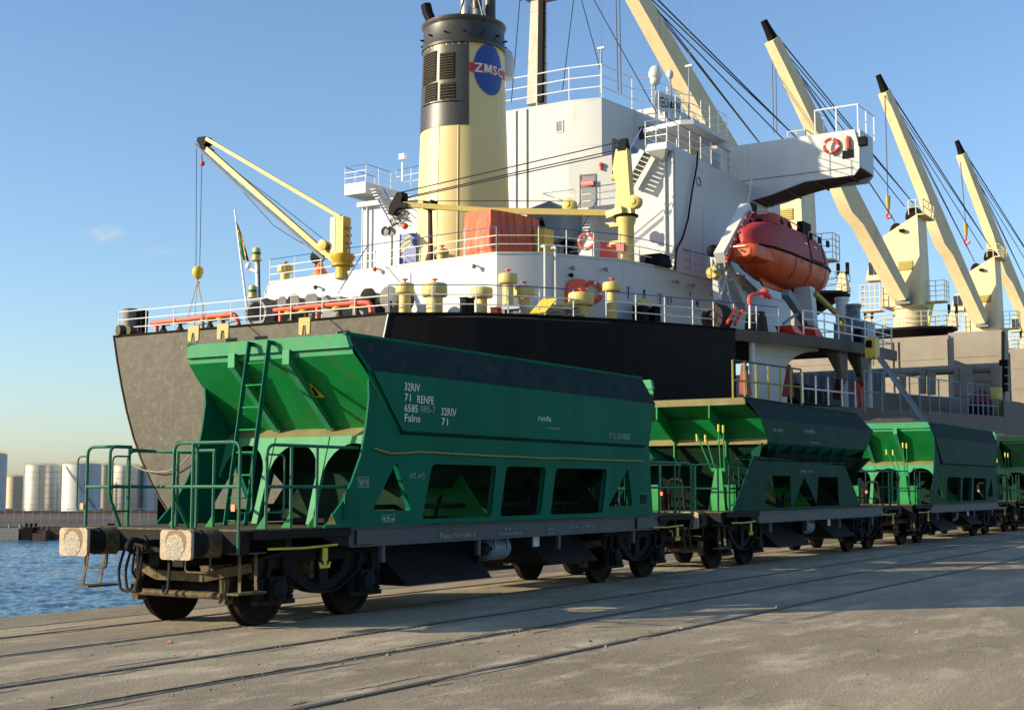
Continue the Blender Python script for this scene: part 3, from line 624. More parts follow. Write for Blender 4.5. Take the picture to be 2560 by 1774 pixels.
def side_a(root, cx, sg, mat='greenside', stain=True, slate='slate'):
    """one long side; outline taken on the camera side and mirrored"""
    yy = YC+sg*1.50; yn = 11.12; k2 = lambda u, v: (lambda p: (p.x-18.48+cx, p.z))(at('2', u, v, y=yn)); k3 = lambda u, v: (lambda p: (p.x-18.48+cx, p.z))(at('3', u, v, y=yn))
    L = [(14.30, 3.26), (14.33, 2.92), (14.27, 2.55), (14.17, 2.15), (13.98, 1.8), (13.78, 1.53), (13.42, 1.21)]
    L = [(x-18.48+cx, z) for x, z in L]
    R = [(22.86, 1.21), (22.8, 1.7), (22.72, 2.5), (22.95, 3.26)]; R = [(x-18.48+cx, z) for x, z in R]
    rc = lambda pts: [(p[0], p[1]) for p in bend([(a, 0, c) for a, c in pts+pts[:1]], .06, 3)[:-1]] if False else pts
    def rounded(pts, r=.07):
        n = len(pts); out = []
        for i in range(n):
            a, b_, c = Vector(pts[i-1]), Vector(pts[i]), Vector(pts[(i+1) % n]); ra = min(r, (a-b_).length*.4, (c-b_).length*.4)
            p = b_+(a-b_).normalized()*ra; q = b_+(c-b_).normalized()*ra
            for j in range(4): t = j/3; out.append(tuple(p*(1-t)**2+b_*2*t*(1-t)+q*t*t))
        return out
    holes = [rounded([k3(235, 390), k3(80, 705), k3(332, 705)]), rounded([k3(462, 408), k3(395, 762), k3(838, 748), k3(875, 418)], .09),
             rounded([k3(938, 422), k3(895, 748), k3(1155, 738), k3(1192, 428)], .09), rounded([k3(1255, 434), k3(1218, 738), k3(1552, 722), k3(1582, 440)], .09), rounded([k3(1715, 435), k3(1588, 680), k3(1742, 672)], .05)]
    holes = [[(x, max(z, 1.285)) for x, z in h] for h in holes]
    V = lambda p: (p[0], yy, p[1])
    b = MB(); b.prism([V(p) for p in L+R], (0, -sg*.03, 0), [[V(p) for p in h] for h in holes]); b.build('side_wall', mat, root)
    b = MB()
    for h in holes:       # turned lip round each opening
        c = Vector((sum(p[0] for p in h)/len(h), 0, sum(p[1] for p in h)/len(h)))
        h2 = [(p[0]+(p[0]-c.x)*0, p[1]) for p in h]
        n = len(h2); b.loft([[V(p) for p in h2], [(p[0], yy-sg*.09, p[1]) for p in h2]], cap=False)
    b.build('opening_lip', mat, root)
    # upper bodyside: coal grimed band leaning in, then the outward panel
    x0, x1 = cx-4.58, cx+4.12
    a = [(x0, YC+sg*1.42, 3.73), (x1, YC+sg*1.42, 3.73), (cx+4.47, YC+sg*1.53, 3.27), (cx-4.12, YC+sg*1.53, 3.27)]
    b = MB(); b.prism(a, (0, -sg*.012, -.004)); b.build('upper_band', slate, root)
    a = [(cx-4.12, YC+sg*1.53, 3.27), (cx+4.47, YC+sg*1.53, 3.27), (cx+4.02, YC+sg*1.545, 2.49), (cx-3.46, YC+sg*1.545, 2.49)]
    b = MB(); b.prism(a, (0, -sg*.012, 0)); b.build('bodyside_panel', mat, root)
    b = MB(); b.prism([(cx-3.46, YC+sg*1.545, 2.495), (cx+4.02, YC+sg*1.545, 2.495), (cx+4.02, YC+sg*1.49, 2.44), (cx-3.46, YC+sg*1.49, 2.44)], (0, 0, -.01)); b.build('panel_edge', 'greenold', root)
    b = MB(); b.tube([(x0, YC+sg*1.41, 3.73), (x1, YC+sg*1.41, 3.73)], .028, 6); b.build('top_rail', mat, root)
    # end wing closing the corner
    b = MB(); b.prism([(x0, YC+sg*1.43, 3.73), (cx-4.12, YC+sg*1.525, 3.27), (cx-4.17, YC+sg*1.51, 3.24), (cx-4.4, YC+sg*1.44, 3.6)], (0, -sg*.02, 0)); b.build('corner_plate', mat, root)

def inside_a(root, cx):
    b = MB()
    for sg in (-1, 1): b.prism([(cx-3.4, YC+sg*1.46, 2.5), (cx+3.6, YC+sg*1.46, 2.5), (cx+3.4, YC+sg*.75, 1.72), (cx-3.2, YC+sg*.75, 1.72)], (0, sg*.02, 0))
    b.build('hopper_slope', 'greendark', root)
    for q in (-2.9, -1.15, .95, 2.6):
        b = MB(); b.prism([(cx+q, YC-1.45, 1.25), (cx+q, YC+1.45, 1.25), (cx+q, YC+.9, 1.95), (cx+q, YC-.9, 1.95)], (.02, 0, 0)); b.build('cross_plate', 'green' if q == -1.15 else 'greendark', root)  # one plate painted bright as if sunlit, the rest dark as if shaded
    b = MB(); b.cyl((cx-3.6, YC-1.0, 1.45), (cx+3.9, YC-1.0, 1.45), .035, n=8); b.cyl((cx-3.6, YC+1.0, 1.45), (cx+3.9, YC+1.0, 1.45), .035, n=8)
    for q in (-2, -.3, .5, 1.7): b.bar((cx+q, YC-1.05, 1.25), (cx+q+.25, YC-1.0, 1.6), .05, .03)
    b.build('discharge_shaft', 'under', root)
    b = MB(); b.box(cx-3.3, cx+3.6, YC-.7, YC+.7, 1.225, 1.28); b.build('floor_plate', 'under', root)  # floor given the near-black paint so that it reads as shaded

def front_rails(root, cx, mat='green'):
    X = lambda x: x-18.48+cx; Y = lambda y: y-12.62+YC
    zt, zm, zd = 2.24, 1.73, 1.22
    R = lambda pts, **k: railbit(root, [(X(a), Y(b_), c) for a, b_, c in pts], mat=mat, **k)
    # port front corner
    R([(12.1, 13.97, .95), (12.1, 13.97, zt), (12.1, 13.55, zt), (12.42, 13.55, zt)], rr=.12)
    R([(12.3, 13.55, zd), (12.1, 13.55, 1.62), (12.1, 13.55, zt+.004), (12.45, 13.55, zt+.004)], rr=.1)
    R([(12.42, 13.55, zd), (12.42, 13.55, zt)]); R([(12.1, 13.97, zm), (12.1, 13.55, zm), (12.42, 13.55, zm)], rr=.02)
    # middle run
    R([(12.45, 13.55, zt-.03), (12.74, 13.4, zt-.05), (12.74, 12.34, zt-.05)], rr=.02); R([(12.45, 13.55, zm), (12.74, 13.4, zm), (12.74, 12.34, zm)], rr=.02); R([(12.74, 13.0, zd), (12.74, 13.0, zt-.05)]); R([(12.74, 12.36, zd), (12.74, 12.36, zt-.05)])
    # starboard loop
    R([(12.3, 12.34, zd), (12.03, 12.34, 1.62), (12.03, 12.34, zt+.03), (12.42, 12.34, zt+.03), (12.42, 12.34, zd)], rr=.1)
    R([(12.03, 12.34, zd), (12.03, 12.34, zt+.02), (12.03, 11.26, zt+.02), (12.03, 11.26, .93)], rr=.12)
    R([(12.03, 12.34, zm), (12.03, 11.26, zm)]); R([(12.03, 12.02, zd), (12.03, 12.02, zt+.02)])
    # rail from the side to the body
    R([(12.48, 11.24, zd), (12.48, 11.24, zt), (14.25, 11.24, zt)], rr=.14); R([(12.48, 11.24, zm), (14.15, 11.24, zm)]); R([(12.93, 11.24, zd), (12.93, 11.24, zt)]); R([(13.42, 11.24, zd), (13.42, 11.24, zt)])
    R([(12.78, 13.97, zd), (12.78, 13.97, zt-.03), (14.2, 13.97, zt-.03)], rr=.14); R([(12.78, 13.97, zm), (14.15, 13.97, zm)])
    # grab loops
    for (x, y, d) in ((12.5, 11.24, (.3, 0)), (12.03, 11.26, (.22, 0)), (12.1, 13.97, (-.02, .16)), (12.42, 13.55, (-.26, .02))):
        R([(x, y, 2.12), (x+d[0], y+d[1], 2.12), (x+d[0], y+d[1], 1.42), (x, y, 1.42)], r=.012, name='grab_handle', rr=.07)
    for x, y in ((12.48, 11.24), (12.93, 11.24), (13.42, 11.24), (12.74, 13.0), (12.74, 12.34)):
        MB().prism([(X(x), Y(y), 1.223), (X(x), Y(y), 1.42), (X(x)-.02, Y(y)+.14, 1.223)], (.01, 0, 0)).build('gusset', mat, root)
    for x, y in ((12.085, 13.99), (12.02, 11.3)):
        MB().box(X(x)-.02, X(x)-.0, Y(y), Y(y)+.06, 1.44, 1.52).build('reflector', 'lamp', root)

def back_rails(root, cx, mat='green'):
    xe = cx+6.35; zt, zm, zd = 2.2, 1.72, 1.22
    for sg in (-1, 1):
        y = YC+sg*1.38; railbit(root, [(cx+4.35, y, zt), (xe, y, zt), (xe, y-sg*.25, zt-.03), (xe, y-sg*.25, zd)], rr=.12, mat=mat); railbit(root, [(cx+4.35, y, zm), (xe, y, zm)], mat=mat)
        for q in (4.9, 5.6, 6.35): railbit(root, [(cx+q, y, zd), (cx+q, y, zt)], mat=mat)
        railbit(root, [(xe, y, 2.1), (xe+.12, y, 2.1), (xe+.14, y, 1.3), (xe-.1, y, .95)], r=.014, mat=mat, name='grab_handle')
    railbit(root, [(xe, YC-1.0, zt), (xe, YC+1.0, zt)], mat=mat)

def levers(root, cx, mat='green'):
    """brake and discharge levers on the front platform"""
    for px_, py, ang in ((cx-5.0, YC-.75, 0), (cx-5.3, YC+.95, 0)):
        b = MB(); b.hexa([(px_-.16, py-.2, 1.22), (px_+.16, py-.2, 1.22), (px_+.16, py+.2, 1.22), (px_-.16, py+.2, 1.22), (px_-.05, py-.08, 2.1), (px_+.05, py-.08, 2.1), (px_+.05, py+.08, 2.1), (px_-.05, py+.08, 2.1)])
        b.cyl((px_, py-.16, 2.1), (px_, py+.16, 2.1), .05, n=8); b.cyl((px_-.05, py-.3, 1.75), (px_-.05, py+.1, 1.75), .03, n=6)
        b.box(px_-.1, px_+.12, py-.42, py-.22, 1.22, 1.78)
        b.build('lever_pedestal', mat, root)
        for k, (dy, lean, h) in enumerate(((-.14, .0, 1.0), (-.05, .02, 1.02), (.06, .22, .8), (.14, .34, .82))):
            b = MB(); b.tube([(px_-.02, py+dy, 2.05), (px_-.05, py+dy+lean*.5, 2.05+h*.5), (px_-.06, py+dy+lean, 2.05+h)], .015, 6); L_ = b.build('lever', mat, root)
            MB().cyl((px_-.06, py+dy+lean, 2.05+h-.14), (px_-.06, py+dy+lean*1.03, 2.05+h+.02), .026, n=7).build('lever_grip', 'yellow', L_)
    b = MB(); b.tube(bend([(cx-5.6, YC-.2, 1.25), (cx-5.5, YC-.1, 1.9), (cx-5.4, YC+.25, 1.9), (cx-5.3, YC+.3, 1.25)], .1), .03, 7); b.cyl((cx-5.65, YC+.3, 1.25), (cx-5.65, YC+.3, 1.7), .08, n=10); b.build('brake_valve', 'wheel', root)
    for sg in (-1, 1):
        y = YC+sg*1.3
        railbit(root, [(cx-6.35, y, .95), (cx-6.35, y, 2.2), (cx-6.35, y-sg*.5, 2.2), (cx-6.35, y-sg*.5, 1.22)], mat='greenold'); railbit(root, [(cx-6.35, y, 1.7), (cx-6.35, y-sg*.5, 1.7)], mat='greenold')
        railbit(root, [(cx-5.75, y, 1.22), (cx-5.75, y, 2.2), (cx-4.3, y, 2.2)], mat='greenold'); railbit(root, [(cx-5.75, y, 1.7), (cx-4.3, y, 1.7)], mat='greenold'); railbit(root, [(cx-5.2, y, 1.22), (cx-5.2, y, 2.2)], mat='greenold')
        railbit(root, [(cx-5.73, y, 2.1), (cx-5.5, y, 2.1), (cx-5.5, y, 1.35), (cx-5.73, y, 1.35)], r=.013, mat='greenold', name='grab_handle')
    railbit(root, [(cx-6.35, YC-.8, 2.2), (cx-6.35, YC+.8, 2.2)], mat='greenold'); railbit(root, [(cx-6.35, YC+.0, 1.22), (cx-6.35, YC+.0, 2.2)], mat='greenold')
    MB().box(cx-6.39, cx-6.37, YC-.05, YC+.02, 1.55, 1.63).build('reflector', 'lamp', root)

# wagon 1
c1 = 18.48
W1 = thing('hopper_wagon', 'first green hopper wagon, nearest of the train, with ladder and 32RIV lettering', 'hopper wagon', (c1, YC, 0), 'green hopper wagons in one train')
for sg in (-1, 1): side_a(W1, c1, sg)
end_a(W1, c1, -1); end_a(W1, c1, 1, ladder=False); inside_a(W1, c1); underframe(W1, c1); chutes(W1, c1)
base_children = None
W3 = dup(W1, (28.4, 0, 0), 'third hopper wagon, coal heaped above its rim, yellow tipped platform levers', skip=('ladder_stile', 'ladder_rung'))
W4 = dup(W1, (42.6, 0, 0), 'dark hopper wagon fourth in the train at the right edge, mostly in shade', skip=('ladder_stile', 'ladder_rung'))
front_rails(W1, c1); back_rails(W1, c1)
yp = YC-1.549; yt = YC-1.549
fit('32RIV', '2', 1562, 447, 1664, 396, W1, yy=yp, bold=.01); fit('71', '2', 1562, 515, 1604, 466, W1, yy=yp, bold=.01); fit('RENFE', '2', 1643, 528, 1752, 478, W1, yy=yp, bold=.01)
fit('6585', '2', 1562, 583, 1650, 534, W1, yy=yp, bold=.01); fit('085-7', '2', 1665, 586, 1762, 542, W1, 'letterdim', yy=yp); fit('Falns', '2', 1562, 645, 1665, 596, W1, yy=yp, bold=.01)
fit('32RIV', '2', 1796, 606, 1896, 556, W1, yy=yp, bold=.01); fit('71', '2', 1798, 670, 1842, 622, W1, yy=yp, bold=.01)
fit('renfe', '3', 1138, 130, 1222, 92, W1, yy=yp); fit('mercancias', '3', 1203, 184, 1280, 164, W1, 'letterdim', yy=yp); fit('IT 51.00 NBBE', '3', 1594, 243, 1728, 205, W1, 'letterdim', yy=yp)
yw = YC-1.503
fit('(42 m³)', '3', 318, 497, 412, 462, W1, 'letterdim', yy=yw); fit('Renfe', '2', 1268, 1030, 1332, 1008, W1, 'letterdim', yy=yw); fit('R1', '2', 1274, 1062, 1326, 1038, W1, 'letterdim', yy=yw)
for q in ((1264, 1002, 1336, 1033), (1264, 1036, 1336, 1068), (1420, 1244, 1502, 1290)):
    a = at('2', q[0], q[1], y=yw); c_ = at('2', q[2], q[3], y=yw); frame_mark(a.x, c_.x, c_.z, a.z, yw, W1)
fit('9.75 m', '2', 1428, 1285, 1498, 1256, W1, 'letter', yy=yw)
a = at('3', 1787, 595, y=yw); c_ = at('3', 1832, 668, y=yw); frame_mark(a.x, c_.x, c_.z, a.z, yw, W1, 'letterdim'); MB().box(a.x+.02, c_.x-.02, yw-.012, yw+.005, c_.z+.02, a.z-.02).build('card_holder', 'slate', W1)
a = at('2', 1172, 1110, y=yw); c_ = at('2', 1278, 1260, y=yw)
b = MB(); b.box(a.x, c_.x, yw-.03, yw, c_.z, a.z)
for k in range(7): zz = c_.z+(a.z-c_.z)*(k+.7)/8; b.box(a.x+.03, c_.x-.03, yw-.04, yw-.03, zz, zz+.02)
b.build('grille_plate', 'greenside', W1)
a = at('2', 1098, 1230, y=yw-.003); b = MB(); b.add([(a.x, yw-.003, a.z), (a.x-.09, yw-.003, a.z-.15), (a.x+.09, yw-.003, a.z-.15)], [(0, 1, 2)]); b.build('warning_triangle', 'yellow', W1, flat=True)
fit('!', '2', 1094, 1280, 1102, 1255, W1, 'black', yy=yw-.006)
ys = YC-1.454
fit('Falns', '3', 512, 886, 585, 846, W1, 'letterdim', yy=ys); fit('7371085-7', '3', 592, 880, 740, 852, W1, 'letterdim', yy=ys); fit('A 9', '3', 925, 832, 965, 815, W1, 'letterdim', yy=ys); fit('TRANSPORTE', '3', 890, 866, 1035, 848, W1, 'letterdim', yy=ys)
for q in ((1203, 792, 1246, 822), (1203, 824, 1246, 850)):
    a = at('3', q[0], q[1], y=ys); c_ = at('3', q[2], q[3], y=ys); frame_mark(a.x, c_.x, c_.z, a.z, ys, W1)
fit('13.5 t', '3', 1320, 818, 1392, 802, W1, 'letterdim', yy=ys); fit('-27 t-', '3', 1435, 812, 1500, 797, W1, 'letterdim', yy=ys)
for (xa_, xb_) in ((14.15, 14.62), (22.3, 22.95)):
    MB().box(xa_, xb_, YC-1.46, YC-1.45, .98, 1.17).build('sill_patch', 'sill', W1)
pts = [at('3', u, v, y=YC-1.53) for u, v in ((92, 308), (135, 322), (200, 340), (290, 337), (380, 330), (520, 337), (700, 347), (860, 357), (1000, 360), (1170, 371), (1300, 370), (1500, 380), (1660, 386), (1812, 387))]
MB().tube(pts, .013, 6).build('yellow_pull_rod', 'yrod', W1)
# skull-shaped yellow warning mark and latch on the end sheet: simple warning triangle
P0 = at('2', 985, 325, x=14.38); n_ = Vector((-.64, 0, -.77)); r_ = Vector((0, -1, 0)); u_ = Vector((-.77, 0, .64)).normalized()
def on_slope(dy, du): 
    y = P0.y-dy; t = du; return Vector((13.99+.945*(.42-t), y, 3.465-.925*(.42-t)))+Vector((-.012, 0, -.014))
b = MB(); b.add([on_slope(-.11, -.12), on_slope(.11, -.12), on_slope(0, .1)], [(0, 1, 2)]); b.build('warning_triangle', 'yellow', W1, flat=True)
b = MB(); b.add([on_slope(-.03, -.09)+Vector((-.004, 0, -.004)), on_slope(.03, -.09)+Vector((-.004, 0, -.004)), on_slope(.02, .02)+Vector((-.004, 0, -.004)), on_slope(-.02, .02)+Vector((-.004, 0, -.004))], [(0, 1, 2, 3)]); b.build('warning_symbol', 'black', W1, flat=True)

# wagon 3 and 4 extras
c3 = c1+28.4; c4 = c1+42.6
M['greendim'] = paint('shadow darkened green paint', (.006, .04, .022), .7, .4, (.02, .025, .018), .4, 1.5, spec=.08)  # wagon four's green darkened; the ship's shadow is painted into it
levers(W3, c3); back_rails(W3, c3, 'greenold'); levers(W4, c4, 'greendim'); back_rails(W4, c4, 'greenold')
def heap(root, cx, seed, hmax=.35):
    rnd = random.Random(seed); b = MB(); nx, ny = 44, 12; g = []
    for i in range(nx+1):
        for j in range(ny+1):
            x = cx-4.5+8.6*i/nx; v = j/ny*2-1; y = YC+1.40*v
            h = (1-v*v)*hmax*(.6+.4*math.sin(i*.5+seed)+.35*math.sin(i*.21+1)) + rnd.uniform(-.05, .06)
            if i in (0, nx): h = -.1
            g.append((x, y, 3.66+max(h, -.05)))
    f = [(i*(ny+1)+j, (i+1)*(ny+1)+j, (i+1)*(ny+1)+j+1, i*(ny+1)+j+1) for i in range(nx) for j in range(ny)]
    b.add(g, f); b.build('coal_load', 'coal', root, flat=True)
heap(W3, c3, 2, .2); heap(W4, c4, 5, .16); heap(W1, c1, 8, -.2)
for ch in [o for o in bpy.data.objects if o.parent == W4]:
    if ch.type == 'MESH' and ch.data.materials and ch.data.materials[0].name in ('green wagon paint', 'light green paint', 'dusty lip'):
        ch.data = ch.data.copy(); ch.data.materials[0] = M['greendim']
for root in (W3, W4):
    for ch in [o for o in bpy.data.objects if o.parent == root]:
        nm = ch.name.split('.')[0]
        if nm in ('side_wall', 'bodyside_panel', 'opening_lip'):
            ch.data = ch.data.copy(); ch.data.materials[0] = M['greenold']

# wagon 2: shorter body on a deep bracketed frame
c2 = 32.7
W2 = thing('hopper_wagon', 'second hopper wagon, with flared body sides and a triangular opening between two windows', 'hopper wagon', (c2, YC, 0), 'green hopper wagons in one train')
def side_b(root, sg):
    yn = YC-1.5; q = lambda u, v: (lambda p: (p.x, p.z))(at('4', u, v, y=yn)); yy = YC+sg*1.5
    V = lambda p, d=0: (p[0], YC+sg*(1.5+d), p[1])
    wall = [q(782, 430), q(664, 752), q(1392, 722), q(1300, 488)]
    z0 = 1.21; wall[1] = (wall[1][0], z0); wall[2] = (wall[2][0], z0)
    holes = [[q(858, 542), q(846, 728), q(994, 725), q(990, 545)], [q(1070, 548), q(1004, 728), q(1146, 722)], [q(1148, 550), q(1140, 720), q(1268, 714), q(1260, 552)]]
    holes = [[(x, max(z, 1.27)) for x, z in h] for h in holes]
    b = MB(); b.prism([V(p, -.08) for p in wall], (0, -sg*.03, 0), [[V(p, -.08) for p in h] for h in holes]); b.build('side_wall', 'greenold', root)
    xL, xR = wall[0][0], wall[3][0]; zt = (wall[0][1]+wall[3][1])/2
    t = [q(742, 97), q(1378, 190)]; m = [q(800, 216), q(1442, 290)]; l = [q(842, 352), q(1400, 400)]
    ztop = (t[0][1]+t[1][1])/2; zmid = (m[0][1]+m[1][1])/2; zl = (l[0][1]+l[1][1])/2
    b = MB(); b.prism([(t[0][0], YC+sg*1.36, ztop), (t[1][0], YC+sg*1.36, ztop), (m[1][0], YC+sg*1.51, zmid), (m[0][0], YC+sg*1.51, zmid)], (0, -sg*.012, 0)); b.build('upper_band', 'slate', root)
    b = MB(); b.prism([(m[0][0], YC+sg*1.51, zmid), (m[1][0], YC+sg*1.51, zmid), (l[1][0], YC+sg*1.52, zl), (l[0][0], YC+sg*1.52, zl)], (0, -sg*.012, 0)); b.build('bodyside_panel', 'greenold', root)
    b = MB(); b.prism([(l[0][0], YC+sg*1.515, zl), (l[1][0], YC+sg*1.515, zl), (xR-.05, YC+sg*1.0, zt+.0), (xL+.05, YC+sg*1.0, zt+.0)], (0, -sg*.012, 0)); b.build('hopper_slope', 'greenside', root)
    b = MB(); b.prism([(xL-.1, YC+sg*1.0, zt+.02), (xR+.1, YC+sg*1.0, zt+.02), (xR, YC+sg*1.42, zt), (xL, YC+sg*1.42, zt)], (0, 0, -.02)); b.build('ledge', 'greenold', root)
    n = 7
    for k in range(n):
        x = xL+.3+(xR-xL-.5)*k/(n-1)
        MB().prism([(x, YC+sg*1.51, zl), (x, YC+sg*1.42, zt), (x, YC+sg*1.0, zt)], (.03, 0, 0)).build('fin', 'greenold', root)
    b = MB(); b.tube([(t[0][0], YC+sg*1.36, ztop), (t[1][0], YC+sg*1.36, ztop)], .025, 6); b.build('top_rail', 'greenold', root)
    return t, m, l, ztop, zmid, zl, zt
tb = side_b(W2, -1); side_b(W2, 1)
t, m, l, ztop, zmid, zl, zt2 = tb
def end_b(root, xt, xm, xl, s):
    b = MB(); b.prism([(xt, YC-1.36, ztop), (xt, YC+1.36, ztop), (xt, YC+1.38, ztop-.15), (xt, YC-1.38, ztop-.15)], (-s*.07, 0, 0)); b.build('top_beam', 'olive', root)
    b = MB(); b.prism([(xt-s*.02, YC-1.37, ztop-.15), (xt-s*.02, YC+1.37, ztop-.15), (xm, YC+1.5, zmid), (xm, YC-1.5, zmid)], (-s*.012, 0, 0)); b.build('end_strip', 'green', root)
    b = MB(); b.prism([(xm, YC-1.5, zmid), (xm, YC+1.5, zmid), (xl, YC+1.5, zl+.1), (xl, YC-1.5, zl+.1)], (-s*.012, 0, 0)); b.build('end_slope_sheet', 'green', root)
    b = MB(); b.prism([(xl, YC-1.5, zl+.1), (xl, YC+1.5, zl+.1), (xl+s*.06, YC+1.5, zl-.03), (xl+s*.06, YC-1.5, zl-.03)], (-s*.03, 0, 0)); b.build('end_ledge', 'olive', root)
    b = MB(); b.prism([(xl-s*.02, YC-1.48, zl), (xl-s*.02, YC+1.48, zl), (xl-s*1.0, YC+1.3, 1.25), (xl-s*1.0, YC-1.3, 1.25)], (-s*.012, 0, 0)); b.build('hopper_belly', 'greendark', root)
    for y in (YC-.55, YC+.72):
        b = MB(); b.prism([(xt+s*.01, y, ztop-.15), (xt+s*.01, y, zmid), (xl+s*.1, y, zl+.05), (xl+s*.1, y, zl-.3), (xl-s*.1, y, zl-.5), (xl, y, zl+.1), (xm, y, zmid), (xt-s*.03, y, ztop-.15)], (0, .035, 0)); b.build('rib', 'green', root)
end_b(W2, t[0][0], m[0][0], l[0][0], -1); end_b(W2, t[1][0], m[1][0], l[1][0], 1)
inside_a(W2, c2); underframe(W2, c2, detail=False); chutes(W2, c2); levers(W2, c2); back_rails(W2, c2, 'greenold'); 
yb = YC-1.524
fit('renfe', '4', 1050, 298, 1110, 270, W2, 'letterdim', yy=yb); fit('32 RIV', '4', 872, 292, 930, 272, W2, 'letterdim', yy=yb); fit('mercancias', '4', 1085, 358, 1145, 345, W2, 'letterdim', yy=yb); fit('(40 m³)', '4', 1028, 525, 1100, 510, W2, 'letterdim', yy=YC-1.424)
rnd = random.Random(4)    # scratched patches on the wall ends
b = MB(); heapless = None
MB().add([(t[0][0]-0+.05, YC-1.3, ztop-.05), (t[1][0]-.05, YC-1.3, ztop-.05), (t[1][0]-.05, YC+1.3, ztop-.05), (t[0][0]+.05, YC+1.3, ztop-.05)], [(0, 1, 2, 3)]).build('coal_load', 'coal', W2, flat=True)
# ------------------------------------------------------------------ ship
TX = 43.75; ZP = 8.72; ZA = 11.9; YS = 41.0; ZM = 5.5
SHIP = thing('cargo_ship', 'large bulk carrier moored beyond the train, black hull, white accommodation block and yellow funnel', 'ship', (TX, YS, 0))
# hull: transom outline, then stations forward
zl_ = [-5, -3.6, -1.5, .5, 2, 3.5, 5.2, 7, ZP]
port = [at('D', u, v, x=TX) for u, v in ((256, 755), (262, 800), (272, 860), (284, 920), (301, 985), (322, 1045), (350, 1105), (385, 1160))]
def hw(z):
    pts = [(p.z, p.y-YS) for p in port][::-1]
    if z <= pts[0][0]: return max(pts[0][1]-(pts[0][0]-z)*1.5, .8)
    for (a, h0), (b2, h1) in zip(pts, pts[1:]):
        if z <= b2: return h0+(h1-h0)*(z-a)/(b2-a)
    return pts[-1][1]
zt_ = [z for z in (-4.5, -3, -1.5, -.5, .5, 1.2, 2.0, 3.0, 4.0, 5.2, 6.4, 7.6, ZP)]
top = hw(ZP)
b = MB(); b.prism([(TX, YS+hw(z), z) for z in zt_]+[(TX, YS-hw(z), z) for z in zt_[::-1]], (.3, 0, 0)); b.build('transom', 'transom', SHIP)
st = [(TX, 0), (45.2, .45), (47.5, 0), (50.5, 0), (54.2, 0), (56.2, 0)]
plan = [(TX, YS-top), (45.6, 30.0), (47.6, 28.2), (50.5, 26.1), (54.2, 24.2), (56.3, 23.25)]
def sect(x, y, k, zz):
    f = YS-y; return [(x, YS-(f*(1-(1-k)*(1-hw(z)/top)) if True else f), z) for z in zz]
for sg in (1, -1):
    b = MB(); rows = []
    for i, (x, y) in enumerate(plan):
        k = min(1, i/4.0)**.8; r = sect(x, y, k, zt_) if sg < 0 else [(x, YS+hw(z)-.02*i, z) for z in zt_]; rows.append(r)
    b.loft(rows, cap=False, closed=False); b.build('hull_side', 'hullblack', SHIP, ang=60)
# knuckle trim and sheer strake edge
MB().tube([(TX-.02, YS-hw(z)-.0, z) for z in zt_[4:]], .035, 6).build('corner_trim', 'rail', SHIP)
MB().tube([(TX-.02, YS+hw(z), z) for z in zt_[3:]], .04, 6).build('corner_trim', 'brown', SHIP)
b = MB(); b.tube([(TX-.02, YS-top, ZP), (TX-.02, YS+top, ZP)], .05, 6); b.tube([(x, y-.02, ZP) for x, y in plan], .05, 6); b.build('gunwale', 'black', SHIP)
# weld seams on the stern plating
b = MB()
for z in (5.0,): b.tube([(TX+.004, YS-hw(z)+.05, z), (TX+.004, YS+hw(z)-.05, z)], .008, 4)
for y in (-3, 4): b.tube([(TX+.004, YS+y, -1), (TX+.004, YS+y, ZP-.1)], .007, 4)
b.build('weld_seam', 'transom', SHIP)
# lower main hull forward of the break
edge = [at('H', 970, 745, y=19.6), at('H', 1850, 775, y=19.2)]
zE = lambda x: 5.45+(x-60)*.026
mp_ = [(55.9, 23.4), (58.9, 22), (62, 20.9), (66, 20.0), (75, 19.4), (100, 19.2), (150, 19.2), (240, 19.5), (262, 26), (272, 41)]
for sg in (1, -1):
    b = MB(); rows = []
    for x, y in mp_:
        yy = YS+(YS-y)*1 if sg > 0 else y
        rows.append([(x, yy, -4.6), (x, yy, 0), (x, yy, 3), (x, yy, zE(x))])
    b.loft(rows, cap=False, closed=False); b.build('main_hull', 'hullbrown', SHIP, ang=60)
b = MB(); b.add([(x, y, zE(x)-.02) for x, y in mp_]+[(x, 2*YS-y, zE(x)-.02) for x, y in mp_[::-1]], [tuple(range(2*len(mp_)))]); b.build('main_deck', 'deckred', SHIP, flat=True)
# bulkhead under the poop at the break
b = MB(); b.prism([(56.2, 23.3, zE(56)), (56.2, 23.3, ZP), (56.2, 50, ZP), (56.2, 50, zE(56))], (.1, 0, 0)); b.build('poop_front', 'white', SHIP)
# poop deck plate incl. boat platform
pd = [(TX+.02, YS+top-.02), (TX+.02, YS-top+.02)]+[(x, y+.02) for x, y in plan[1:]]+[(58.9, 22.0), (62, 20.9), (66, 20.2), (70, 20.0), (70, 50.5), (56.3, YS+top-.05)]
b = MB(); b.prism([(x, y, ZP-.03) for x, y in pd], (0, 0, -.12)); b.build('poop_deck', 'deckred', SHIP)
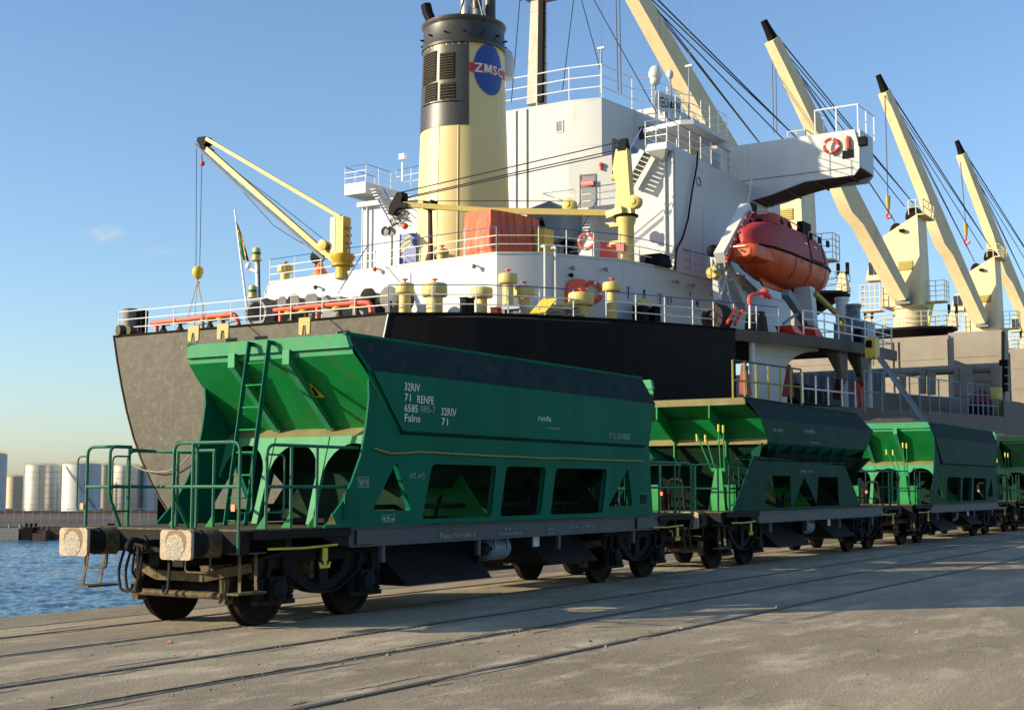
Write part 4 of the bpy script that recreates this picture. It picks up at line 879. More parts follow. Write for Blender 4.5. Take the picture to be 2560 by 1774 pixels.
# boat platform fascia and brackets at the break
fa = [(56.3, 23.25), (58.9, 22.0), (62, 20.9), (66, 20.2), (70, 20.0)]
b = MB()
for (xa, ya), (xb, yb_) in zip(fa, fa[1:]): b.hexa([(xa, ya, ZP-.5), (xb, yb_, ZP-.5), (xb, yb_+.15, ZP-.5), (xa, ya+.15, ZP-.5), (xa, ya-.02, ZP+.02), (xb, yb_-.02, ZP+.02), (xb, yb_+.15, ZP+.02), (xa, ya+.15, ZP+.02)])
b.build('platform_fascia', 'hullbrown', SHIP)
for x, y in ((63.2, 20.62), (65.4, 20.3)):
    b = MB(); b.prism([(x-.62, y-.02, ZP-.7), (x+.62, y-.02, ZP-.7), (x+.48, y-.02, ZP-1.7), (x+.2, y-.02, ZP-2.1), (x-.2, y-.02, ZP-2.1), (x-.4, y-.02, ZP-1.7)], (0, .14, 0)); b.prism([(x-.05, y+.1, ZP-.5), (x-.05, y+.9, ZP-.5), (x-.05, y+.1, ZP-2.1)], (.1, 0, 0)); b.build('davit_bracket', 'hullbrown', SHIP)
b = MB(); b.lathe((68.7, 21.2, zE(68)), [(.26, 0), (.26, 3.0), (.45, 3.5)], 12); b.build('support_pillar', 'white', SHIP)
b = MB(); b.lathe((65.2, 21.2, zE(65)), [(.14, 0), (.14, 3)], 10); b.build('support_pillar', 'white', SHIP)
b = MB(); b.lathe((57.6, 23.0, zE(57)), [(.14, 0), (.14, 3)], 10); b.build('support_pillar', 'white', SHIP)
b = MB(); n2 = 10; x0, x1 = 58.3, 60.9
pl = [(x0, 23.2, zE(58)), (x0, 23.2, ZP-.2), (x1+1.6, 21.6, ZP-.2)]+[(x1+1.6-1.6*math.sin(PI/2*k/6), 21.6+1.0*math.sin(PI/2*k/6), ZP-.55-1.0*(1-math.cos(PI/2*k/6))) for k in range(7)]+[(x1, 22.6, zE(60))]
b.prism(pl, (0, .2, 0)); b.build('screen_bulkhead', 'white', SHIP)

# ---- deckhouse level under the boat deck (walls up to ZA)
c1_ = at('D', 1117, 571, z=ZA); c2_ = at('D', 1213, 571, z=ZA); c3_ = at('D', 1399, 587, z=ZA); c4_ = at('D', 1484, 603, z=ZA); c5_ = at('D', 1599, 630, z=ZA); l1 = at('D', 608, 637, z=ZA)
walls = [l1, c1_, c2_, c3_, c4_, c5_, Vector((72, c5_.y-.3, ZA)), Vector((72, 50, ZA)), Vector((l1.x+3, 49, ZA))]
walls = [Vector((p.x, p.y, ZA)) for p in walls]
b = MB(); b.prism([(p.x, p.y, ZP-.03) for p in walls], (0, 0, ZA-ZP+.03)); b.build('deckhouse', 'white', SHIP)
cen = Vector((60, 40, 0))
ov = [p+((p-cen).normalized()*.06) for p in walls]
b = MB(); b.prism([(p.x, p.y, ZA+.003) for p in ov], (0, 0, .09)); b.build('boat_deck', 'white', SHIP)
def wallp(k, u, v, a, c):       # sight line met with the vertical plane through a-c
    n_ = Vector((-(c.y-a.y), c.x-a.x, 0)).normalized(); o = SV[k]; px_ = o[0]+u*o[2]; py = o[1]+v*o[2]
    d = Fv+Rv*((px_-1280)/FPX)+Uv*((887-py)/FPX); t = (a-CAM).dot(n_)/d.dot(n_); return CAM+d*t
def window(k, u0, v0, u1, v1, a, c, parent, mat='glass', name='window', frame='white', deep=.04):
    n_ = Vector((-(c.y-a.y), c.x-a.x, 0)).normalized()
    if n_.dot(CAM-a) < 0: n_ = -n_
    r = (c-a).normalized(); 
    P = wallp(k, u0, v0, a, c); Q = wallp(k, u1, v1, a, c); P2 = wallp(k, u0, v1, a, c)
    w2 = (Q-P).dot(r); h = abs(P.z-P2.z); c0 = Vector((P.x, P.y, P2.z))
    r = r*(1 if w2 > 0 else -1); w2 = abs(w2)
    b = MB(); t = min(.07, w2*.15)
    pts = [c0, c0+r*w2, c0+r*w2+Vector((0, 0, h)), c0+Vector((0, 0, h))]
    inn = [c0+r*t+Vector((0, 0, t)), c0+r*(w2-t)+Vector((0, 0, t)), c0+r*(w2-t)+Vector((0, 0, h-t)), c0+r*t+Vector((0, 0, h-t))]
    b.prism([p+n_*.004 for p in pts], n_*deep, [[p+n_*.004 for p in inn]]); o = b.build(name, frame, parent)
    b = MB(); b.prism([p+n_*.002 for p in inn], n_*.008); b.build('pane' if name == 'window' else 'leaf', mat, o); return o
for q in ((1735, 348, 1758, 450), (1855, 372, 1884, 447), (1977, 398, 2006, 495)): window('G', *q, c3_, c4_, SHIP)
window('G', 2060, 428, 2090, 492, c3_, c4_, SHIP, 'bluegrey'); window('G', 2262, 455, 2300, 540, c4_, c5_, SHIP)
window('E', 185, 862, 208, 905, c4_, c5_, SHIP, 'bluegrey'); window('E', 230, 925, 258, 998, c4_, c5_, SHIP)
# pipes on the deckhouse wall
for u, v0, v1 in ((1185, 100, 520), (1105, 95, 420)):
    p = wallp('G', u, v0, c2_, c3_) if u > 1150 else wallp('G', u, v0, c1_, c2_)
    b = MB(); q = Vector((p.x-.12, p.y-.12, 0)); b.tube(bend([(q.x-.5*0+.2, q.y+.3, ZA+.35), (q.x, q.y, ZA+.35), (q.x, q.y, ZP)], .2), .06, 8); b.build('wall_pipe', 'white', SHIP)
# lamps on walls
def wall_lamp(k, u, v, a, c, mat='grey'):
    n_ = Vector((-(c.y-a.y), c.x-a.x, 0)).normalized()
    if n_.dot(CAM-a) < 0: n_ = -n_
    p = wallp(k, u, v, a, c); t = MB(); t.cyl(p, p+n_*.3, .035, n=6); t.lathe(p+n_*.3+Vector((0, 0, .06)), [(.05, 0), (.1, -.05), (.1, -.14), (.06, -.2)], 10); t.build('deck_lamp', mat, SHIP)
wall_lamp('C', 935, 855, l1, c1_); wall_lamp('C', 265, 875, l1, c1_, 'red'); wall_lamp('X', 735, 358, l1, c1_, 'brown')
wall_lamp('G', 1555, 225, c2_, c3_); wall_lamp('G', 1300, 215, c2_, c3_); wall_lamp('G', 1290, 270, c2_, c3_, 'black'); wall_lamp('G', 2090, 320, c3_, c4_); wall_lamp('G', 2210, 345, c4_, c5_)

# ---- accommodation block
XT = 66.5
def prismZ(pts, z0, z1): return MB().prism([(p[0], p[1], z0) for p in pts], (0, 0, z1-z0))
ZT = 23.5
t1 = at('D', 1278, 226, z=ZT); t2 = at('D', 1353, 219, z=ZT); t3 = at('D', 1425, 247, z=ZT); t4 = at('D', 1470, 249, z=ZT)
tw = [(t1.x, 46.0), (t1.x, t1.y), (t2.x, t2.y), (t3.x, t3.y), (t4.x+.3, t4.y+.0), (t4.x+6, t4.y-.4), (t4.x+6, 48)]
b = prismZ(tw, ZA, ZT); b.build('house_tower', 'white', SHIP)
tv = [Vector((p[0], p[1], 0)) for p in tw]
window('S', 338, 735, 385, 808, tv[0], tv[1], SHIP, 'grey')
b = MB()
for u in (1405, 1490):
    p = wallp('B', u, 900, tv[0], tv[1]); b.cyl((p.x-.05, p.y, ZA), (p.x-.05, p.y, ZT-.1), .06, n=6)
b.build('downpipe', 'white', SHIP)
# port part of block with wing platform
pw = at('D', 813, 440, x=XT)
zW = 20.2
b = prismZ([(XT+.2, pw.y), (XT+.2, 45.9), (XT+8, 45.9), (XT+8, pw.y)], ZA, 19.2); b.build('house_port', 'white', SHIP)
b = prismZ([(XT-.2, pw.y+.2), (XT-.2, 45.95), (XT+8, 45.95), (XT+8, pw.y+.2)], 19.2, 19.5); b.build('bridge_deck', 'white', SHIP)
pa = at('D', 788, 440, x=XT); pb = at('D', 835, 440, x=XT)
b = MB(); b.box(XT-.6, XT+3, pb.y, pa.y, at('D', 800, 442, x=XT).z, at('D', 800, 417, x=XT).z); b.build('port_wing', 'white', SHIP)
zpw = at('D', 800, 417, x=XT).z
railing([(XT+2.5, pa.y, zpw), (XT-.55, pa.y, zpw), (XT-.55, pb.y, zpw), (XT+2, pb.y, zpw)], SHIP, 1.1, 3, 1.2, .023, 'rail', 'bluerail')
railing([(XT+1.5, pb.y-.8, zpw-.3), (XT+1.5, 46.2, zpw-.1)], SHIP, 1.3, 3, 1.3, .023, 'rail', 'bluerail')
b = MB(); a0 = at('D', 905, 408, x=XT+.5); b.cyl(a0, at('D', 905, 365, x=XT+.5), .07, n=6); q = at('D', 906, 352, x=XT+.5); b.box(q.x-.15, q.x+.15, q.y-.2, q.y+.2, q.z-.2, q.z+.15); b.build('searchlight_post', 'rail', SHIP)
for k in (0, 1):
    p = at('D', 838+k*25, 425, x=XT); q = at('D', 878+k*22, 500, x=XT-2.5)
    MB().bar(p, q, .06, .06).build('stay', 'bluerail', SHIP)
b = MB()
for u in (816, 826): p = at('D', u, 440, x=XT-.05); b.cyl((p.x, p.y, ZA), (p.x, p.y, 19.2), .06, n=6)
b.build('downpipe', 'white', SHIP)
for k in range(9):
    t_ = k/8; p = at('D', 845+30*t_, 428+52*t_, x=XT-.5); b = MB(); b.box(p.x-.35, p.x+.35, p.y-.18, p.y+.18, p.z-.03, p.z+.03); b.build('stair_tread', 'white', SHIP)

# casing block with door
door_a = wallp('S', 482, 1060, Vector((XT, 46, 0)), Vector((XT, 30, 0)))
zD = 16.75
cx_r = at('D', 1402, 470, x=XT)
dm = Vector((t2.x-t1.x, t2.y-t1.y, 0)).normalized(); nm_ = Vector((dm.y, -dm.x, 0)); nm_ = nm_ if nm_.x < 0 else -nm_
T1 = Vector((t1.x, t1.y, 0))+nm_*.03; T2 = T1+dm*8; zmid_ = wallp('S', 625, 940, T1, T2).z
b = MB(); b.prism([(T1.x, T1.y, ZA), (T2.x, T2.y, ZA), (T2.x+2, T2.y, ZA), (T1.x+4, T1.y, ZA)], (0, 0, zmid_-ZA)); b.build('house_middle', 'white', SHIP)
mid = (T1, T2)
D_ = window('S', 482, 1060, 583, 1275, mid[0], mid[1], SHIP, 'door', 'door', 'grey')
p = wallp('S', 532, 1112, *mid); b = MB(); b.box(p.x-.12, p.x-.1, p.y-.42, p.y+.42, p.z-.15, p.z+.18); b.build('door_sign', 'letterred', SHIP)
vs, fs = text_geo('NO SMOKING', .13); b = MB(); b.add([(p.x-.127, p.y+.4-u*.95, p.z-.03+v) for u, v in vs], fs); b.build('lettering', 'letter', SHIP, flat=True)
p = wallp('S', 617, 1000, *mid); b = MB(); b.ball(p+Vector((-.1, 0, 0)), .13); b.cyl(p+Vector((-.1, 0, -.3)), p+Vector((-.1, 0, -.1)), .08, n=8); b.build('alarm_lamp', 'red', SHIP)
# platform in front of the door and the block below it
e0 = at('C', 1420, 560, x=63.2); e1 = at('C', 1880, 560, x=63.2)
b = MB(); b.box(63.2, XT-.01, e1.y, e0.y+.6, zD-.35, zD-.08); b.build('door_platform', 'white', SHIP)
b = MB(); b.box(64.2, XT-.02, e1.y+.3, e0.y-.5, ZA+.1, zD-.36); b.build('lower_casing', 'white', SHIP)
b = MB(); b.box(62.0, 63.4, at('C', 1530, 600, x=62).y, at('C', 1480, 600, x=62).y, ZA+.1, at('C', 1500, 470, x=62).z); b.build('casing_corner', 'white', SHIP)
railing([(63.3, e1.y, zD-.08), (63.3, e1.y+2.2, zD-.08)], SHIP, 1.1, 3, 1.2, .023, 'rail', 'bluerail'); railing([(63.3, e0.y-1.5, zD-.08), (63.3, e0.y+.5, zD-.08), (65.5, e0.y+.5, zD-.08)], SHIP, 1.1, 3, 1.2, .023, 'rail', 'bluerail')
b = MB(); s0 = at('C', 1690, 530, x=62.8); s1 = at('C', 1560, 770, x=60.5)
for dy in (-.45, .45):
    b.bar(s0+Vector((0, dy, 0)), s1+Vector((0, dy, 0)), .05, .22)
b.build('stair_stringer', 'white', SHIP)
for k in range(11): p = s0.lerp(s1, (k+.5)/11); MB().box(p.x-.12, p.x+.12, p.y-.42, p.y+.42, p.z-.02, p.z+.02).build('stair_tread', 'white', SHIP)
for dy in (-.5, .5): MB().tube([s0+Vector((0, dy, 1)), s1+Vector((0, dy, 1))], .03, 5).build('stair_rail', 'bluerail', SHIP)

# starboard block C with wing
C0 = at('D', 1521, 612, z=ZA); XC = C0.x; YCs = C0.y
zc = at('D', 1521, 347, x=XC).z
XW = 68.0
zr = wallp('S', 1370, 1015, Vector((XC, YCs, 0)), Vector((XW, YCs, 0))).z
side_top = [(XC, YCs, zc), (XW, YCs, zr+.1)]
zc = (zc+zr)/2
yCl = at('D', 1408, 450, x=XC).y; b = prismZ([(XC, YCs), (XC, yCl), (XT+6, yCl), (XT+6, YCs)], ZA+.1, zc); b.build('house_starboard', 'white', SHIP)
cva, cvb = Vector((XC, 33, 0)), Vector((XC, YCs, 0)); sva, svb = Vector((XC, YCs, 0)), Vector((XW, YCs, 0))
b = MB(); p = wallp('E', 255, 145, sva, svb); b.lathe(p+Vector((0, .02, 0)), [(.0, 0), (.14, 0), (.2, .02), (.24, .06), (.24, 0)], 14, (0, -1, 0)); b.build('porthole', 'glass', SHIP)
b = MB()
for u in (40, 95):
    p = wallp('E', u, 500, cva, cvb); b.cyl((p.x-.08, p.y, ZA+.1), (p.x-.08, p.y, zc-.2), .07, n=6)
b.build('downpipe', 'white', SHIP)
for u in (200, 285):
    p = wallp('E', u, 500, sva, svb); MB().box(p.x-.02, p.x+.02, p.y-.012, p.y, ZA+.1, zc-2.5).build('seam', 'white', SHIP)
# soot stain is paint wear: sooty white plating aft of the boat
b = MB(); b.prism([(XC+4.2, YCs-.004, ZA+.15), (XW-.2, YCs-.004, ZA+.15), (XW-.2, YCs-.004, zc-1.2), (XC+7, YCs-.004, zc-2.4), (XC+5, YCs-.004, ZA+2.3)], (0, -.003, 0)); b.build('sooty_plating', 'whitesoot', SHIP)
# platform at top of stairs (corner bay)
q0 = at('9', 222, 840, x=XC-.6); q1 = at('9', 565, 790, x=XC-.6); 
b = MB(); b.box(XC-.7, XC+3, q1.y, q0.y, zc-.15, at('9', 560, 790, x=XC-.7).z); b.build('bay_platform', 'white', SHIP)
b = MB(); b.prism([(XC-.7, q1.y+.05, zc-.15), (XC-.7, q0.y-.05, zc-.15), (XC, (q0.y+q1.y)/2, zc-.75)], (.3, 0, -.0)); b.build('bay_bracket', 'white', SHIP)
zb_ = at('9', 560, 790, x=XC-.7).z
railing([(XC+2.9, q0.y, zb_), (XC-.65, q0.y, zb_), (XC-.65, q1.y, zb_), (XC+7.2, q1.y, zb_)], SHIP, 1.15, 3, 1.3, .023, 'rail', 'bluerail')
# diagonal white stairs behind the provision crane
s0 = at('S', 905, 930, x=XC-.35); s1 = at('S', 790, 1135, x=XC-.35)
b = MB()
for d in (0, .75): b.bar(s0+Vector((-d, 0, 0)), s1+Vector((-d, 0, 0)), .05, .28)
b.build('stair_stringer', 'white', SHIP)
for k in range(8): p = s0.lerp(s1, (k+.5)/8); MB().box(p.x-.72, p.x-.02, p.y-.16, p.y+.16, p.z-.05, p.z+.0).build('stair_tread', 'grey', SHIP)
MB().tube([s0+Vector((-.75, 0, 1.1)), s1+Vector((-.75, 0, 1.1))], .03, 5).build('stair_rail', 'bluerail', SHIP)

# wheelhouse with overhanging roof
wh = [(XC+2.6, 33.3), (XC+2.6, q1.y+1.1), (XW-.5, q1.y+.9), (XW-.5, 27.2+.8), (XW+3.5, 28.0), (XW+3.5, 33.3)]
ztw = 21.7
w1 = at('S', 1000, 690, x=t3.x); wa = Vector((t3.x, t3.y, 0)); wb = Vector((w1.x, w1.y, 0)); wc_ = Vector((w1.x+1.4, w1.y-.25, 0)); wd = Vector((XW+7, w1.y-.3, 0))
b = prismZ([(wa.x+.02, wa.y+1), (wa.x+.02, wa.y), (wb.x, wb.y), (wc_.x, wc_.y), (wd.x, wd.y), (wd.x, wa.y+1)], zc-.6, ZT-.05); b.build('wheelhouse', 'white', SHIP)
window('S', 835, 765, 917, 860, wa, wb, SHIP); window('S', 1010, 785, 1032, 860, wb, wc_, SHIP)
for u0, u1 in ((1080, 1170), (1190, 1240)): window('9', u0, 870, u1, 1020, wc_, wd, SHIP)
r0 = at('9', 790, 500, y=28.6); rA = at('9', 985, 440, y=27.3); rB = at('9', 1550, 560, y=27.3)
zr0, zr1 = at('9', 985, 510, y=27.3).z, rA.z
b = MB(); b.prism([(rA.x-.3, 27.9, zr0), (rA.x, 27.3, zr0), (rB.x, 27.3, zr0), (rB.x, 30.2, zr0), (rA.x+.2, 30.2, zr0)], (0, 0, zr1-zr0)); b.build('roof_slab', 'white', SHIP)
b = MB(); b.prism([(rB.x-.5, 27.32, zr0), (rB.x-.02, 27.32, zr0), (rB.x-.02, 27.32, zr0-2.0), (rB.x-.35, 27.32, zr0-2.0), (rB.x-.42, 27.32, zr0-.7)], (0, .3, 0)); b.build('roof_bracket', 'white', SHIP)
MB().box(rA.x+.4, rB.x-.6, 27.9, 28.1, zc, zc+.05).build('coaming', 'white', SHIP)
b = MB(); b.box(rA.x+.3, rB.x-.4, wc_.y-.5, wc_.y-.36, zr0-1.9, zr0-.02); b.build('wheelhouse_window_band', 'glass', SHIP)
railing([(rA.x-1.5, 28.5, zr1), (rA.x, 27.4, zr1), (rB.x-.1, 27.4, zr1), (rB.x-.1, 31, zr1)], SHIP, 1.25, 3, 1.2, .023, 'rail')
# starboard bridge wing
wr = at('S', 1350, 870, x=XW); wt = at('S', 2085, 818, x=XW); we = at('S', 2180, 990, x=XW-.0)
zwt = (wr.z+wt.z)/2
bot = [at('S', u, v, x=XW) for u, v in ((2180, 1068), (2090, 1022), (1850, 1100), (1640, 1180), (1520, 1215), (1500, 1235))]
prof = [(YCs+3, zwt), (we.y+.25, zwt), (we.y, zwt-1.0), (bot[0].y, bot[0].z+.45), (bot[0].y+.3, bot[0].z+.1), (bot[2].y, bot[2].z), (bot[3].y, bot[3].z), (bot[4].y, bot[4].z), (YCs, bot[5].z-.2), (YCs+3, bot[5].z-.2)]
b = MB(); b.prism([(XW, y, z) for y, z in prof], (.12, 0, 0)); b.build('bridge_wing', 'white', SHIP)
b = MB(); b.prism([(XW+2.3, y, z) for y, z in prof], (.12, 0, 0)); b.build('bridge_wing', 'white', SHIP)
b = MB(); b.prism([(XW+.1, prof[3][0]+.05, prof[3][1]), (XW+.1, YCs+2, bot[5].z-.1), (XW+2.3, YCs+2, bot[5].z-.1), (XW+2.3, prof[3][0]+.05, prof[3][1])], (0, 0, .12)); b.build('wing_underside', 'brown', SHIP)
for k in range(5): t_ = (k+.5)/5; b = MB(); y = prof[3][0]+(YCs+2-prof[3][0])*t_; z = prof[3][1]+(bot[5].z-.1-prof[3][1])*t_; b.box(XW+.1, XW+2.3, y-.03, y+.03, z-.12, z); b.build('underside_beam', 'brown', SHIP)
b = MB(); b.box(XW+.12, XW+2.3, we.y-.02, we.y+.12, bot[0].z+.5, zwt); b.build('wing_end', 'white', SHIP)
b = MB(); b.box(XW-.03, XW-.0, we.y+.3, YCs+2, zwt-2.02, zwt-1.98); b.build('seam', 'grey', SHIP)
b = MB(); b.box(XW-.03, XW-.0, we.y+.3, we.y+.9, at('S', 2150, 955, x=XW).z, at('S', 2150, 905, x=XW).z); b.build('wing_opening', 'black', SHIP)
f0 = at('S', 1815, 830, x=XW+.5); f1 = at('S', 2075, 820, x=XW+.5)
railing([(XW+1.6, we.y+2.4, zwt), (XW+.2, we.y+2.4, zwt), (XW+.2, we.y+.1, zwt), (XW+3, we.y+.1, zwt)], SHIP, 1.35, 1, 1.3, .035, 'rail')
b = MB(); p = at('S', 2200, 858, x=XW); b.box(p.x-.2, p.x+.2, p.y-.2, p.y+.2, p.z-.22, p.z+.22); b.cyl((p.x, p.y, p.z-.1), (p.x+.1, p.y+.5, p.z-.3), .05, n=6); b.build('floodlight', 'black', SHIP)
# long hose hanging down the wall corner
b = MB(); b.tube([at('E', u, v, y=YCs-.15) for u, v in ((250, -60), (245, 40), (215, 200), (185, 400), (150, 520), (112, 590), (105, 660), (100, 730))], .05, 6); b.build('hanging_hose', 'black', SHIP)

# top of the house: rails, mast
railing([(t1.x+.1, 45.5, ZT), (t1.x+.1, t1.y, ZT), (t2.x, t2.y, ZT), (t3.x, t3.y+.1, ZT), (t4.x, t4.y+.1, ZT), (t4.x+3.5, t4.y-.2, ZT)], SHIP, 1.9, 3, 2.2, .034, 'rail')
M['mast'] = paint('stained mast paint', (.42, .38, .3), .6, .2, (.16, .12, .08), .45, 1.2, streak=True)
mp1 = thing('radar_mast', 'white streaked mast rising from the top of the accommodation block beside the funnel', 'mast', (69, 40, ZT))
p0 = at('D', 1207, 237, x=69); p1 = at('D', 1212, -25, x=69)
b = MB(); b.loft([[Vector(p0)+Vector((dx*.5, dy*.42, 0)) for dx, dy in ((-1, -1), (1, -1), (1, 1), (-1, 1))], [Vector(p1)+Vector((dx*.35, dy*.33, 0)) for dx, dy in ((-1, -1), (1, -1), (1, 1), (-1, 1))]]); b.build('column', 'mast', mp1)
b = MB(); b.bar(p0+Vector((-.4, -.52, 0)), p1+Vector((-.3, -.4, 0)), .34, .3); b.build('cable_trunk', 'black', mp1)
for k in range(7): t_ = (k+.5)/7; c0 = p0.lerp(p1, t_); h_ = .47*(1-t_)+.36*t_; MB().box(c0.x-h_, c0.x+h_, c0.y-h_, c0.y+h_, c0.z, c0.z+.03).build('band', 'grey', mp1)
b = MB(); b.box(p1.x-.9, p1.x+.9, p1.y-2.2, p1.y+.9, p1.z-.6, p1.z-.5); b.cyl((p1.x-.5, p1.y-1.5, p1.z-1.0), (p1.x-.5, p1.y-1.5, p1.z-.3), .28, n=10); b.build('crosstree', 'grey', mp1)
b = MB(); b.box(p1.x-.7, p1.x-.5, p1.y-2.1, p1.y-.7, p1.z-1.05, p1.z-.85); b.build('radar_scanner', 'red', mp1)
for q in ((-.6, .9), (-.6, -2.1)): b = MB(); b.lathe((p1.x+q[0], p1.y+q[1], p1.z-.75), [(.05, 0), (.14, .05), (.14, .25), (.05, .3)], 8); b.build('lantern', 'black', mp1)
# antenna whip and posts on the monkey island
def whip(k, u0, v0, u1, v1, x, label, r=.045, cat='antenna', mat='bluegrey', extra=None):
    a = at(k, u0, v0, x=x); c = at(k, u1, v1, x=x); t = thing('antenna', label, cat, a)
    MB().cyl(a, a.lerp(c, .45), r*1.4, n=6).build('pole', mat, t); MB().cyl(a.lerp(c, .45), c, r*.6, r*.3, n=5).build('whip', mat, t)
    b = MB(); q = a.lerp(c, .45); b.box(q.x-.1, q.x+.1, q.y-.2, q.y+.2, q.z-.05, q.z+.05); b.build('bracket', 'rail', t); return t
whip('D', 1351, 215, 1354, -20, 68, 'tall thin whip antenna at the aft corner of the house top')
whip('D', 1549, 280, 1551, -10, 66, 'very thin whip antenna in front of the thick crane jib', .03)
t = thing('satellite_dome', 'small white dish antenna on a post above the wheelhouse', 'antenna', at('D', 1474, 250, x=68))
a = at('S', 940, 640, x=68); c = at('S', 940, 500, x=68); MB().cyl(a, c, .07, n=6).build('post', 'grey', t); p = at('S', 940, 490, x=68); b = MB(); b.ball(p, .3, 8); b.build('base_dome', 'white', t); p = at('S', 942, 445, x=68); b = MB(); b.lathe(p, [(.0, 0), (.3, .03), (.42, .1), (.3, .06)], 14, (-1, .1, .2)); b.ball(p, .38, 8, 1.2); b.build('dish', 'white', t)
t = thing('radome', 'slim white radome on a thin post right of the dish antenna', 'antenna', at('S', 1035, 590, x=68))
MB().cyl(at('S', 1037, 590, x=68), at('S', 1033, 480, x=68), .05, n=6).build('post', 'grey', t); b = MB(); p = at('S', 1030, 452, x=68); b.ball(p, .2, 8, 1.4); b.build('dome', 'white', t)
t = thing('radome', 'large white capsule dome half hidden behind the funnel edge', 'antenna', at('B', 1310, 640, x=60))
b = MB(); p = at('B', 1300, 530, x=60.5); q = at('B', 1300, 640, x=60.5); b.lathe(Vector((p.x, p.y, q.z)), [(.0, 0), (.55, .05), (.62, .3), (.62, 1.1), (.5, 1.5), (.25, 1.75), (.0, 1.8)], 18); b.build('dome', 'white', t); MB().cyl((p.x, p.y, ZT), (p.x, p.y, q.z), .15, n=8).build('post', 'rail', t)
t = thing('name_board', 'white ship name board with dark letters on a frame above the wheelhouse', 'sign', at('S', 1010, 610, x=64))
a = at('S', 945, 550, x=64.5); c = at('S', 1100, 600, x=66.5); 
b = MB(); hgt = .95; b.hexa([a+Vector((0, 0, -hgt)), c+Vector((0, 0, -hgt)), c+Vector((.05, .05, -hgt)), a+Vector((.05, .05, -hgt)), a, c, c+Vector((.05, .05, 0)), a+Vector((.05, .05, 0))]); b.build('board', 'white', t)
vs, fs = text_geo('YEOMAN', .8); w0 = max(v[0] for v in vs)
a2 = a+Vector((-.02, -.02, -.8)); c2b = c+Vector((-.02, -.02, -.8)); b = MB(); b.add([a2.lerp(c2b, .08+.84*u/w0)+Vector((0, 0, v)) for u, v in vs], fs); b.build('lettering', 'black', t, flat=True)
for q in (.05, .5, .95): p = a.lerp(c, q); MB().cyl(p+Vector((0, 0, -2.2)), p, .04, n=5).build('post', 'rail', t)
vs, fs = text_geo('IMO 9130', .5); w0 = max(v[0] for v in vs)
a2 = wallp('9', 450, 375, wb, wc_); 
b = MB(); e = (wc_-wb).normalized(); b.add([a2+e*(u*.42)+Vector((-.02, -.02, v*.9)) for u, v in vs], fs); b.build('lettering', 'bluegrey', SHIP, flat=True)

# ---- funnel
fc = Vector((56.6, 0, 0)); fcy = at('D', 1042, 500, x=56.6).y
FU = thing('funnel', 'tall cream yellow ship funnel with black louvred panel and blue disc emblem', 'funnel', (56.6, fcy, ZA))
def frad(z): t = (z-ZA)/(24.5-ZA); return 2.45*(1-t)+2.05*t
zrim = at('D', 1035, 66, x=56.6).z; zpb = at('D', 1000, 282, x=56.6-2.2).z; zrb = at('D', 1000, 98, x=56.6-2).z
NF = 48
def fpt(az, z, off=0): r = frad(z)+off; return Vector((56.6+r*math.cos(az)*1.0, fcy+r*math.sin(az), z))
camaz = math.atan2(CAM.y-fcy, CAM.x-56.6)
def faz(k, u, v):    # azimuth on the funnel seen along a sight line
    o = SV[k]; px_ = o[0]+u*o[2]; py = o[1]+v*o[2]; d = Fv+Rv*((px_-1280)/FPX)+Uv*((887-py)/FPX); z = 20
    for _ in range(4):
        r = frad(z); ox = CAM.x-56.6; oy = CAM.y-fcy; A = d.x**2+d.y**2; B2 = ox*d.x+oy*d.y; Cc = ox*ox+oy*oy-r*r; disc = max(B2*B2-A*Cc, 0)
        t = (-B2-math.sqrt(disc))/A; p = CAM+d*t; z = p.z
    return math.atan2(p.y-fcy, p.x-56.6) % (2*PI), p.z
b = MB(); b.loft([[fpt(2*PI*i/NF, z) for i in range(NF)] for z in (ZA, 15, 18, 21, zrb+.02)]); b.build('casing', 'funnel', FU)
b = MB(); b.loft([[fpt(2*PI*i/NF, z, o) for i in range(NF)] for z, o in ((zrb, .03), (zrb, .1), (zrb+.12, .12), (zrb+.2, .06), (zrim-.25, .04), (zrim-.1, .14), (zrim, .16), (zrim+.05, .08), (zrim+.06, -.4))], cap=True); b.build('top_ring', 'funnelblack', FU)
azl, _ = faz('B', 640, 600); azr, _ = faz('B', 1028, 600)
azl = azl % (2*PI); azr = azr % (2*PI)
if azl > azr: azl -= 2*PI
def curved(az0, az1, z0, z1, off, mat, name, n=14, th=.03):
    b = MB(); rows = []
    for z in (z0, z1): rows.append([fpt(az0+(az1-az0)*i/n, z, off+th) for i in range(n+1)])
    inner = [[fpt(az0+(az1-az0)*i/n, z, off-.02) for i in range(n+1)] for z in (z0, z1)]
    o = len(b.v); vs = rows[0]+rows[1]+inner[0]+inner[1]; m = n+1; f = []
    for i in range(n): f += [(i, i+1, m+i+1, m+i), (i, 2*m+i, 2*m+i+1, i+1), (m+i, m+i+1, 3*m+i+1, 3*m+i)]
    f += [(0, m, 3*m, 2*m), (n, 2*m+n, 3*m+n, m+n)]
    b.add(vs, f); return b.build(name, mat, FU)
curved(azl-.35, azr, zpb, zrb, .0, 'funnelblack', 'black_panel', 20)
for (u0, v0, u1, v1) in ((680, 450, 772, 650), (802, 430, 915, 625), (686, 690, 778, 820), (804, 672, 920, 800)):
    a0, z1 = faz('B', u0, v0); a1, z0 = faz('B', u1, v1); 
    g = curved(a0, a1, z0, z1, .03, 'black', 'louvre_frame', 5, .02)
    nn = int((z1-z0)/.13)
    for k in range(nn):
        z = z0+(z1-z0)*(k+.5)/nn; b = MB(); pts = [fpt(a0+(a1-a0)*(.04+.92*i/5), z, .055) for i in range(6)]
        for p, q in zip(pts, pts[1:]): b.bar(p, q, .05, .03)
        b.build('louvre_slat', 'dust', g)
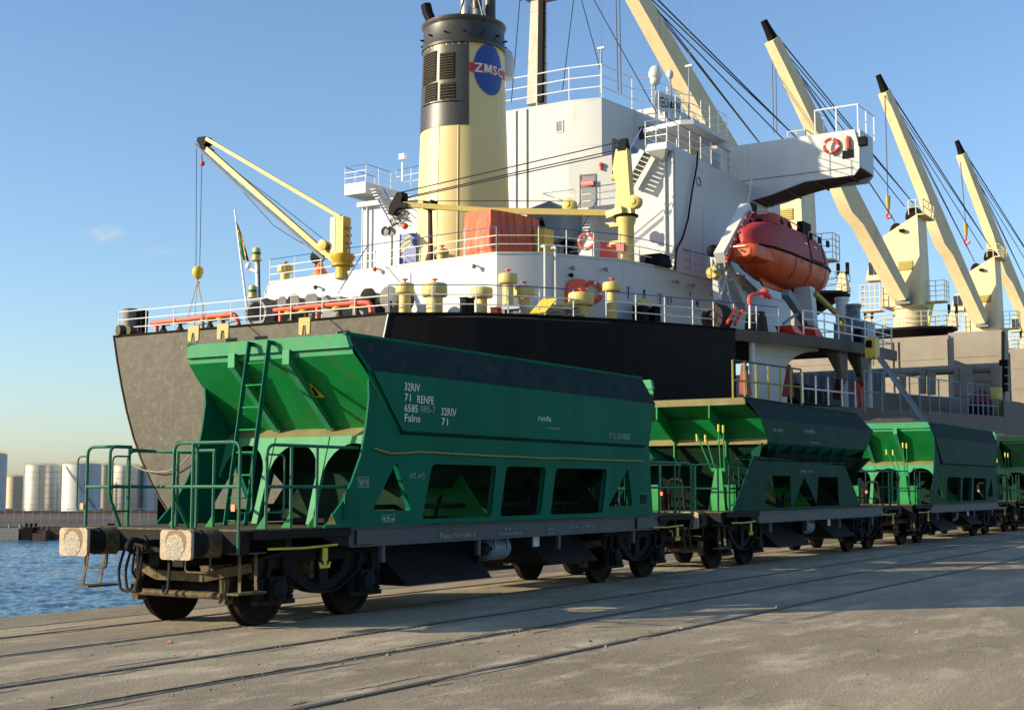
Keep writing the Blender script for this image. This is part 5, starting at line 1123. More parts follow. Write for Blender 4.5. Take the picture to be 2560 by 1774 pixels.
b = MB(); p, z_ = faz('B', 670, 850); q, z2_ = faz('B', 940, 800); pts = [fpt(p+(q-p)*i/6, z_+(z2_-z_)*i/6, .08) for i in range(7)]
for i, j in zip(pts, pts[1:]): b.bar(i, j, .08, .06)
b.build('drip_ledge', 'funnelblack', FU)
for k in range(14):
    a_ = camaz+PI*2*k/14; p = fpt(a_, zrb+.55, .05); b = MB(); b.cyl(p, fpt(a_, zrb+.55, .22), .05, n=6); b.build('lug', 'black', FU)
# emblem
az0, z0_ = faz('B', 1172, 555); az_l, _ = faz('B', 1065, 540); Rz = 1.32
ea, ez = az_l, z0_
az_r, _ = faz('B', 1283, 600); c_az = (az_l+az_r)/2; zc_ = faz('B', 1170, 552)[1]; EW = (az_r-az_l)/2*frad(zc_)
def emap(u, v, off): return fpt(c_az+u/frad(zc_), zc_+v, off)
b = MB(); n = 48; rr_ = [(.0001, 0)]; rings = []
for f_ in (.02, .35, .7, 1.0): rings.append([emap(EW*f_*math.cos(2*PI*i/n), Rz*f_*math.sin(2*PI*i/n), .045) for i in range(n)])
b.loft(rings, cap=False); b.build('emblem_disc', 'logoblue', FU)
azs = azr; b = MB(); N2 = 24
u_l = (azr-c_az)*frad(zc_)
for k in range(N2):
    ua = u_l+(EW+.4-u_l)*k/N2; ub = u_l+(EW+.4-u_l)*(k+1)/N2; b.add([emap(ua, -.23, .06), emap(ub, -.23, .06), emap(ub, .23, .06), emap(ua, .23, .06)], [(0, 1, 2, 3)])
b.build('emblem_stripe', 'letterred', FU, flat=True)
curved(0, 2*PI-.001, zrb-.12, zrb-.02, .0, 'yellow', 'yellow_band', 40, .03)
vs, fs = text_geo('ZMSC', 1.0, 1, .022); w0 = max(v[0] for v in vs)
b = MB(); b.add([emap(-EW*.98+2.0*EW*u/w0, -.235+v*.66, .085) for u, v in vs], fs); b.build('lettering', 'letter', FU, flat=True)
# exhaust pipes
for (u0, u1, vb, vt, nm, mt, xo) in ((1034, 1066, 48, -25, 'exhaust_pipe', 'steel', 0), (1063, 1082, 50, 5, 'exhaust_pipe', 'grey', -.5), (1088, 1115, 52, -25, 'exhaust_pipe', 'funnelblack', .3)):
    a = at('D', (u0+u1)/2, vb, x=56.6+xo); c = at('D', (u0+u1)/2, vt, x=56.6+xo); r = (u1-u0)/2/45.5
    b = MB(); b.cyl((a.x, a.y, zrim-.3), c, r*1.05, r, 16); b.build(nm, mt, FU)
    b = MB(); b.lathe((a.x, a.y, c.z-.4), [(r+.03, 0), (r+.06, .25), (r+.03, .5)], 16); b.build('pipe_collar', 'funnelblack', FU)
for (ua, va, ub, vb) in ((1030, 50, 1044, -5), (1090, 48, 1074, -8)): MB().cyl(at('D', ua, va, x=55.6), at('D', ub, vb, x=55.8), .06, n=6).build('strut', 'funnelblack', FU)
b = MB(); p = [at('D', u, v, x=55.8) for u, v in ((971, 66), (969, 45), (962, 30), (958, 12))]; b.tube(p, .28, 10); b.build('curved_vent_pipe', 'black', FU)
# ladder up the funnel's lit side seam and small details
b = MB(); a_, _ = faz('B', 940, 1300); b.bar(fpt(a_, ZA, .01), fpt(a_, zpb-.02, .01), .03, .03); a_, _ = faz('B', 785, 1300); b.bar(fpt(a_, ZA, .01), fpt(a_, zpb-.02, .01), .02, .02); b.build('plate_seam', 'funnel', FU)
# ------------------------------------------------------------------ deck railings on the ship
rp = [(TX+.15, YS+top-.15, ZP), (TX+.15, YS-top+.15, ZP)]
pe = [(45.75, 30.1, ZP), (47.75, 28.3, ZP), (50.65, 26.2, ZP)]
def poopedge(u, v=730): return at('D', u, v, z=ZP)
railing([rp[0], (TX+.15, YS+2.5, ZP)], SHIP, 1.15, 3, 1.7, .023, 'rail'); railing([(TX+.15, YS+2.5, ZP), (TX+.15, YS-top+.15, ZP)], SHIP, 1.15, 3, 1.7, .023, 'rail')
e1_ = (TX+.15, YS-top+.15, ZP)
railing([e1_]+pe[:2]+[(49.0, 27.4, ZP)], SHIP, 1.2, 3, 1.5, .023, 'rail', 'bluerail')
railing([(50.2, 26.5, ZP), (54.3, 24.4, ZP), (56.5, 23.4, ZP), (58.9, 22.2, ZP)], SHIP, 1.2, 3, 1.6, .023, 'rail', 'bluerail')
railing([(60.5, 21.6, ZP), (62, 21.1, ZP), (66, 20.4, ZP), (69.8, 20.2, ZP), (69.8, 26, ZP)], SHIP, 1.2, 3, 1.5, .035, 'rail')
ra = [Vector((p.x, p.y, ZA+.08)) for p in walls]
def inset(p, d=.12): v = (cen-p); v.z = 0; return p+v.normalized()*d
ra = [inset(p) for p in ra]
railing([ra[0]+Vector((0, .2, 0)), ra[1]], SHIP, 1.15, 3, 1.8, .023, 'rail', 'bluerail'); railing([ra[1], ra[2], ra[3]], SHIP, 1.15, 3, 1.5, .023, 'rail', 'bluerail'); railing([ra[3], ra[4], ra[5]], SHIP, 1.15, 3, 1.6, .023, 'rail', 'bluerail')
# main deck rail forward
mr = [at('H', u, 742+(u-970)*.034, y=19.4) for u in (965, 1080, 1200, 1330, 1460, 1600)]; mr2 = [at('H', u, 742+(u-970)*.034, y=19.4) for u in (1650, 1750, 1850)]
z_ = lambda p: Vector((p.x, p.y, p.z))
railing([z_(p) for p in mr], SHIP, 1.9, 2, 2.1, .035, 'bluegrey'); railing([z_(p) for p in mr2], SHIP, 1.9, 3, 1.2, .04, 'bluegrey')

# ------------------------------------------------------------------ ventilators (mushroom heads)
VG = 'mushroom ventilators on the ship decks'
def vent(k, u, capw, c0, c1, stemw, v1, x, label, base=None, red=True, mat='vent'):
    p = at(k, u, v1, x=x); s = SV[k][2]; Z = (p-CAM).dot(Fv); mpp = s*Z/FPX
    zc1 = at(k, u, c1, x=x).z; zc0 = at(k, u, c0, x=x).z; zb = base if base is not None else p.z
    r = capw*mpp/2; rs = stemw*mpp/2; t = thing('mushroom_ventilator', label, 'ventilator', (p.x, p.y, zb), VG)
    MB().lathe((p.x, p.y, zb), [(rs*1.15, 0), (rs*1.15, .06), (rs, .08), (rs, zc1-zb+.1)], 20).build('stem', mat, t)
    MB().lathe((p.x, p.y, zc1), [(rs, -.01), (r*.96, .0), (r, .04), (r, zc0-zc1-.12), (r*.93, zc0-zc1-.03), (r*.5, zc0-zc1+.01), (0, zc0-zc1+.02)], 22).build('cap', mat, t)
    MB().lathe((p.x, p.y, zc1), [(r+.005, .05), (r+.012, .07), (r+.005, .09)], 22).build('cap_rim', mat, t)
    if red: b = MB(); b.lathe((p.x, p.y, zc0), [(.05, 0), (.05, .12), (.14, .13), (.14, .17), (0, .18)], 10); b.build('handwheel', 'red', t)
    return t
vent('X', 1712, 215, 310, 432, 135, 622, 45.6, 'yellow ventilator just left of the stern corner, darker drum behind it', ZP)
vent('X', 2055, 298, 310, 465, 192, 620, 45.9, 'widest yellow ventilator, standing at the stern corner of the poop', ZP)
vent('G', 628, 168, 362, 442, 84, 560, 48.0, 'yellow ventilator with faded orange print, right of the stern corner', ZP, False)
vent('G', 828, 148, 256, 334, 84, 566, 48.3, 'tallest yellow ventilator in front of the pale deckhouse corner', ZP)
vent('G', 952, 160, 350, 436, 92, 566, 49.2, 'yellow ventilator touching the tallest one on its right', ZP)
vent('G', 1390, 198, 402, 502, 116, 598, 51.2, 'broad yellow ventilator in front of the lower lifebuoy', ZP)
vent('G', 1628, 145, 322, 392, 78, 608, 52.6, 'slim yellow ventilator right of the lower lifebuoy', ZP)
vent('G', 1868, 126, 458, 522, 48, 628, 54.8, 'small yellow ventilator between two dark boxes on the poop', ZP, False)
vent('X', 335, 182, 105, 190, 105, 288, l1.x+.9, 'small yellow ventilator at the port end of the boat deck', ZA+.05)
vent('S', 1165, 85, 842, 880, 60, 930, 66.5, 'dull yellow ventilator beside the wheelhouse windows', None, False)
vent('C', 690, 95, 738, 772, 70, 800, 53.5, 'orange yellow ventilator at the foot of the funnel, left', ZA+.05)

# ------------------------------------------------------------------ winches, drums, rollers, red fairlead pipes, clutter on the poop
def drum(k, u, v, ru, x, label, w2=1.1, mat='drum', core='rope'):
    p = at(k, u, v, x=x); mpp = SV[k][2]*(p-CAM).dot(Fv)/FPX; r = ru*mpp; z = p.z
    t = thing('winch_drum', label, 'winch drum', (p.x, p.y, ZP), 'mooring winch drums on the poop deck')
    for dx in (0, w2): MB().lathe((p.x+dx, p.y, z), [(.0, -.03), (r*.9, -.03), (r, 0), (r*.9, .03), (0, .03)], 26, (-1, 0, 0)).build('flange', mat, t)
    MB().lathe((p.x, p.y, z), [(.001, 0)]+[(r*.62+.02*(i % 2), w2*i/14) for i in range(15)]+[(.001, w2)], 18, (1, 0, 0)).build('rope_coil', core, t)
    b = MB(); b.box(p.x-.1, p.x+w2+.1, p.y-.12, p.y+.12, ZP, z-r*.3); b.box(p.x-.3, p.x+w2+.3, p.y-r*.8, p.y+r*.8, ZP, ZP+.12); b.build('bed', mat, t)
    return t
drum('X', 300, 535, 75, 47.5, 'half hidden grey drum at the left of the winch row'); drum('X', 430, 530, 100, 47.2, 'round grey drum second from the left behind the red pipe')
drum('X', 635, 525, 108, 47.4, 'largest round grey drum above the middle of the red pipe'); drum('X', 1290, 480, 120, 47.6, 'tall dark drum behind the right end of the red pipe', 1.3, 'under')
drum('X', 1530, 475, 135, 47.2, 'tall drum with visible rope left of the yellow ventilator', 1.2, 'drum')
drum('X', 110, 525, 55, 47.6, 'smallest drum, beside the light pole', .8, 'under')
for k, (u0, u1, v0, v1, lab, mt) in enumerate(((730, 980, 480, 620, 'grey winch motor housing behind the red pipe, between the drums', 'grey'), (1090, 1240, 470, 600, 'pale winch gearbox just left of the tall dark drum', 'grey'))):
    a = at('X', u0, v0, x=46.9); c = at('X', u1, v1, x=46.9); t = thing('winch_motor', lab, 'winch', (a.x, a.y, ZP))
    b = MB(); b.hexa([(a.x, c.y, ZP), (a.x+1, c.y, ZP), (a.x+1, a.y, ZP), (a.x, a.y, ZP), (a.x+.1, c.y+.15, a.z), (a.x+.9, c.y+.15, a.z), (a.x+.9, a.y-.15, a.z), (a.x+.1, a.y-.15, a.z)]); b.build('housing', mt, t)
    b = MB(); b.lathe((a.x-.35, (a.y+c.y)/2, a.z-.3), [(0, 0), (.22, .02), (.26, .1), (.2, .3), (.3, .36)], 14, (1, 0, 0)); b.build('warping_head', 'drum', t)
# hollow roller fairlead at the transom
p = at('A', 1062, 1285, x=TX+.35); t = thing('panama_fairlead', 'round open fairlead ring like a big pipe end on the stern edge', 'fairlead', (p.x, p.y, ZP))
b = MB(); b.lathe(p, [(.42, .5), (.46, .1), (.5, 0), (.62, -.02), (.62, .1), (.62, .55)], 24, (1, 0, 0)); b.build('ring', 'grey', t); b = MB(); b.box(p.x+.1, p.x+.6, p.y-.6, p.y+.6, ZP, p.z-.3); b.build('base', 'grey', t)
def redpipe(pts, k, x, label, feet):
    q = [at(k, u, v, x=x) for u, v in pts]; t = thing('red_guard_pipe', label, 'guard pipe', q[0])
    MB().tube(bend(q, .3, 6), .115, 10).build('pipe', 'red', t)
    for (u, v) in feet: a = at(k, u, v, x=x); MB().tube([a, Vector((a.x, a.y, ZP))], .1, 10).build('pipe_leg', 'red', t)
redpipe([(368, 1352), (870, 1295), (925, 1290), (948, 1360)], 'A', TX+.3, 'red guard pipe on the stern edge, left one, above the hull', [(405, 1352), (708, 1318)])
redpipe([(212, 625), (700, 575), (1180, 535), (1315, 540), (1330, 650)], 'X', TX+.3, 'red guard pipe on the stern edge, right one, in front of the drums', [(285, 625), (712, 582)])
def roller(k, u, x, label):
    p = at(k, u, 0, x=x); 
    q = at(k, u, {'A': 1380, 'X': 680}[k], x=x); t = thing('fairlead_roller', label, 'fairlead roller', (q.x, q.y, ZP), 'roller fairleads under the red pipes')
    MB().lathe((q.x, q.y, ZP), [(.24, 0), (.2, .12), (.1, .28), (.08, .42), (.0, .42)], 14).build('roller', 'dust', t); MB().lathe((q.x, q.y, ZP+.42), [(.3, 0), (.34, .05), (.3, .12), (0, .13)], 14).build('cap', 'yellow', t)
for i, u in enumerate((450, 560, 760, 845)): roller('A', u, TX+.55, '%s dusty roller fairlead under the left red pipe' % ('leftmost', 'second', 'third', 'rightmost')[i])
for i, u in enumerate((412, 580, 962, 1163)): roller('X', u, TX+.55, '%s dusty roller fairlead under the right red pipe' % ('leftmost', 'second', 'third', 'rightmost')[i])
for k, u0, u1, v0, v1, x, mt, lab in (('A', 192, 262, 1265, 1400, TX+.9, 'grey', 'grey bin by the port corner rail'), ('A', 290, 335, 1275, 1400, TX+1.2, 'under', 'dark bin next to the grey one by the port corner rail')):
    a = at(k, u0, v0, x=x); c = at(k, u1, v1, x=x); r = abs(a.y-c.y)/2; t = thing('deck_bin', lab, 'bin', (x, (a.y+c.y)/2, ZP)); MB().lathe((x, (a.y+c.y)/2, ZP), [(r*.9, 0), (r, a.z-ZP-.05), (r*1.06, a.z-ZP)], 16).build('body', mt, t); MB().lathe((x, (a.y+c.y)/2, a.z), [(r*1.0, 0), (r*.9, .04), (0, .05)], 16).build('lid', mt, t)
# anchor-like stern roller ends at the port corner
for (u, r_, lab) in ((145, 38, 'round end plate at the outer port corner of the stern'), (215, 32, 'second tilted round plate at the port corner of the stern')):
    p = at('A', u, 1398, x=TX-.1+.1*(u > 200)); mpp = .3759*(p-CAM).dot(Fv)/FPX; t = thing('corner_roller', lab, 'roller', p)
    b = MB(); b.lathe(p, [(0, 0), (r_*mpp*.9, .0), (r_*mpp, .06), (r_*mpp, .3)], 18, (1, -.25, 0)); b.build('disc', 'dust', t); b = MB(); b.box(p.x+.1, p.x+.5, p.y-.2, p.y+.2, ZP-.1, p.z); b.build('bracket', 'dust', t)
# pilot hooks hanging from ropes over the stern
def hook(k, u0, u1, v0, v1, ropes, lab):
    x = TX-1.15; a = at(k, u0, v0, x=x); c = at(k, u1, v1, x=x); t = thing('rope_guard', lab, 'rope guard', (x, (a.y+c.y)/2, a.z), 'yellow fork plates hanging over the stern')
    y0, y1, z0, z1 = a.y, c.y, c.z, a.z; w2 = (y1-y0)
    b = MB(); b.prism([(x, y0, z1), (x, y1, z1), (x, y1+.02, z0+.05), (x, y1-w2*.3, z0), (x, y0+w2*.62, z1-(z1-z0)*.45), (x, y0+w2*.38, z1-(z1-z0)*.45), (x, y0+w2*.3, z0), (x, y0, z0+.05)], (.07, 0, 0)); b.build('fork_plate', 'yrod', t)
    b = MB(); m = Vector((x+.1, (y0+y1)/2, z1)); b.tube([m, Vector((TX, (y0+y1)/2, ZP+.25))], .025, 5); b.build('hanging_rope', 'rope', t)
    b = MB(); b.tube([m+Vector((0, 0, -.1)), at(k, *ropes, x=x+.4)], .035, 6); b.build('loose_rope', 'rope', t)
hook('A', 612, 682, 1370, 1470, (672, 1500), 'left yellow fork plate hanging on ropes over the stern'); hook('A', 805, 880, 1355, 1455, (865, 1480), 'middle yellow fork plate hanging on ropes over the stern'); hook('X', 492, 620, 712, 905, (570, 930), 'right yellow fork plate hanging over the stern, with its shadow beside it')
# light column near the stern
t = thing('stern_light_column', 'slim white pole carrying two stacked green and cream stern lamps', 'light pole', at('A', 1075, 1190, x=46.2))
a = at('A', 1078, 1185, x=46.2); c = at('A', 1070, 930, x=46.2); MB().cyl(a, c, .09, n=8).build('pole', 'rail', t); MB().cyl(a+Vector((0, -.12, 0)), c+Vector((0, -.14, 0)), .03, n=6).build('cable', 'black', t)
for v, nm in ((850, 'lamp'), (1100, 'lamp')):
    u = 1068 if v == 850 else 1043; p = at('A', u, v, x=46.1); z0 = at('A', u, v+85, x=46.1).z; h = p.z-z0; b = MB(); b.lathe((p.x, p.y, z0), [(.26, 0), (.26, .04), (.19, .06), (.19, h*.85), (.14, h), (0, h)], 12); b.build('lamp', 'vent', t); b = MB(); b.lathe((p.x, p.y, z0+h*.45), [(.2, 0), (.21, h*.2)], 12); b.build('lens', 'green', t)
b = MB(); p = at('A', 1015, 985, x=46.1); q = at('A', 1070, 1010, x=46.1); b.bar(p, q, .08, .08); b.ball(p+Vector((0, 0, .1)), .16, 6); b.build('side_lamp', 'rail', t)
# ensign staff and flag
a = at('A', 1003, 1240, x=45.0); c = at('A', 922, 595, x=44.6); t = thing('flag', 'furled green, yellow and red flag on a leaning white staff at the stern', 'flag', a)
MB().cyl(a, c, .06, .035, 6).build('staff', 'rail', t)
fb = MB(); rows = []
for i in range(9):
    s_ = i/8; p = at('A', 928+52*s_, 680+250*s_, x=44.6); wd_ = .1+.22*math.sin(min(s_*1.25, 1)*PI/1.6); rows.append([p+Vector((.05*math.sin(j*1.4+i*.7), -wd_*j/6, -.05*j*.3)) for j in range(7)])
o = len(fb.v)
for j in range(6):
    fb.m = (0, 0, 1, 1, 2, 3)[j]
    for i in range(8): fb.add([rows[i][j], rows[i][j+1], rows[i+1][j+1], rows[i+1][j]], [(0, 1, 2, 3)])
fb.build('cloth', ['green', 'yellow', 'red', 'black'], t)
# dark poop details right of the corner
def lump(nm, k, u0, u1, v0, v1, x, depth, mat, label, cat, base=ZP, taper=.1, group=None, extra=None):
    a = at(k, u0, v0, x=x); c = at(k, u1, v1, x=x); z0 = base if base is not None else c.z; t = thing(nm, label, cat, (x, (a.y+c.y)/2, z0), group); d = taper
    b = MB(); b.hexa([(x, c.y, z0), (x+depth, c.y, z0), (x+depth, a.y, z0), (x, a.y, z0), (x+d, c.y+d, a.z), (x+depth-d, c.y+d, a.z), (x+depth-d, a.y-d, a.z), (x+d, a.y-d, a.z)]); b.build('body', mat, t)
    b = MB(); b.box(x+d-.03, x+depth-d+.03, c.y+d-.03, a.y-d+.03, a.z, a.z+.05); b.build('lid', mat, t)
    return t
lump('deck_box', 'G', 455, 505, 448, 545, 47.6, .7, 'black', 'black deck box between two yellow ventilators', 'deck box', taper=.02)
lump('deck_box', 'G', 1780, 1868, 515, 610, 54.0, .6, 'black', 'black box left of the small ventilator', 'deck box', taper=.02); lump('deck_box', 'G', 1900, 1960, 518, 622, 55.2, .6, 'black', 'black box right of the small ventilator', 'deck box', taper=.02)
lump('hose_locker', 'G', 690, 745, 525, 562, 47.8, .4, 'red', 'low red box at the foot of the tall ventilator', 'hose box', taper=.02)
t = thing('deck_bench', 'blue grey bench in front of the twin ventilators', 'bench', at('G', 900, 560, x=47.8)); a = at('G', 800, 512, x=47.4); c = at('G', 965, 535, x=47.7)
b = MB(); b.box(a.x-.2, a.x+.4, c.y, a.y, a.z-.15, a.z); b.build('seat', 'bluegrey', t)
for q in (.05, .95): MB().box(a.x-.1, a.x+.3, c.y+(a.y-c.y)*q-.03, c.y+(a.y-c.y)*q+.03, ZP, a.z-.15).build('leg', 'bluegrey', t)
p = at('G', 1060, 545, x=48.2); t = thing('access_hatch', 'open tilted yellow hatch lid on the poop', 'hatch', (p.x, p.y, ZP)); b = MB(); b.prism([(p.x, p.y+.55, ZP+.1), (p.x, p.y-.2, ZP+.1), (p.x+.5, p.y-.65, ZP+.85), (p.x+.5, p.y+.1, ZP+.85)], (.06, 0, 0)); b.build('lid', 'yellow', t); MB().box(p.x-.1, p.x+.8, p.y-.2, p.y+.5, ZP, ZP+.12).build('coaming', 'yrod', t)
rnd = random.Random(11)
for (u, v, x, lab) in ((1205, 560, 50.0, 'heap of old rope with yellow cap, left of the broad ventilator'), (1310, 565, 50.6, 'heap of mooring rope against the broad ventilator stem')):
    p = at('G', u, v, x=x); t = thing('rope_heap', lab, 'rope heap', (p.x, p.y, ZP))
    for k in range(5): b = MB(); c0 = Vector((p.x+rnd.uniform(-.15, .15), p.y+rnd.uniform(-.15, .15), ZP+.07+.12*k)); b.tube([c0+Vector((math.cos(a_)*(.5-.05*k), math.sin(a_)*(.5-.05*k), .03*math.sin(3*a_+k))) for a_ in [2*PI*i/14 for i in range(14)]], .065, 6, True); b.build('coil', 'rope', t)
    MB().lathe((p.x, p.y, ZP+.68), [(.3, 0), (.3, .06), (0, .08)], 12).build('cap', 'yellow', t)
# lifebuoys
def buoy(k, u, v, ru, rv, x, label, wall=None, rest=True):
    p = at(k, u, v, x=x) if wall is None else wallp(k, u, v, *wall)
    mpp = SV[k][2]*(p-CAM).dot(Fv)/FPX; R = rv*mpp*.82; r = R*.22
    nrm = Vector((-1, -.35, 0)).normalized() if wall is None else Vector((-(wall[1].y-wall[0].y), wall[1].x-wall[0].x, 0)).normalized()
    if nrm.dot(CAM-p) < 0: nrm = -nrm
    p = p+nrm*.12; t = thing('lifebuoy', label, 'lifebuoy', p, 'red lifebuoys with white bands'); side = nrm.cross(Vector((0, 0, 1))).normalized()
    b = MB(); n = 32
    pts = [p+side*(R*math.cos(2*PI*i/n))+Vector((0, 0, R*math.sin(2*PI*i/n))) for i in range(n)]; b.tube(pts, r, 8, True); b.build('ring', 'lifered', t)
    for a0 in (.25, 1.75, 3.3, 4.9):
        b = MB(); b.tube([p+side*(R*math.cos(a0+d))+Vector((0, 0, R*math.sin(a0+d))) for d in (-.14, 0, .14)], r*1.06, 8); b.build('band', 'rail', t)
    b = MB(); b.tube([p+side*(R*1.25*math.cos(2*PI*i/n))*(1-.06*(i % 8 == 0))+Vector((0, 0, R*1.25*math.sin(2*PI*i/n))) for i in range(n)], .012, 4, True); b.build('grab_line', 'rope', t)
    return t
buoy('C', 1672, 690, 50, 60, 54.2, 'lifebuoy on the boat deck rail below the grey door'); buoy('G', 1472, 400, 60, 85, 0, 'large lifebuoy on the deckhouse wall behind the broad ventilator', (c2_, c3_)); buoy('S', 2008, 888, 50, 50, XW-.1, 'lifebuoy on the bridge wing, highest of them')
t = thing('fire_hose_cabinet', 'red dome shaped hose cabinet left of the large lifebuoy', 'hose cabinet', wallp('G', 1330, 390, c2_, c3_)); p = wallp('G', 1332, 390, c2_, c3_); nn = Vector((-(c3_.y-c2_.y), c3_.x-c2_.x, 0)).normalized(); nn = nn if nn.dot(CAM-p) > 0 else -nn; sd_ = (c3_-c2_).normalized()
b = MB(); b.prism([p+nn*.02+sd_*x_+Vector((0, 0, z_2)) for x_, z_2 in ((-.45, -.5), (.45, -.5), (.45, .5), (-.1, .5), (-.35, .35), (-.45, .1))], nn*.25); b.build('door', 'red', t)
p = at('S', 2107, 862, x=XW-.1); t = thing('smoke_float', 'small red smoke signal beside the wing lifebuoy', 'smoke signal', p); b = MB(); b.cyl(p+Vector((0, 0, -.35)), p+Vector((0, 0, .1)), .14, n=8); b.cyl(p+Vector((0, 0, .1)), p+Vector((0, 0, .35)), .14, .04, 8); b.build('float', 'red', t)

# ------------------------------------------------------------------ provision cranes aft
# port crane, jib raised to the left
zb0 = ZA+.09; xk = 50.6
def K(u, v, x=xk): return at('A', u, v, x=x)
t = thing('provision_crane', 'yellow provision crane at the left, jib raised high with hook hanging over the stern', 'crane', (xk, K(1640, 1010).y, zb0))
p = K(1640, 1000); yk = p.y; mpp = .3759*(p-CAM).dot(Fv)/FPX
MB().lathe((xk, yk, zb0-.3), [(.36, 0), (.36, .55), (.55, .6), (.55, .68), (.42, .72), (.6, 1.0), (.6, 1.15), (.4, 1.2)], 18).build('pedestal', 'crane_y', t)
a = K(1585, 655); c = K(1665, 930); MB().box(xk-.28, xk+.3, c.y, a.y, zb0+.9, a.z).build('post', 'crane_y', t)
MB().box(xk-.3, xk-.26, (c.y+a.y)/2+.1, a.y+.01, zb0+1.0, a.z-.0).build('service_panel', 'cream', t)
b = MB(); b.bar(K(740, 195), K(1525, 885), .22, .25); b.build('jib', 'crane_y', t)
b = MB(); b.bar(K(735, 125), K(1625, 645), .15, .18); b.build('upper_arm', 'crane_y', t)
b = MB(); b.prism([K(*q) for q in ((675, 115), (725, 108), (735, 150), (712, 165), (745, 190), (735, 210), (700, 190), (668, 140))], (.5, 0, 0)); b.build('jib_head', 'black', t)
b = MB(); b.tube([K(660, 165), K(940, 430), K(1250, 690), K(1515, 925)], .09, 6)
b.build('trolley_beam', 'bluegrey', t)
for k_ in range(14): s_ = (k_+1)/15; p1_ = K(740+785*s_, 215+690*s_); p2_ = K(690+830*s_, 200+720*s_); MB().cyl(p1_, p2_, .025, n=4).build('hanger', 'bluegrey', t)
b = MB(); p = K(1545, 840); b.lathe(p+Vector((-.5, 0, 0)), [(.0, -.05), (.27, 0), (.27, .08), (.2, .1), (.2, .7), (.27, .72), (.27, .8), (0, .82)], 16, (1, 0, 0)); b.build('hoist_drum', 'crane_y', t); b = MB(); p = K(1600, 830); b.cyl(p+Vector((0, .3, 0)), p+Vector((0, -.2, 0)), .2, n=10); b.build('motor', 'cream', t)
b = MB(); b.bar(K(1535, 870), K(1640, 960), .4, .4); b.build('jib_foot', 'crane_y', t)
for pts in (((668, 190), (665, 995)), ((705, 215), (690, 990))): MB().tube([K(*q) for q in pts], .022, 4).build('hoist_wire', 'cable', t)
for pts in (((735, 200), (1200, 545), (1560, 830)), ((900, 390), (1180, 700), (1320, 790), (1430, 850))): MB().tube([K(*q) for q in pts], .018, 4).build('guy_wire', 'cable', t)
p = K(678, 1015); b = MB(); b.lathe(p, [(0, -.38), (.2, -.25), (.3, 0), (.3, .15), (.2, .3), (0, .34)], 12); b.build('hook_block', 'yellow', t); b = MB(); p = K(676, 1060); b.tube([p+Vector((0, 0, .2)), p, p+Vector((0, .12, -.15)), p+Vector((0, 0, -.28)), p+Vector((0, -.12, -.15))], .04, 6); b.build('hook', 'red', t)
for u, v in ((615, 1310), (655, 1370), (700, 1200), (730, 1300)): MB().tube([K(676, 1075), K((676+u)/2-4, (1075+v)/2, xk-3), at('A', u, v, x=TX+.2)], .022, 4).build('sling_rope', 'rope', t)
b = MB(); p = K(708, 290); b.ball(p, .14, 6); b.tube([K(706, 225), p], .02, 4); b.build('small_hook', 'red', t)
b = MB()
for v in (720, 770, 820): p = K(1672, v); b.cyl(p, p+Vector((0, -.25, 0)), .06, n=6)
b.build('ladder_cleat', 'bluegrey', t)
# hanging wire from boat deck to winch
MB().tube([at('A', 1810, 830, x=50.4), at('A', 1610, 1150, x=46.8)], .03, 5).build('mooring_wire', 'bluegrey', SHIP)

# starboard crane with horizontal jib
pb_ = at('C', 1940, 790, x=55.6); xk2 = 55.6; y2 = pb_.y; K2 = lambda u, v, x=xk2: at('C', u, v, x=x)
t = thing('provision_crane', 'cream yellow provision crane with its jib stowed level in front of the funnel', 'crane', (xk2, y2, ZA))
MB().lathe((xk2, y2, ZA+.05), [(.45, 0), (.45, .1), (.37, .15), (.37, K2(1940, 545).z-ZA-.3), (.46, K2(1940, 540).z-ZA-.1), (.46, K2(1940, 525).z-ZA)], 20).build('pedestal', 'vent', t)
b = MB(); z5 = K2(1940, 522).z; b.lathe((xk2, y2, z5), [(.4, -.04), (.58, 0), (.58, .08), (.4, .1)], 20); b.build('slewing_ring', 'black', t)
P_ = [K2(*q) for q in ((1870, 500), (1985, 500), (1955, 62), (1880, 70), (1857, 200), (1885, 320))]
b = MB(); b.prism([p+Vector((-.2, 0, 0)) for p in P_], (.45, 0, 0)); b.build('post', 'vent', t)
b = MB(); p = K2(1925, 35); b.hexa([(p.x-.22, p.y-.2, p.z-.3), (p.x+.25, p.y-.2, p.z-.3), (p.x+.25, p.y+.25, p.z-.3), (p.x-.22, p.y+.25, p.z-.3), (p.x-.1, p.y-.14, p.z+.3), (p.x+.15, p.y-.14, p.z+.3), (p.x+.15, p.y+.2, p.z+.28), (p.x-.1, p.y+.2, p.z+.28)]); b.build('sheave_head', 'black', t)
tip = at('C', 430, 437, x=51.6)
root_ = K2(1870, 495)
b = MB(); m1 = at('C', 1040, 480, x=53.2); b.bar(tip, m1, .2, .24); b.bar(m1, root_, .22, .28); b.build('jib', 'vent', t)
b = MB(); b.bar(root_+Vector((-.1, .35, -.1)), Vector((xk2-.2, y2, z5+.3)), .45, .32); b.build('jib_foot', 'vent', t)
hp = [at('C', *q, x=51.5) for q in ((415, 350), (385, 352), (335, 440), (325, 500), (355, 510), (385, 460), (450, 455), (450, 425), (410, 418), (422, 380))]
b = MB(); b.prism(hp, (.5, 0, 0)); b.build('jib_head', 'black', t)
for q0, q1 in (((415, 355), (1900, 12)), ((415, 395), (1900, 62)), ((430, 400), (1890, 85))): MB().tube([at('C', *q0, x=51.7), K2(*q1)], .03, 5).build('luffing_wire', 'cable', t)
MB().tube([at('C', 420, 415, x=51.7), at('C', 1000, 412, x=53), at('C', 1570, 415, x=54.5)], .02, 4).build('hoist_wire', 'cable', t)
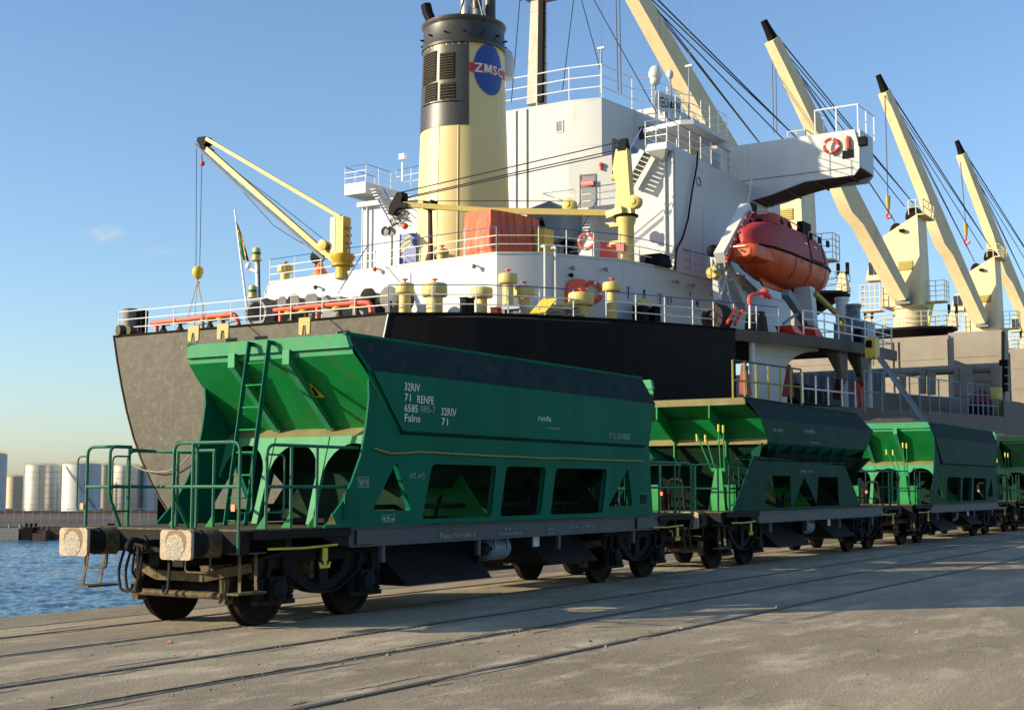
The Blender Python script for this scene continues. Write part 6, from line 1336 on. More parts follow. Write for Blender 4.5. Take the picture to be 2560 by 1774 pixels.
for q in ((1568, 445), (2010, 425)):
    p = K2(*q); b = MB(); b.lathe(p+Vector((-.45, 0, 0)), [(0, 0), (.24, .02), (.32, .08), (.3, .2), (.25, .22), (.25, .45), (.3, .48), (.0, .52)], 18, (1, 0, 0)); b.build('winch_drum', 'vent', t); b = MB(); b.lathe(p+Vector((-.5, 0, 0)), [(0, 0), (.14, .01), (.15, .07)], 14, (1, 0, 0)); b.build('drum_cover', 'yellow', t)
b = MB(); p = K2(1845, 255); b.cyl(p, p+Vector((0, -.6, 0)), .16, n=8); b.build('post_bracket', 'vent', t)
for v in (700, 580): p = K2(1830, v); b = MB(); b.box(p.x-.1, p.x+.1, y2, p.y, p.z-.08, p.z+.08); b.build('pedestal_bracket', 'vent', t)
p = K2(1900, 728, xk2-.6); MB().box(p.x-.12, p.x+.12, p.y-.22, p.y+.22, p.z-.2, p.z+.2).build('control_box', 'lifered', t)
rnd = random.Random(5)
for k_ in range(12):
    p = at('C', 400+rnd.uniform(-20, 90), 510, x=51.5); b = MB(); pts = [at('C', 415+rnd.uniform(-10, 10), 480, x=51.6)]
    for j in range(4): pts.append(at('C', 330+rnd.uniform(0, 170), 470+j*32+rnd.uniform(0, 30), x=51.6))
    b.tube(bend(pts, .2), .018, 4); b.build('tangled_wire', 'cable', t)
b = MB(); p = at('C', 440, 583, x=51.6); b.ball(p, .16, 6); b.tube([at('C', 425, 500, x=51.6), p], .02, 4); b.build('hook', 'red', t)
# jib rest post
a = at('C', 615, 800, x=52.3); c = at('C', 610, 455, x=52.3); t = thing('jib_rest', 'slim brown post carrying the level jib in front of the funnel', 'jib rest', (a.x, a.y, ZA))
MB().cyl((a.x, a.y, ZA), c, .13, .11, 10).build('post', 'brown', t); b = MB(); b.box(c.x-.25, c.x+.25, c.y-.22, c.y+.22, c.z-.12, c.z+.0); b.box(c.x-.25, c.x+.25, c.y-.25, c.y-.15, c.z, c.z+.3); b.box(c.x-.25, c.x+.25, c.y+.15, c.y+.25, c.z, c.z+.3); b.build('cradle', 'black', t); MB().lathe((a.x, a.y, ZA+.1), [(.4, 0), (.16, .9)], 12).build('foot', 'brown', t)

# orange tarpaulin over stacked gear on the boat deck
ta = [(at('C', u, v, x=x)) for u, v, x in ((850, 490, 52.2), (1020, 468, 51.2), (1180, 495, 52.6), (1352, 542, 54.6))]
t = thing('tarpaulin', 'crumpled orange tarpaulin tied over a tall load on the boat deck', 'tarpaulin', (52.5, ta[1].y, ZA))
def drape(pa_, pb2, zb1, zb2, nx=26, nz=16, bul=.12, seed=0):
    b = MB(); d = (pb2-pa_); d.z = 0; nrm = Vector((-d.y, d.x, 0)).normalized(); nrm = nrm if nrm.dot(CAM-pa_) > 0 else -nrm; rnd = random.Random(seed); g = []
    for i in range(nx+1):
        s_ = i/nx
        for j in range(nz+1):
            q = j/nz; zt2 = pa_.z+(pb2.z-pa_.z)*s_; zb = zb1+(zb2-zb1)*s_; p = pa_.lerp(pb2, s_); amp = q*(1-.0*q)
            off = bul*amp*(math.sin(s_*23+3*math.sin(q*2+seed))+.6*math.sin(s_*41+seed*2+q*5))+.05*math.sin(q*17+s_*6)*amp+.25*q
            g.append(Vector((p.x, p.y, zt2+(zb-zt2)*q))+nrm*off)
    b.add(g, [(i*(nz+1)+j, (i+1)*(nz+1)+j, (i+1)*(nz+1)+j+1, i*(nz+1)+j+1) for i in range(nx) for j in range(nz)]); return b
def drape_run(pts, zb, nx=64, nz=18):
    segs = [(pts[i+1]-pts[i]).length for i in range(len(pts)-1)]; tot = sum(segs); g = []; nr = []
    for i in range(len(pts)-1):
        d = pts[i+1]-pts[i]; d.z = 0; n_ = Vector((-d.y, d.x, 0)).normalized(); nr.append(n_ if n_.dot(CAM-pts[i]) > 0 else -n_)
    for i in range(nx+1):
        L = tot*i/nx; k = 0
        while k < len(segs)-1 and L > segs[k]: L -= segs[k]; k += 1
        s_ = min(L/segs[k], 1); p = pts[k].lerp(pts[k+1], s_); n_ = nr[k]
        if s_ < .15 and k: n_ = nr[k].lerp(nr[k-1], .5*(1-s_/.15))
        if s_ > .85 and k < len(segs)-1: n_ = nr[k].lerp(nr[k+1], .5*(s_-.85)/.15)
        u = tot*i/nx
        for j in range(nz+1):
            q = j/nz; off = q*(.09*math.sin(u*5.1+2.5*math.sin(q*3))+.05*math.sin(u*11+q*6)+.03*math.sin(u*23))+.03*math.sin(q*19+u*3)*min(1, q*4)+.18*q
            z = p.z+(zb-.12*math.sin(u*2.3)-p.z)*q; g.append(Vector((p.x, p.y, z))+n_.normalized()*off)
    b = MB(); b.add(g, [(i*(nz+1)+j, (i+1)*(nz+1)+j, (i+1)*(nz+1)+j+1, i*(nz+1)+j+1) for i in range(nx) for j in range(nz)]); return b
drape_run(ta, ZA+.12).build('drape', 'orange', t, ang=80)
bk = [ta[0]+Vector((2.5, -.3, -.2)), ta[3]+Vector((.4, 1.6, 0))]
b = MB(); b.prism([ta[0], ta[1], ta[2], ta[3], bk[1], bk[0]], (0, 0, -.05)); b.build('top_sheet', 'orange', t)
for (p1_, p2_) in ((ta[1], ta[2]), (ta[2], ta[3])):
    for q in (.35, .65, .95): P1 = p1_.lerp(p2_, q); n_ = Vector((-.35, -.9, 0)); b = MB(); b.tube([P1+n_*.06, Vector((P1.x, P1.y, P1.z-1.6))+n_*.3], .018, 4); b.build('lashing', 'cable', t)
# yellow box, grey vents and other gear
lump('locker', 'C', 1245, 1385, 618, 765, 54.0, .9, 'yellow', 'bright yellow locker right of the orange tarpaulin', 'locker', ZA+.08, .02)
a = at('C', 1270, 420, x=59.5); c = at('C', 1500, 760, x=59.5); t = thing('machinery_hood', 'big dark grey cowl with an angled opening behind the yellow locker', 'ventilation hood', (59.5, (a.y+c.y)/2, ZA))
zt3 = at('C', 1400, 415, x=59.5).z; zm3 = at('C', 1400, 530, x=59.5).z
b = MB(); b.prism([(59.5, a.y, zt3-.5), (59.5, a.y-.15, zt3-.25), (59.5, (a.y+c.y)/2-.3, zt3), (59.5, c.y+.2, zt3-.3), (59.5, c.y, zt3-.5), (59.5, c.y, zm3-1.0), (59.5, c.y+.6, zm3-1.4), (59.5, a.y-.9, zm3+.1), (59.5, a.y, zm3)], (2.2, 0, 0)); b.build('cowl', 'bluegrey', t)
b = MB(); b.box(60.0, 61.5, c.y+.1, a.y-.2, ZA+.1, zm3); b.build('trunk', 'black', t)
b = MB(); b.box(59.6, 60, c.y+.15, a.y-1.0, ZA+.1, zm3-1.4); b.build('duct', 'grey', t)
lump('winch_cover', 'C', 2010, 2180, 785, 850, 56.5, 1.2, 'black', 'low dark covered winch on the boat deck right of the crane pedestal', 'winch', ZA+.08, .12)
lump('fire_box', 'C', 1755, 1840, 695, 770, 56.5, .6, 'lifered', 'red box on the boat deck left of the crane pedestal', 'fire box', ZA+.08, .05)
a = at('C', 408, 640, x=54.5); c = at('C', 515, 790, x=54.5); t = thing('warning_screen', 'dark blue board with yellow stripes left of the funnel foot', 'board', (54.5, (a.y+c.y)/2, ZA))
MB().box(54.5, 54.56, c.y, a.y, ZA+.1, a.z).build('panel', 'bluerail', t)
for k_ in range(3): z3 = a.z-.15-.25*k_; b = MB(); b.prism([(54.49, a.y-.05, z3-.3), (54.49, a.y-.05, z3-.2), (54.49, c.y+.3, z3+.1), (54.49, c.y+.3, z3)], (-.01, 0, 0)); b.build('stripe', 'yellow', t)
for q in (0, 1): MB().cyl((54.5, (a.y, c.y)[q], ZA), (54.5, (a.y, c.y)[q], a.z), .05, n=6).build('post', 'bluerail', t)
a = at('C', 330, 620, x=53.5); t = thing('searchlight', 'pair of round deck searchlights on a post left of the funnel', 'searchlight', (a.x, a.y, ZA))
MB().cyl((a.x, a.y-.2, ZA), (a.x, a.y-.2, a.z), .06, n=6).build('post', 'grey', t)
for u in (310, 350): p = at('C', u, 620, x=53.4); b = MB(); b.lathe(p, [(0, .2), (.15, .18), (.24, 0), (.26, -.1), (.2, -.1), (.18, -.02), (0, -.02)], 12, (1, 0, 0)); b.build('lamp_head', 'grey', t)
# rescue boat shape / orange gear at the port crane foot
a = at('X', 740, 205, x=51.3); t = thing('orange_buoy_light', 'small orange cone float by the port crane foot', 'float', (a.x, a.y, ZA)); MB().lathe((a.x, a.y, ZA+.08), [(.45, 0), (.42, .15), (.1, .75), (0, .8)], 12).build('cone', 'lamp', t)
a = at('X', 712, 60, x=51.5); t = thing('hose_reel_post', 'dark post with reel left of the port crane', 'reel', (a.x, a.y, ZA)); MB().cyl((a.x, a.y, ZA), (a.x, a.y, a.z+.3), .14, n=8).build('post', 'brown', t); b = MB(); b.lathe((a.x-.2, a.y, a.z+.2), [(0, 0), (.35, .02), (.35, .3), (0, .32)], 12, (1, 0, 0)); b.build('reel', 'black', t)

# ------------------------------------------------------------------ lifeboat and davit
LX, LY = 62.0, 23.6
p0 = at('E', 480, 660, y=LY); p1 = at('E', 1115, 700, y=LY); LC = (p0+p1)/2; kz = at('E', 830, 870, y=LY-.3).z; tz = at('E', 700, 360, y=LY).z; gz = at('E', 900, 640, y=LY-1.1).z
t = thing('lifeboat', 'enclosed orange red lifeboat hanging in its davit below the bridge wing', 'lifeboat', (LC.x, LY, kz), )
Lh = (p1.x-p0.x)/2*.80; HW = 1.22
def lbsec(s_, half, zs, top):
    pass
def hullring(x, w2, zk, zg, n=10): return [Vector((x, LY+w2*math.sin(PI/2*(1-abs(i)/n))**.55*(1 if i == 0 else 1)*0+LY*0+w2*(1-(abs(i)/n)**2.2)**.5*(0), 0)) for i in range(n)]
def section(x, w2, zk, zg, ztp, wt=.75):
    pts = []; n = 9
    for i in range(n): a_ = PI/2*i/(n-1); pts.append((w2*math.sin(a_)**.8, zg-(zg-zk)*math.cos(a_)**1.15))     # keel to gunwale
    for i in range(1, n): a_ = PI/2*i/(n-1); pts.append((w2*(.96*math.cos(a_)**.62), zg+.04+(ztp-zg-.04)*math.sin(a_)**1.0))
    L_ = [Vector((x, LY+a_, z)) for a_, z in pts]; R_ = [Vector((x, LY-a_, z)) for a_, z in pts]
    return L_[:-1]+[L_[-1]]+R_[::-1][1:-1]
xs_ = [(-1, .1, .95, .35), (-.93, .45, .6, .55), (-.75, .78, .2, .8), (-.45, .97, .05, .97), (-.1, 1, 0, 1), (.3, 1, 0, 1), (.65, .9, .1, .92), (.88, .62, .35, .7), (1, .12, .8, .3)]
hz = (gz-kz); cz = at('E', 950, 480, y=LY).z-gz
secs = [section(LC.x+s_*Lh, HW*w_, kz+.2+hz*.8*k_, gz+.12*abs(s_)**2, gz+.1+cz*.8*c_) for s_, w_, k_, c_ in xs_]
hb = MB(); hb.loft([[q for q in r] for r in secs]);
for i, f in enumerate(hb.f):
    zc3 = sum(hb.v[j].z for j in f)/len(f); hb.mi[i] = 1 if zc3 > gz+.03 else 0
hb.build('hull', ['boat', 'boat2'], t, ang=50)
ub0, ub1 = at('E', 640, 440, y=LY), at('E', 830, 440, y=LY)
b = MB(); xa_, xb_ = LC.x-Lh*.5, LC.x-Lh*.12
def cring(z, g): return [Vector((x_, y_, z)) for x_, y_ in ((xa_-g*.3, LY-.75-g), (xb_+g, LY-.75-g), (xb_+g, LY+.75+g), (xa_-g*.3, LY+.75+g))]
b.loft([cring(gz+cz*.6, .1), cring(tz-.5, -.02), cring(tz-.12, -.12), cring(tz, -.26)]); b.build('conning_tower', 'boat2', t)
for q in (.25, .75): x_ = xa_+(xb_-xa_)*q; b = MB(); b.lathe((x_, LY-.74, tz-.42), [(0, .0), (.15, .02), (.17, -.03)], 12, (0, -1, .1)); b.build('porthole', 'black', t)
b = MB(); b.lathe((xa_-.12, LY+.2, tz-.42), [(0, .05), (.16, .03), (.18, -.03)], 12, (-1, 0, .1)); b.build('porthole', 'black', t)
b = MB(); b.tube([Vector((LC.x+s_*Lh, LY-HW*w_-.03, gz+.12*s_*s_)) for s_, w_, _, _ in xs_[1:8]], .06, 6); b.build('rubbing_strake', 'black', t)
b = MB(); b.prism([(LC.x-Lh*.75, LY-.06, kz+.7), (LC.x-Lh*.55, LY-.06, kz), (LC.x+Lh*.8, LY-.06, kz), (LC.x+Lh*.9, LY-.06, kz+.6)], (0, .12, 0)); b.build('keel', 'boat', t)
b = MB(); b.loft([[Vector((LC.x+Lh*sx, LY+wy*math.cos(a_)/max(abs(math.cos(a_)), abs(math.sin(a_)))**.7, gz-.28+wz*math.sin(a_)/max(abs(math.cos(a_)), abs(math.sin(a_)))**.7)) for a_ in [2*PI*(i+.5)/16 for i in range(16)]] for sx, wy, wz in ((-1.08, .5, .25), (-1.05, .72, .38), (-.9, .82, .45), (-.6, .95, .45))]); b.build('stern_box', 'boat', t)
xd0, xd1 = LC.x+Lh*.12, LC.x+Lh*.5; zd = gz+.15; b = MB(); b.tube([Vector((xd0, LY-HW-.0, zd)), Vector((xd0+.05, LY-HW*.78, zd+cz*.72)), Vector((xd1-.05, LY-HW*.78, zd+cz*.72)), Vector((xd1, LY-HW-.0, zd))], .03, 5, True); b.build('side_hatch', 'black', t)
b = MB(); b.box(LC.x+Lh*.45, LC.x+Lh*.6, LY-.15, LY+.15, gz+cz*.85, gz+cz+.5); b.box(LC.x+Lh*.5, LC.x+Lh*.72, LY-.1, LY+.1, gz+cz+.2, gz+cz+.55); b.build('release_gear', 'black', t)
for q in (-.2, .05, .3, .55, .75): x_ = LC.x+Lh*q; b = MB(); b.tube([Vector((x_, LY-HW*.99-.05, gz-.02)), Vector((x_+.25, LY-HW*.97-.06, gz-.3)), Vector((x_+.5, LY-HW*.99-.05, gz-.02))], .014, 4); b.build('grab_line', 'rope', t)
for q in (.0, .25): MB().box(LC.x+Lh*q, LC.x+Lh*q+.35, LY-HW*.9-.02, LY-HW*.9+.1, gz+cz*.42, gz+cz*.42+.07).build('reflective_strip', 'rail', t)
b = MB(); b.box(LC.x-Lh*1.105, LC.x-Lh*1.1, LY-.3, LY+.3, gz-.1, gz-.04); b.build('reflective_strip', 'rail', t)
for q in (.18, .42, .66): b = MB(); x_ = LC.x+Lh*q; b.box(x_, x_+.3, LY-HW*.86-.02, LY-HW*.8, gz+cz*.62, gz+cz*.78); b.build('cabin_window', 'black', t)
b = MB(); b.tube([Vector((LC.x+s_*Lh, LY, gz+.24+cz*c_)) for s_, _, _, c_ in xs_[2:8]], .03, 5); b.build('top_rail', 'lifered', t)
vs, fs = text_geo('RESCUE 27P', .24); b = MB(); b.add([(LC.x-Lh*.35+u, LY-HW-.035, gz-.42+v) for u, v in vs], fs) if False else None
for q in (-.3, .1, .5): b = MB(); b.tube([Vector((LC.x+Lh*q, LY-HW*.99-.03, gz+.05)), Vector((LC.x+Lh*q, LY-HW*.93-.03, gz-hz*.4)), Vector((LC.x+Lh*q, LY-HW*.62-.02, gz-hz*.75))], .018, 4); b.build('hull_strap', 'black', t)
dv = thing('lifeboat_davit', 'white lifeboat davit frame with slanting arms holding the orange boat', 'davit', (58, 24.5, ZP))
E_ = lambda u, v, y=24.8: at('E', u, v, y=y)
b = MB(); b.bar(E_(400, 650, 24.3), E_(575, 320, 24.3), .5, .55); b.build('davit_arm', 'white', dv); MB().bar(E_(440, 660, 24.0), E_(600, 350, 24.0), .12, .14).build('arm_edge', 'lifered', dv)
b = MB(); b.bar(E_(395, 620), E_(560, 980), .42, .45); b.bar(E_(355, 600), E_(385, 930), .28, .3); b.bar(E_(400, 700), E_(620, 880), .26, .28); b.build('davit_frame', 'white', dv)
b = MB(); b.bar(E_(430, 640), E_(395, 680), .5, .5); b.build('pivot_knuckle', 'white', dv); b = MB(); p = E_(352, 605); b.ball(p, .3, 8); b.build('sheave', 'black', dv); b = MB(); p = E_(357, 752); b.cyl(p+Vector((-.25, 0, 0)), p+Vector((.25, 0, 0)), .28, n=10); b.build('sheave', 'yellow', dv)
b = MB(); p = E_(582, 325); b.box(p.x-.3, p.x+.5, p.y-.3, p.y+.3, p.z-.35, p.z+.25); b.bar(p, E_(610, 560, LY), .2, .25); b.build('fall_block', 'black', dv)
MB().bar(E_(585, 290), E_(610, 135), .07, .07).build('antenna', 'white', dv)
for (a_, c_) in (((350, 600), (590, 300)), ((700, 600), (580, 330)), ((360, 570), (400, 640)), ((340, 900), (355, 620))): MB().cyl(E_(*a_), E_(*c_), .03, n=5).build('fall_wire', 'cable', dv)
b = MB(); b.bar(E_(835, 880, 22.6), E_(1030, 1165, 22.2), .38, .34); b.build('davit_strut', 'bluegrey', dv); b = MB(); b.hexa([Vector((64.2, 22.3, ZP)), Vector((64.8, 22.3, ZP)), Vector((64.8, 23.4, ZP)), Vector((64.2, 23.4, ZP)), Vector((63.8, 22.4, kz+.3)), Vector((64.5, 22.4, kz+.3)), Vector((64.5, 23.2, kz+.3)), Vector((63.8, 23.2, kz+.3))]); b.build('davit_post', 'white', dv)
MB().bar(E_(820, 1090, 22.4), E_(940, 1000, 22.4), .1, .1).build('brace', 'bluegrey', dv)
b = MB(); b.bar(E_(1030, 885, 21.5), E_(1215, 1060, 20.9), .2, .2); b.bar(E_(1215, 1060, 20.9), E_(1222, 1160, 20.9), .2, .2); b.build('boom', 'yrod', dv)
# gear on the boat platform
def dome(nm, k, u, v0, v1, ru, y, mat, label, cat):
    p = at(k, u, v1, y=y); zt4 = at(k, u, v0, y=y).z; r = ru*SV[k][2]*(p-CAM).dot(Fv)/FPX; t = thing(nm, label, cat, (p.x, p.y, ZP)); MB().lathe((p.x, p.y, ZP), [(r, 0), (r, .1), (r*.9, (zt4-ZP)*.6), (r*.75, zt4-ZP-.05), (0, zt4-ZP)], 16).build('cover', mat, t); return t
dome('covered_winch', 'E', 640, 1005, 1120, 78, 23.0, 'rubber', 'black canvas covered winch under the lifeboat davit', 'winch')
p = at('E', 345, 1045, y=24.0); t = thing('hose_reel', 'dark round cable reel seen end on near the davit foot', 'reel', (p.x, p.y, ZP)); b = MB(); b.lathe(p, [(.35, .1), (.35, -.02), (.62, 0), (.66, .1), (.62, .7), (0, .72)], 20, (1, -.3, 0)); b.build('drum', 'rubber', t)
t = thing('red_davit_ladder', 'short red ladder frame leaning beside the black winch', 'ladder', at('E', 500, 1100, y=23.2)); a = at('E', 445, 1085, y=23.2); c = at('E', 495, 985, y=23.2); d_ = Vector((.9, 0, 0))
for q in (0, 1): MB().bar(a+d_*q, c+d_*q, .1, .1).build('side_rail', 'lifered', t)
for q in (.3, .6, .85): MB().bar(a.lerp(c, q), a.lerp(c, q)+d_, .08, .08).build('rung', 'lifered', t)
for (p0_, p1_, w_, mt_) in (((400, 660), (470, 990), .16, 'white'), ((470, 640), (395, 930), .12, 'white'), ((520, 760), (640, 870), .14, 'white'), ((455, 800), (560, 770), .1, 'white'), ((410, 560), (500, 560), .1, 'bluegrey'), ((350, 740), (420, 740), .12, 'bluegrey')):
    MB().bar(E_(*p0_, 24.6), E_(*p1_, 24.6), w_, w_).build('brace', mt_, dv)
for k_ in range(7): a_ = E_(400, 650, 24.1).lerp(E_(575, 320, 24.1), (k_+.5)/7); MB().box(a_.x-.12, a_.x+.12, a_.y-.3, a_.y-.25, a_.z-.06, a_.z+.02).build('rung', 'grey', dv)
t = thing('fire_monitor', 'red fire monitor nozzle on a bent red pipe under the lifeboat', 'fire monitor', at('E', 595, 960, y=21.9)); MB().tube(bend([at('E', *q, y=21.9) for q in ((595, 960), (592, 915), (620, 892), (690, 885))], .2), .09, 8).build('pipe', 'lifered', t)
b = MB(); p = at('E', 695, 885, y=21.9); b.ball(p, .22, 6); b.cyl(p, p+Vector((.6, 0, -.1)), .12, n=8); b.build('nozzle', 'lifered', t); MB().tube([at('E', 597, 960, y=21.9), at('E', 597, 1120, y=21.9)], .05, 6).build('stand', 'rail', t)
for (u0, u1, lab) in ((885, 950, 'left'), (1030, 1090, 'right')):
    a = at('E', u0, 1100, y=21.6); c = at('E', u1, 1165, y=21.6); t = thing('raft_cover', 'dark red sloping cover on the boat platform, %s of the slanting strut' % lab, 'cover', (a.x, 21.6, ZP)); b = MB(); b.prism([(a.x-.2, 21.6, a.z), (a.x+.4, 21.6, a.z), (c.x+.3, 21.6, ZP+.05), (a.x+.2, 21.6, ZP+.05)], (0, .8, 0)); b.build('cover', 'lifered', t)
lump('platform_house', 'E', 1150, 1380, 1090, 1180, 69.2, 1.5, 'bluegrey', 'grey blue locker at the forward end of the boat platform', 'locker', ZP, .03)
lump('liferaft_canister', 'E', 1265, 1345, 1130, 1190, 67.8, .7, 'black', 'black canister in front of the grey blue locker', 'canister', ZP, .15)
for (u, v, lab) in ((1210, 940, 'white ventilation post at the forward end of the boat platform'), (1290, 985, 'shorter grey post right of the white ventilation post')):
    a = at('E', u, 1150, x=70.8); c = at('E', u, v, x=70.8); t = thing('vent_post', lab, 'vent post', (a.x, a.y, ZP)); MB().cyl((a.x, a.y, ZP), c, .34, n=14).build('pipe', 'rail' if u < 1250 else 'bluegrey', t); MB().lathe(c, [(.36, 0), (.4, .05), (.4, .2), (0, .22)], 14).build('cap', 'rail' if u < 1250 else 'bluegrey', t)
MB().tube([at('E', 1235, 1050, x=70.5), at('E', 1310, 1000, x=70.5)], .12, 8).build('cross_pipe', 'bluegrey', SHIP)

# things on the main deck below the boat platform
for (u0, v0, u1, v1, lab) in ((560, 1350, 565, 1560, 'dark red ventilation stand, leftmost under the boat platform'), (857, 1375, 850, 1570, 'dark red hydrant stand, middle, under the boat platform'), (1190, 1400, 1185, 1590, 'dark red hydrant stand, rightmost, by the pillar')):
    a = at('E', u1, v1, y=21.8); c = at('E', u0, v0, y=21.8); t = thing('hydrant_stand', lab, 'hydrant stand', a); b = MB(); b.loft([[a+Vector((dx*.26, dy*.2, 0)) for dx, dy in ((-1, -1), (1, -1), (1, 1), (-1, 1))], [c+Vector((dx*.12, dy*.12, -.3)) for dx, dy in ((-1, -1), (1, -1), (1, 1), (-1, 1))]]); b.build('stand', 'darkred', t); b = MB(); b.box(c.x-.15, c.x+.25, c.y-.1, c.y+.1, c.z-.3, c.z-.1); b.cyl(c+Vector((0, 0, -.3)), c+Vector((0, 0, .1)), .1, n=6); b.build('valve', 'darkred', t)
ga = [at('E', u, 1560, y=21.2) for u in (485, 640, 800, 940)]
t = thing('yellow_guard_rail', 'yellow guard rail posts under the boat platform, left part', 'guard rail', ga[0])
railing([Vector((p.x, p.y, zE(p.x))) for p in ga], t, 1.6, 2, 1.5, .04, 'yrod', 'cable')
ga = [at('E', u, 1580, y=20.4) for u in (950, 1120, 1300)]
railing([Vector((p.x, p.y, zE(p.x))) for p in ga], SHIP, 1.3, 2, 1.6, .035, 'rail', 'cable')
t = thing('mooring_winch', 'dark mooring winch with pale hoops on the main deck under the boat platform', 'mooring winch', at('E', 950, 1570, y=25)); p = at('E', 980, 1555, y=25)
b = MB(); b.box(p.x-2.5, p.x+2.5, 24.6, 25.6, zE(70)-.1, zE(70)+.6); b.build('bed', 'black', t)
for q in (-1.8, -.6, .6, 1.8): b = MB(); b.lathe((p.x+q, 25, zE(70)+.8), [(0, 0), (.7, .02), (.7, .12), (.3, .14), (.3, .6)], 16, (1, 0, 0)); b.build('drum', 'drum', t)
b = MB(); b.tube([(p.x-2.6, 24.3, zE(70)+.35), (p.x+3.2, 24.3, zE(70)+.45)], .1, 8); b.build('shaft', 'black', t)
t = thing('coaming_screen', 'pale blue weathered hatch coaming behind the pillars', 'hatch coaming', (80, 34, ZM)); a = at('E', 700, 1420, x=84); c = at('E', 1490, 1500, x=84)
b = MB(); b.box(84, 84.3, c.y, a.y+6, zE(84), a.z); b.build('plate', paint('weathered blue grey', (.2, .27, .3), .7, .35, (.5, .5, .48), .4, 1.2, streak=True), t)
for k_ in range(14): y_ = c.y+(a.y-c.y)*k_/13; MB().box(83.7, 84, y_-.06, y_+.06, zE(84), a.z-.1).build('stiffener', 'grey', t)
MB().box(75, 84, 30, 48, zE(80)+.3, zE(80)+.7).build('hatch_platform', 'deckred', SHIP)
# gangway beam with yellow end and its cables reaching down
t = thing('accommodation_ladder', 'long narrow stowed gangway slanting down behind the second wagon from a yellow bracket', 'gangway', at('E', 1420, 1250, y=19.5))
a = at('H', 1040, 365, y=19.4); c = at('H', 1365, 830, y=17.6)
for d_ in (0, .55): MB().bar(a+Vector((d_, 0, 0)), c+Vector((d_, 0, 0)), .08, .16).build('side_beam', 'bluegrey', t)
for k_ in range(22): p = a.lerp(c, (k_+.5)/22); MB().box(p.x, p.x+.55, p.y-.08, p.y+.08, p.z-.03, p.z).build('tread', 'grey', t)
b = MB(); p = at('H', 1020, 320, y=19.5); b.box(p.x-.35, p.x+.35, p.y-.2, p.y+.3, p.z-.5, p.z+.5); b.build('head_bracket', 'yellow', t); b = MB(); b.bar(at('H', 985, 285, y=19.6), at('H', 1040, 350, y=19.5), .25, .3); b.build('head_arm', 'black', t)
for u in (992, 1020): MB().cyl(at('H', u, 370, y=19.4), at('H', u, 435, y=19.4), .02, n=4).build('stay_wire', 'cable', t)
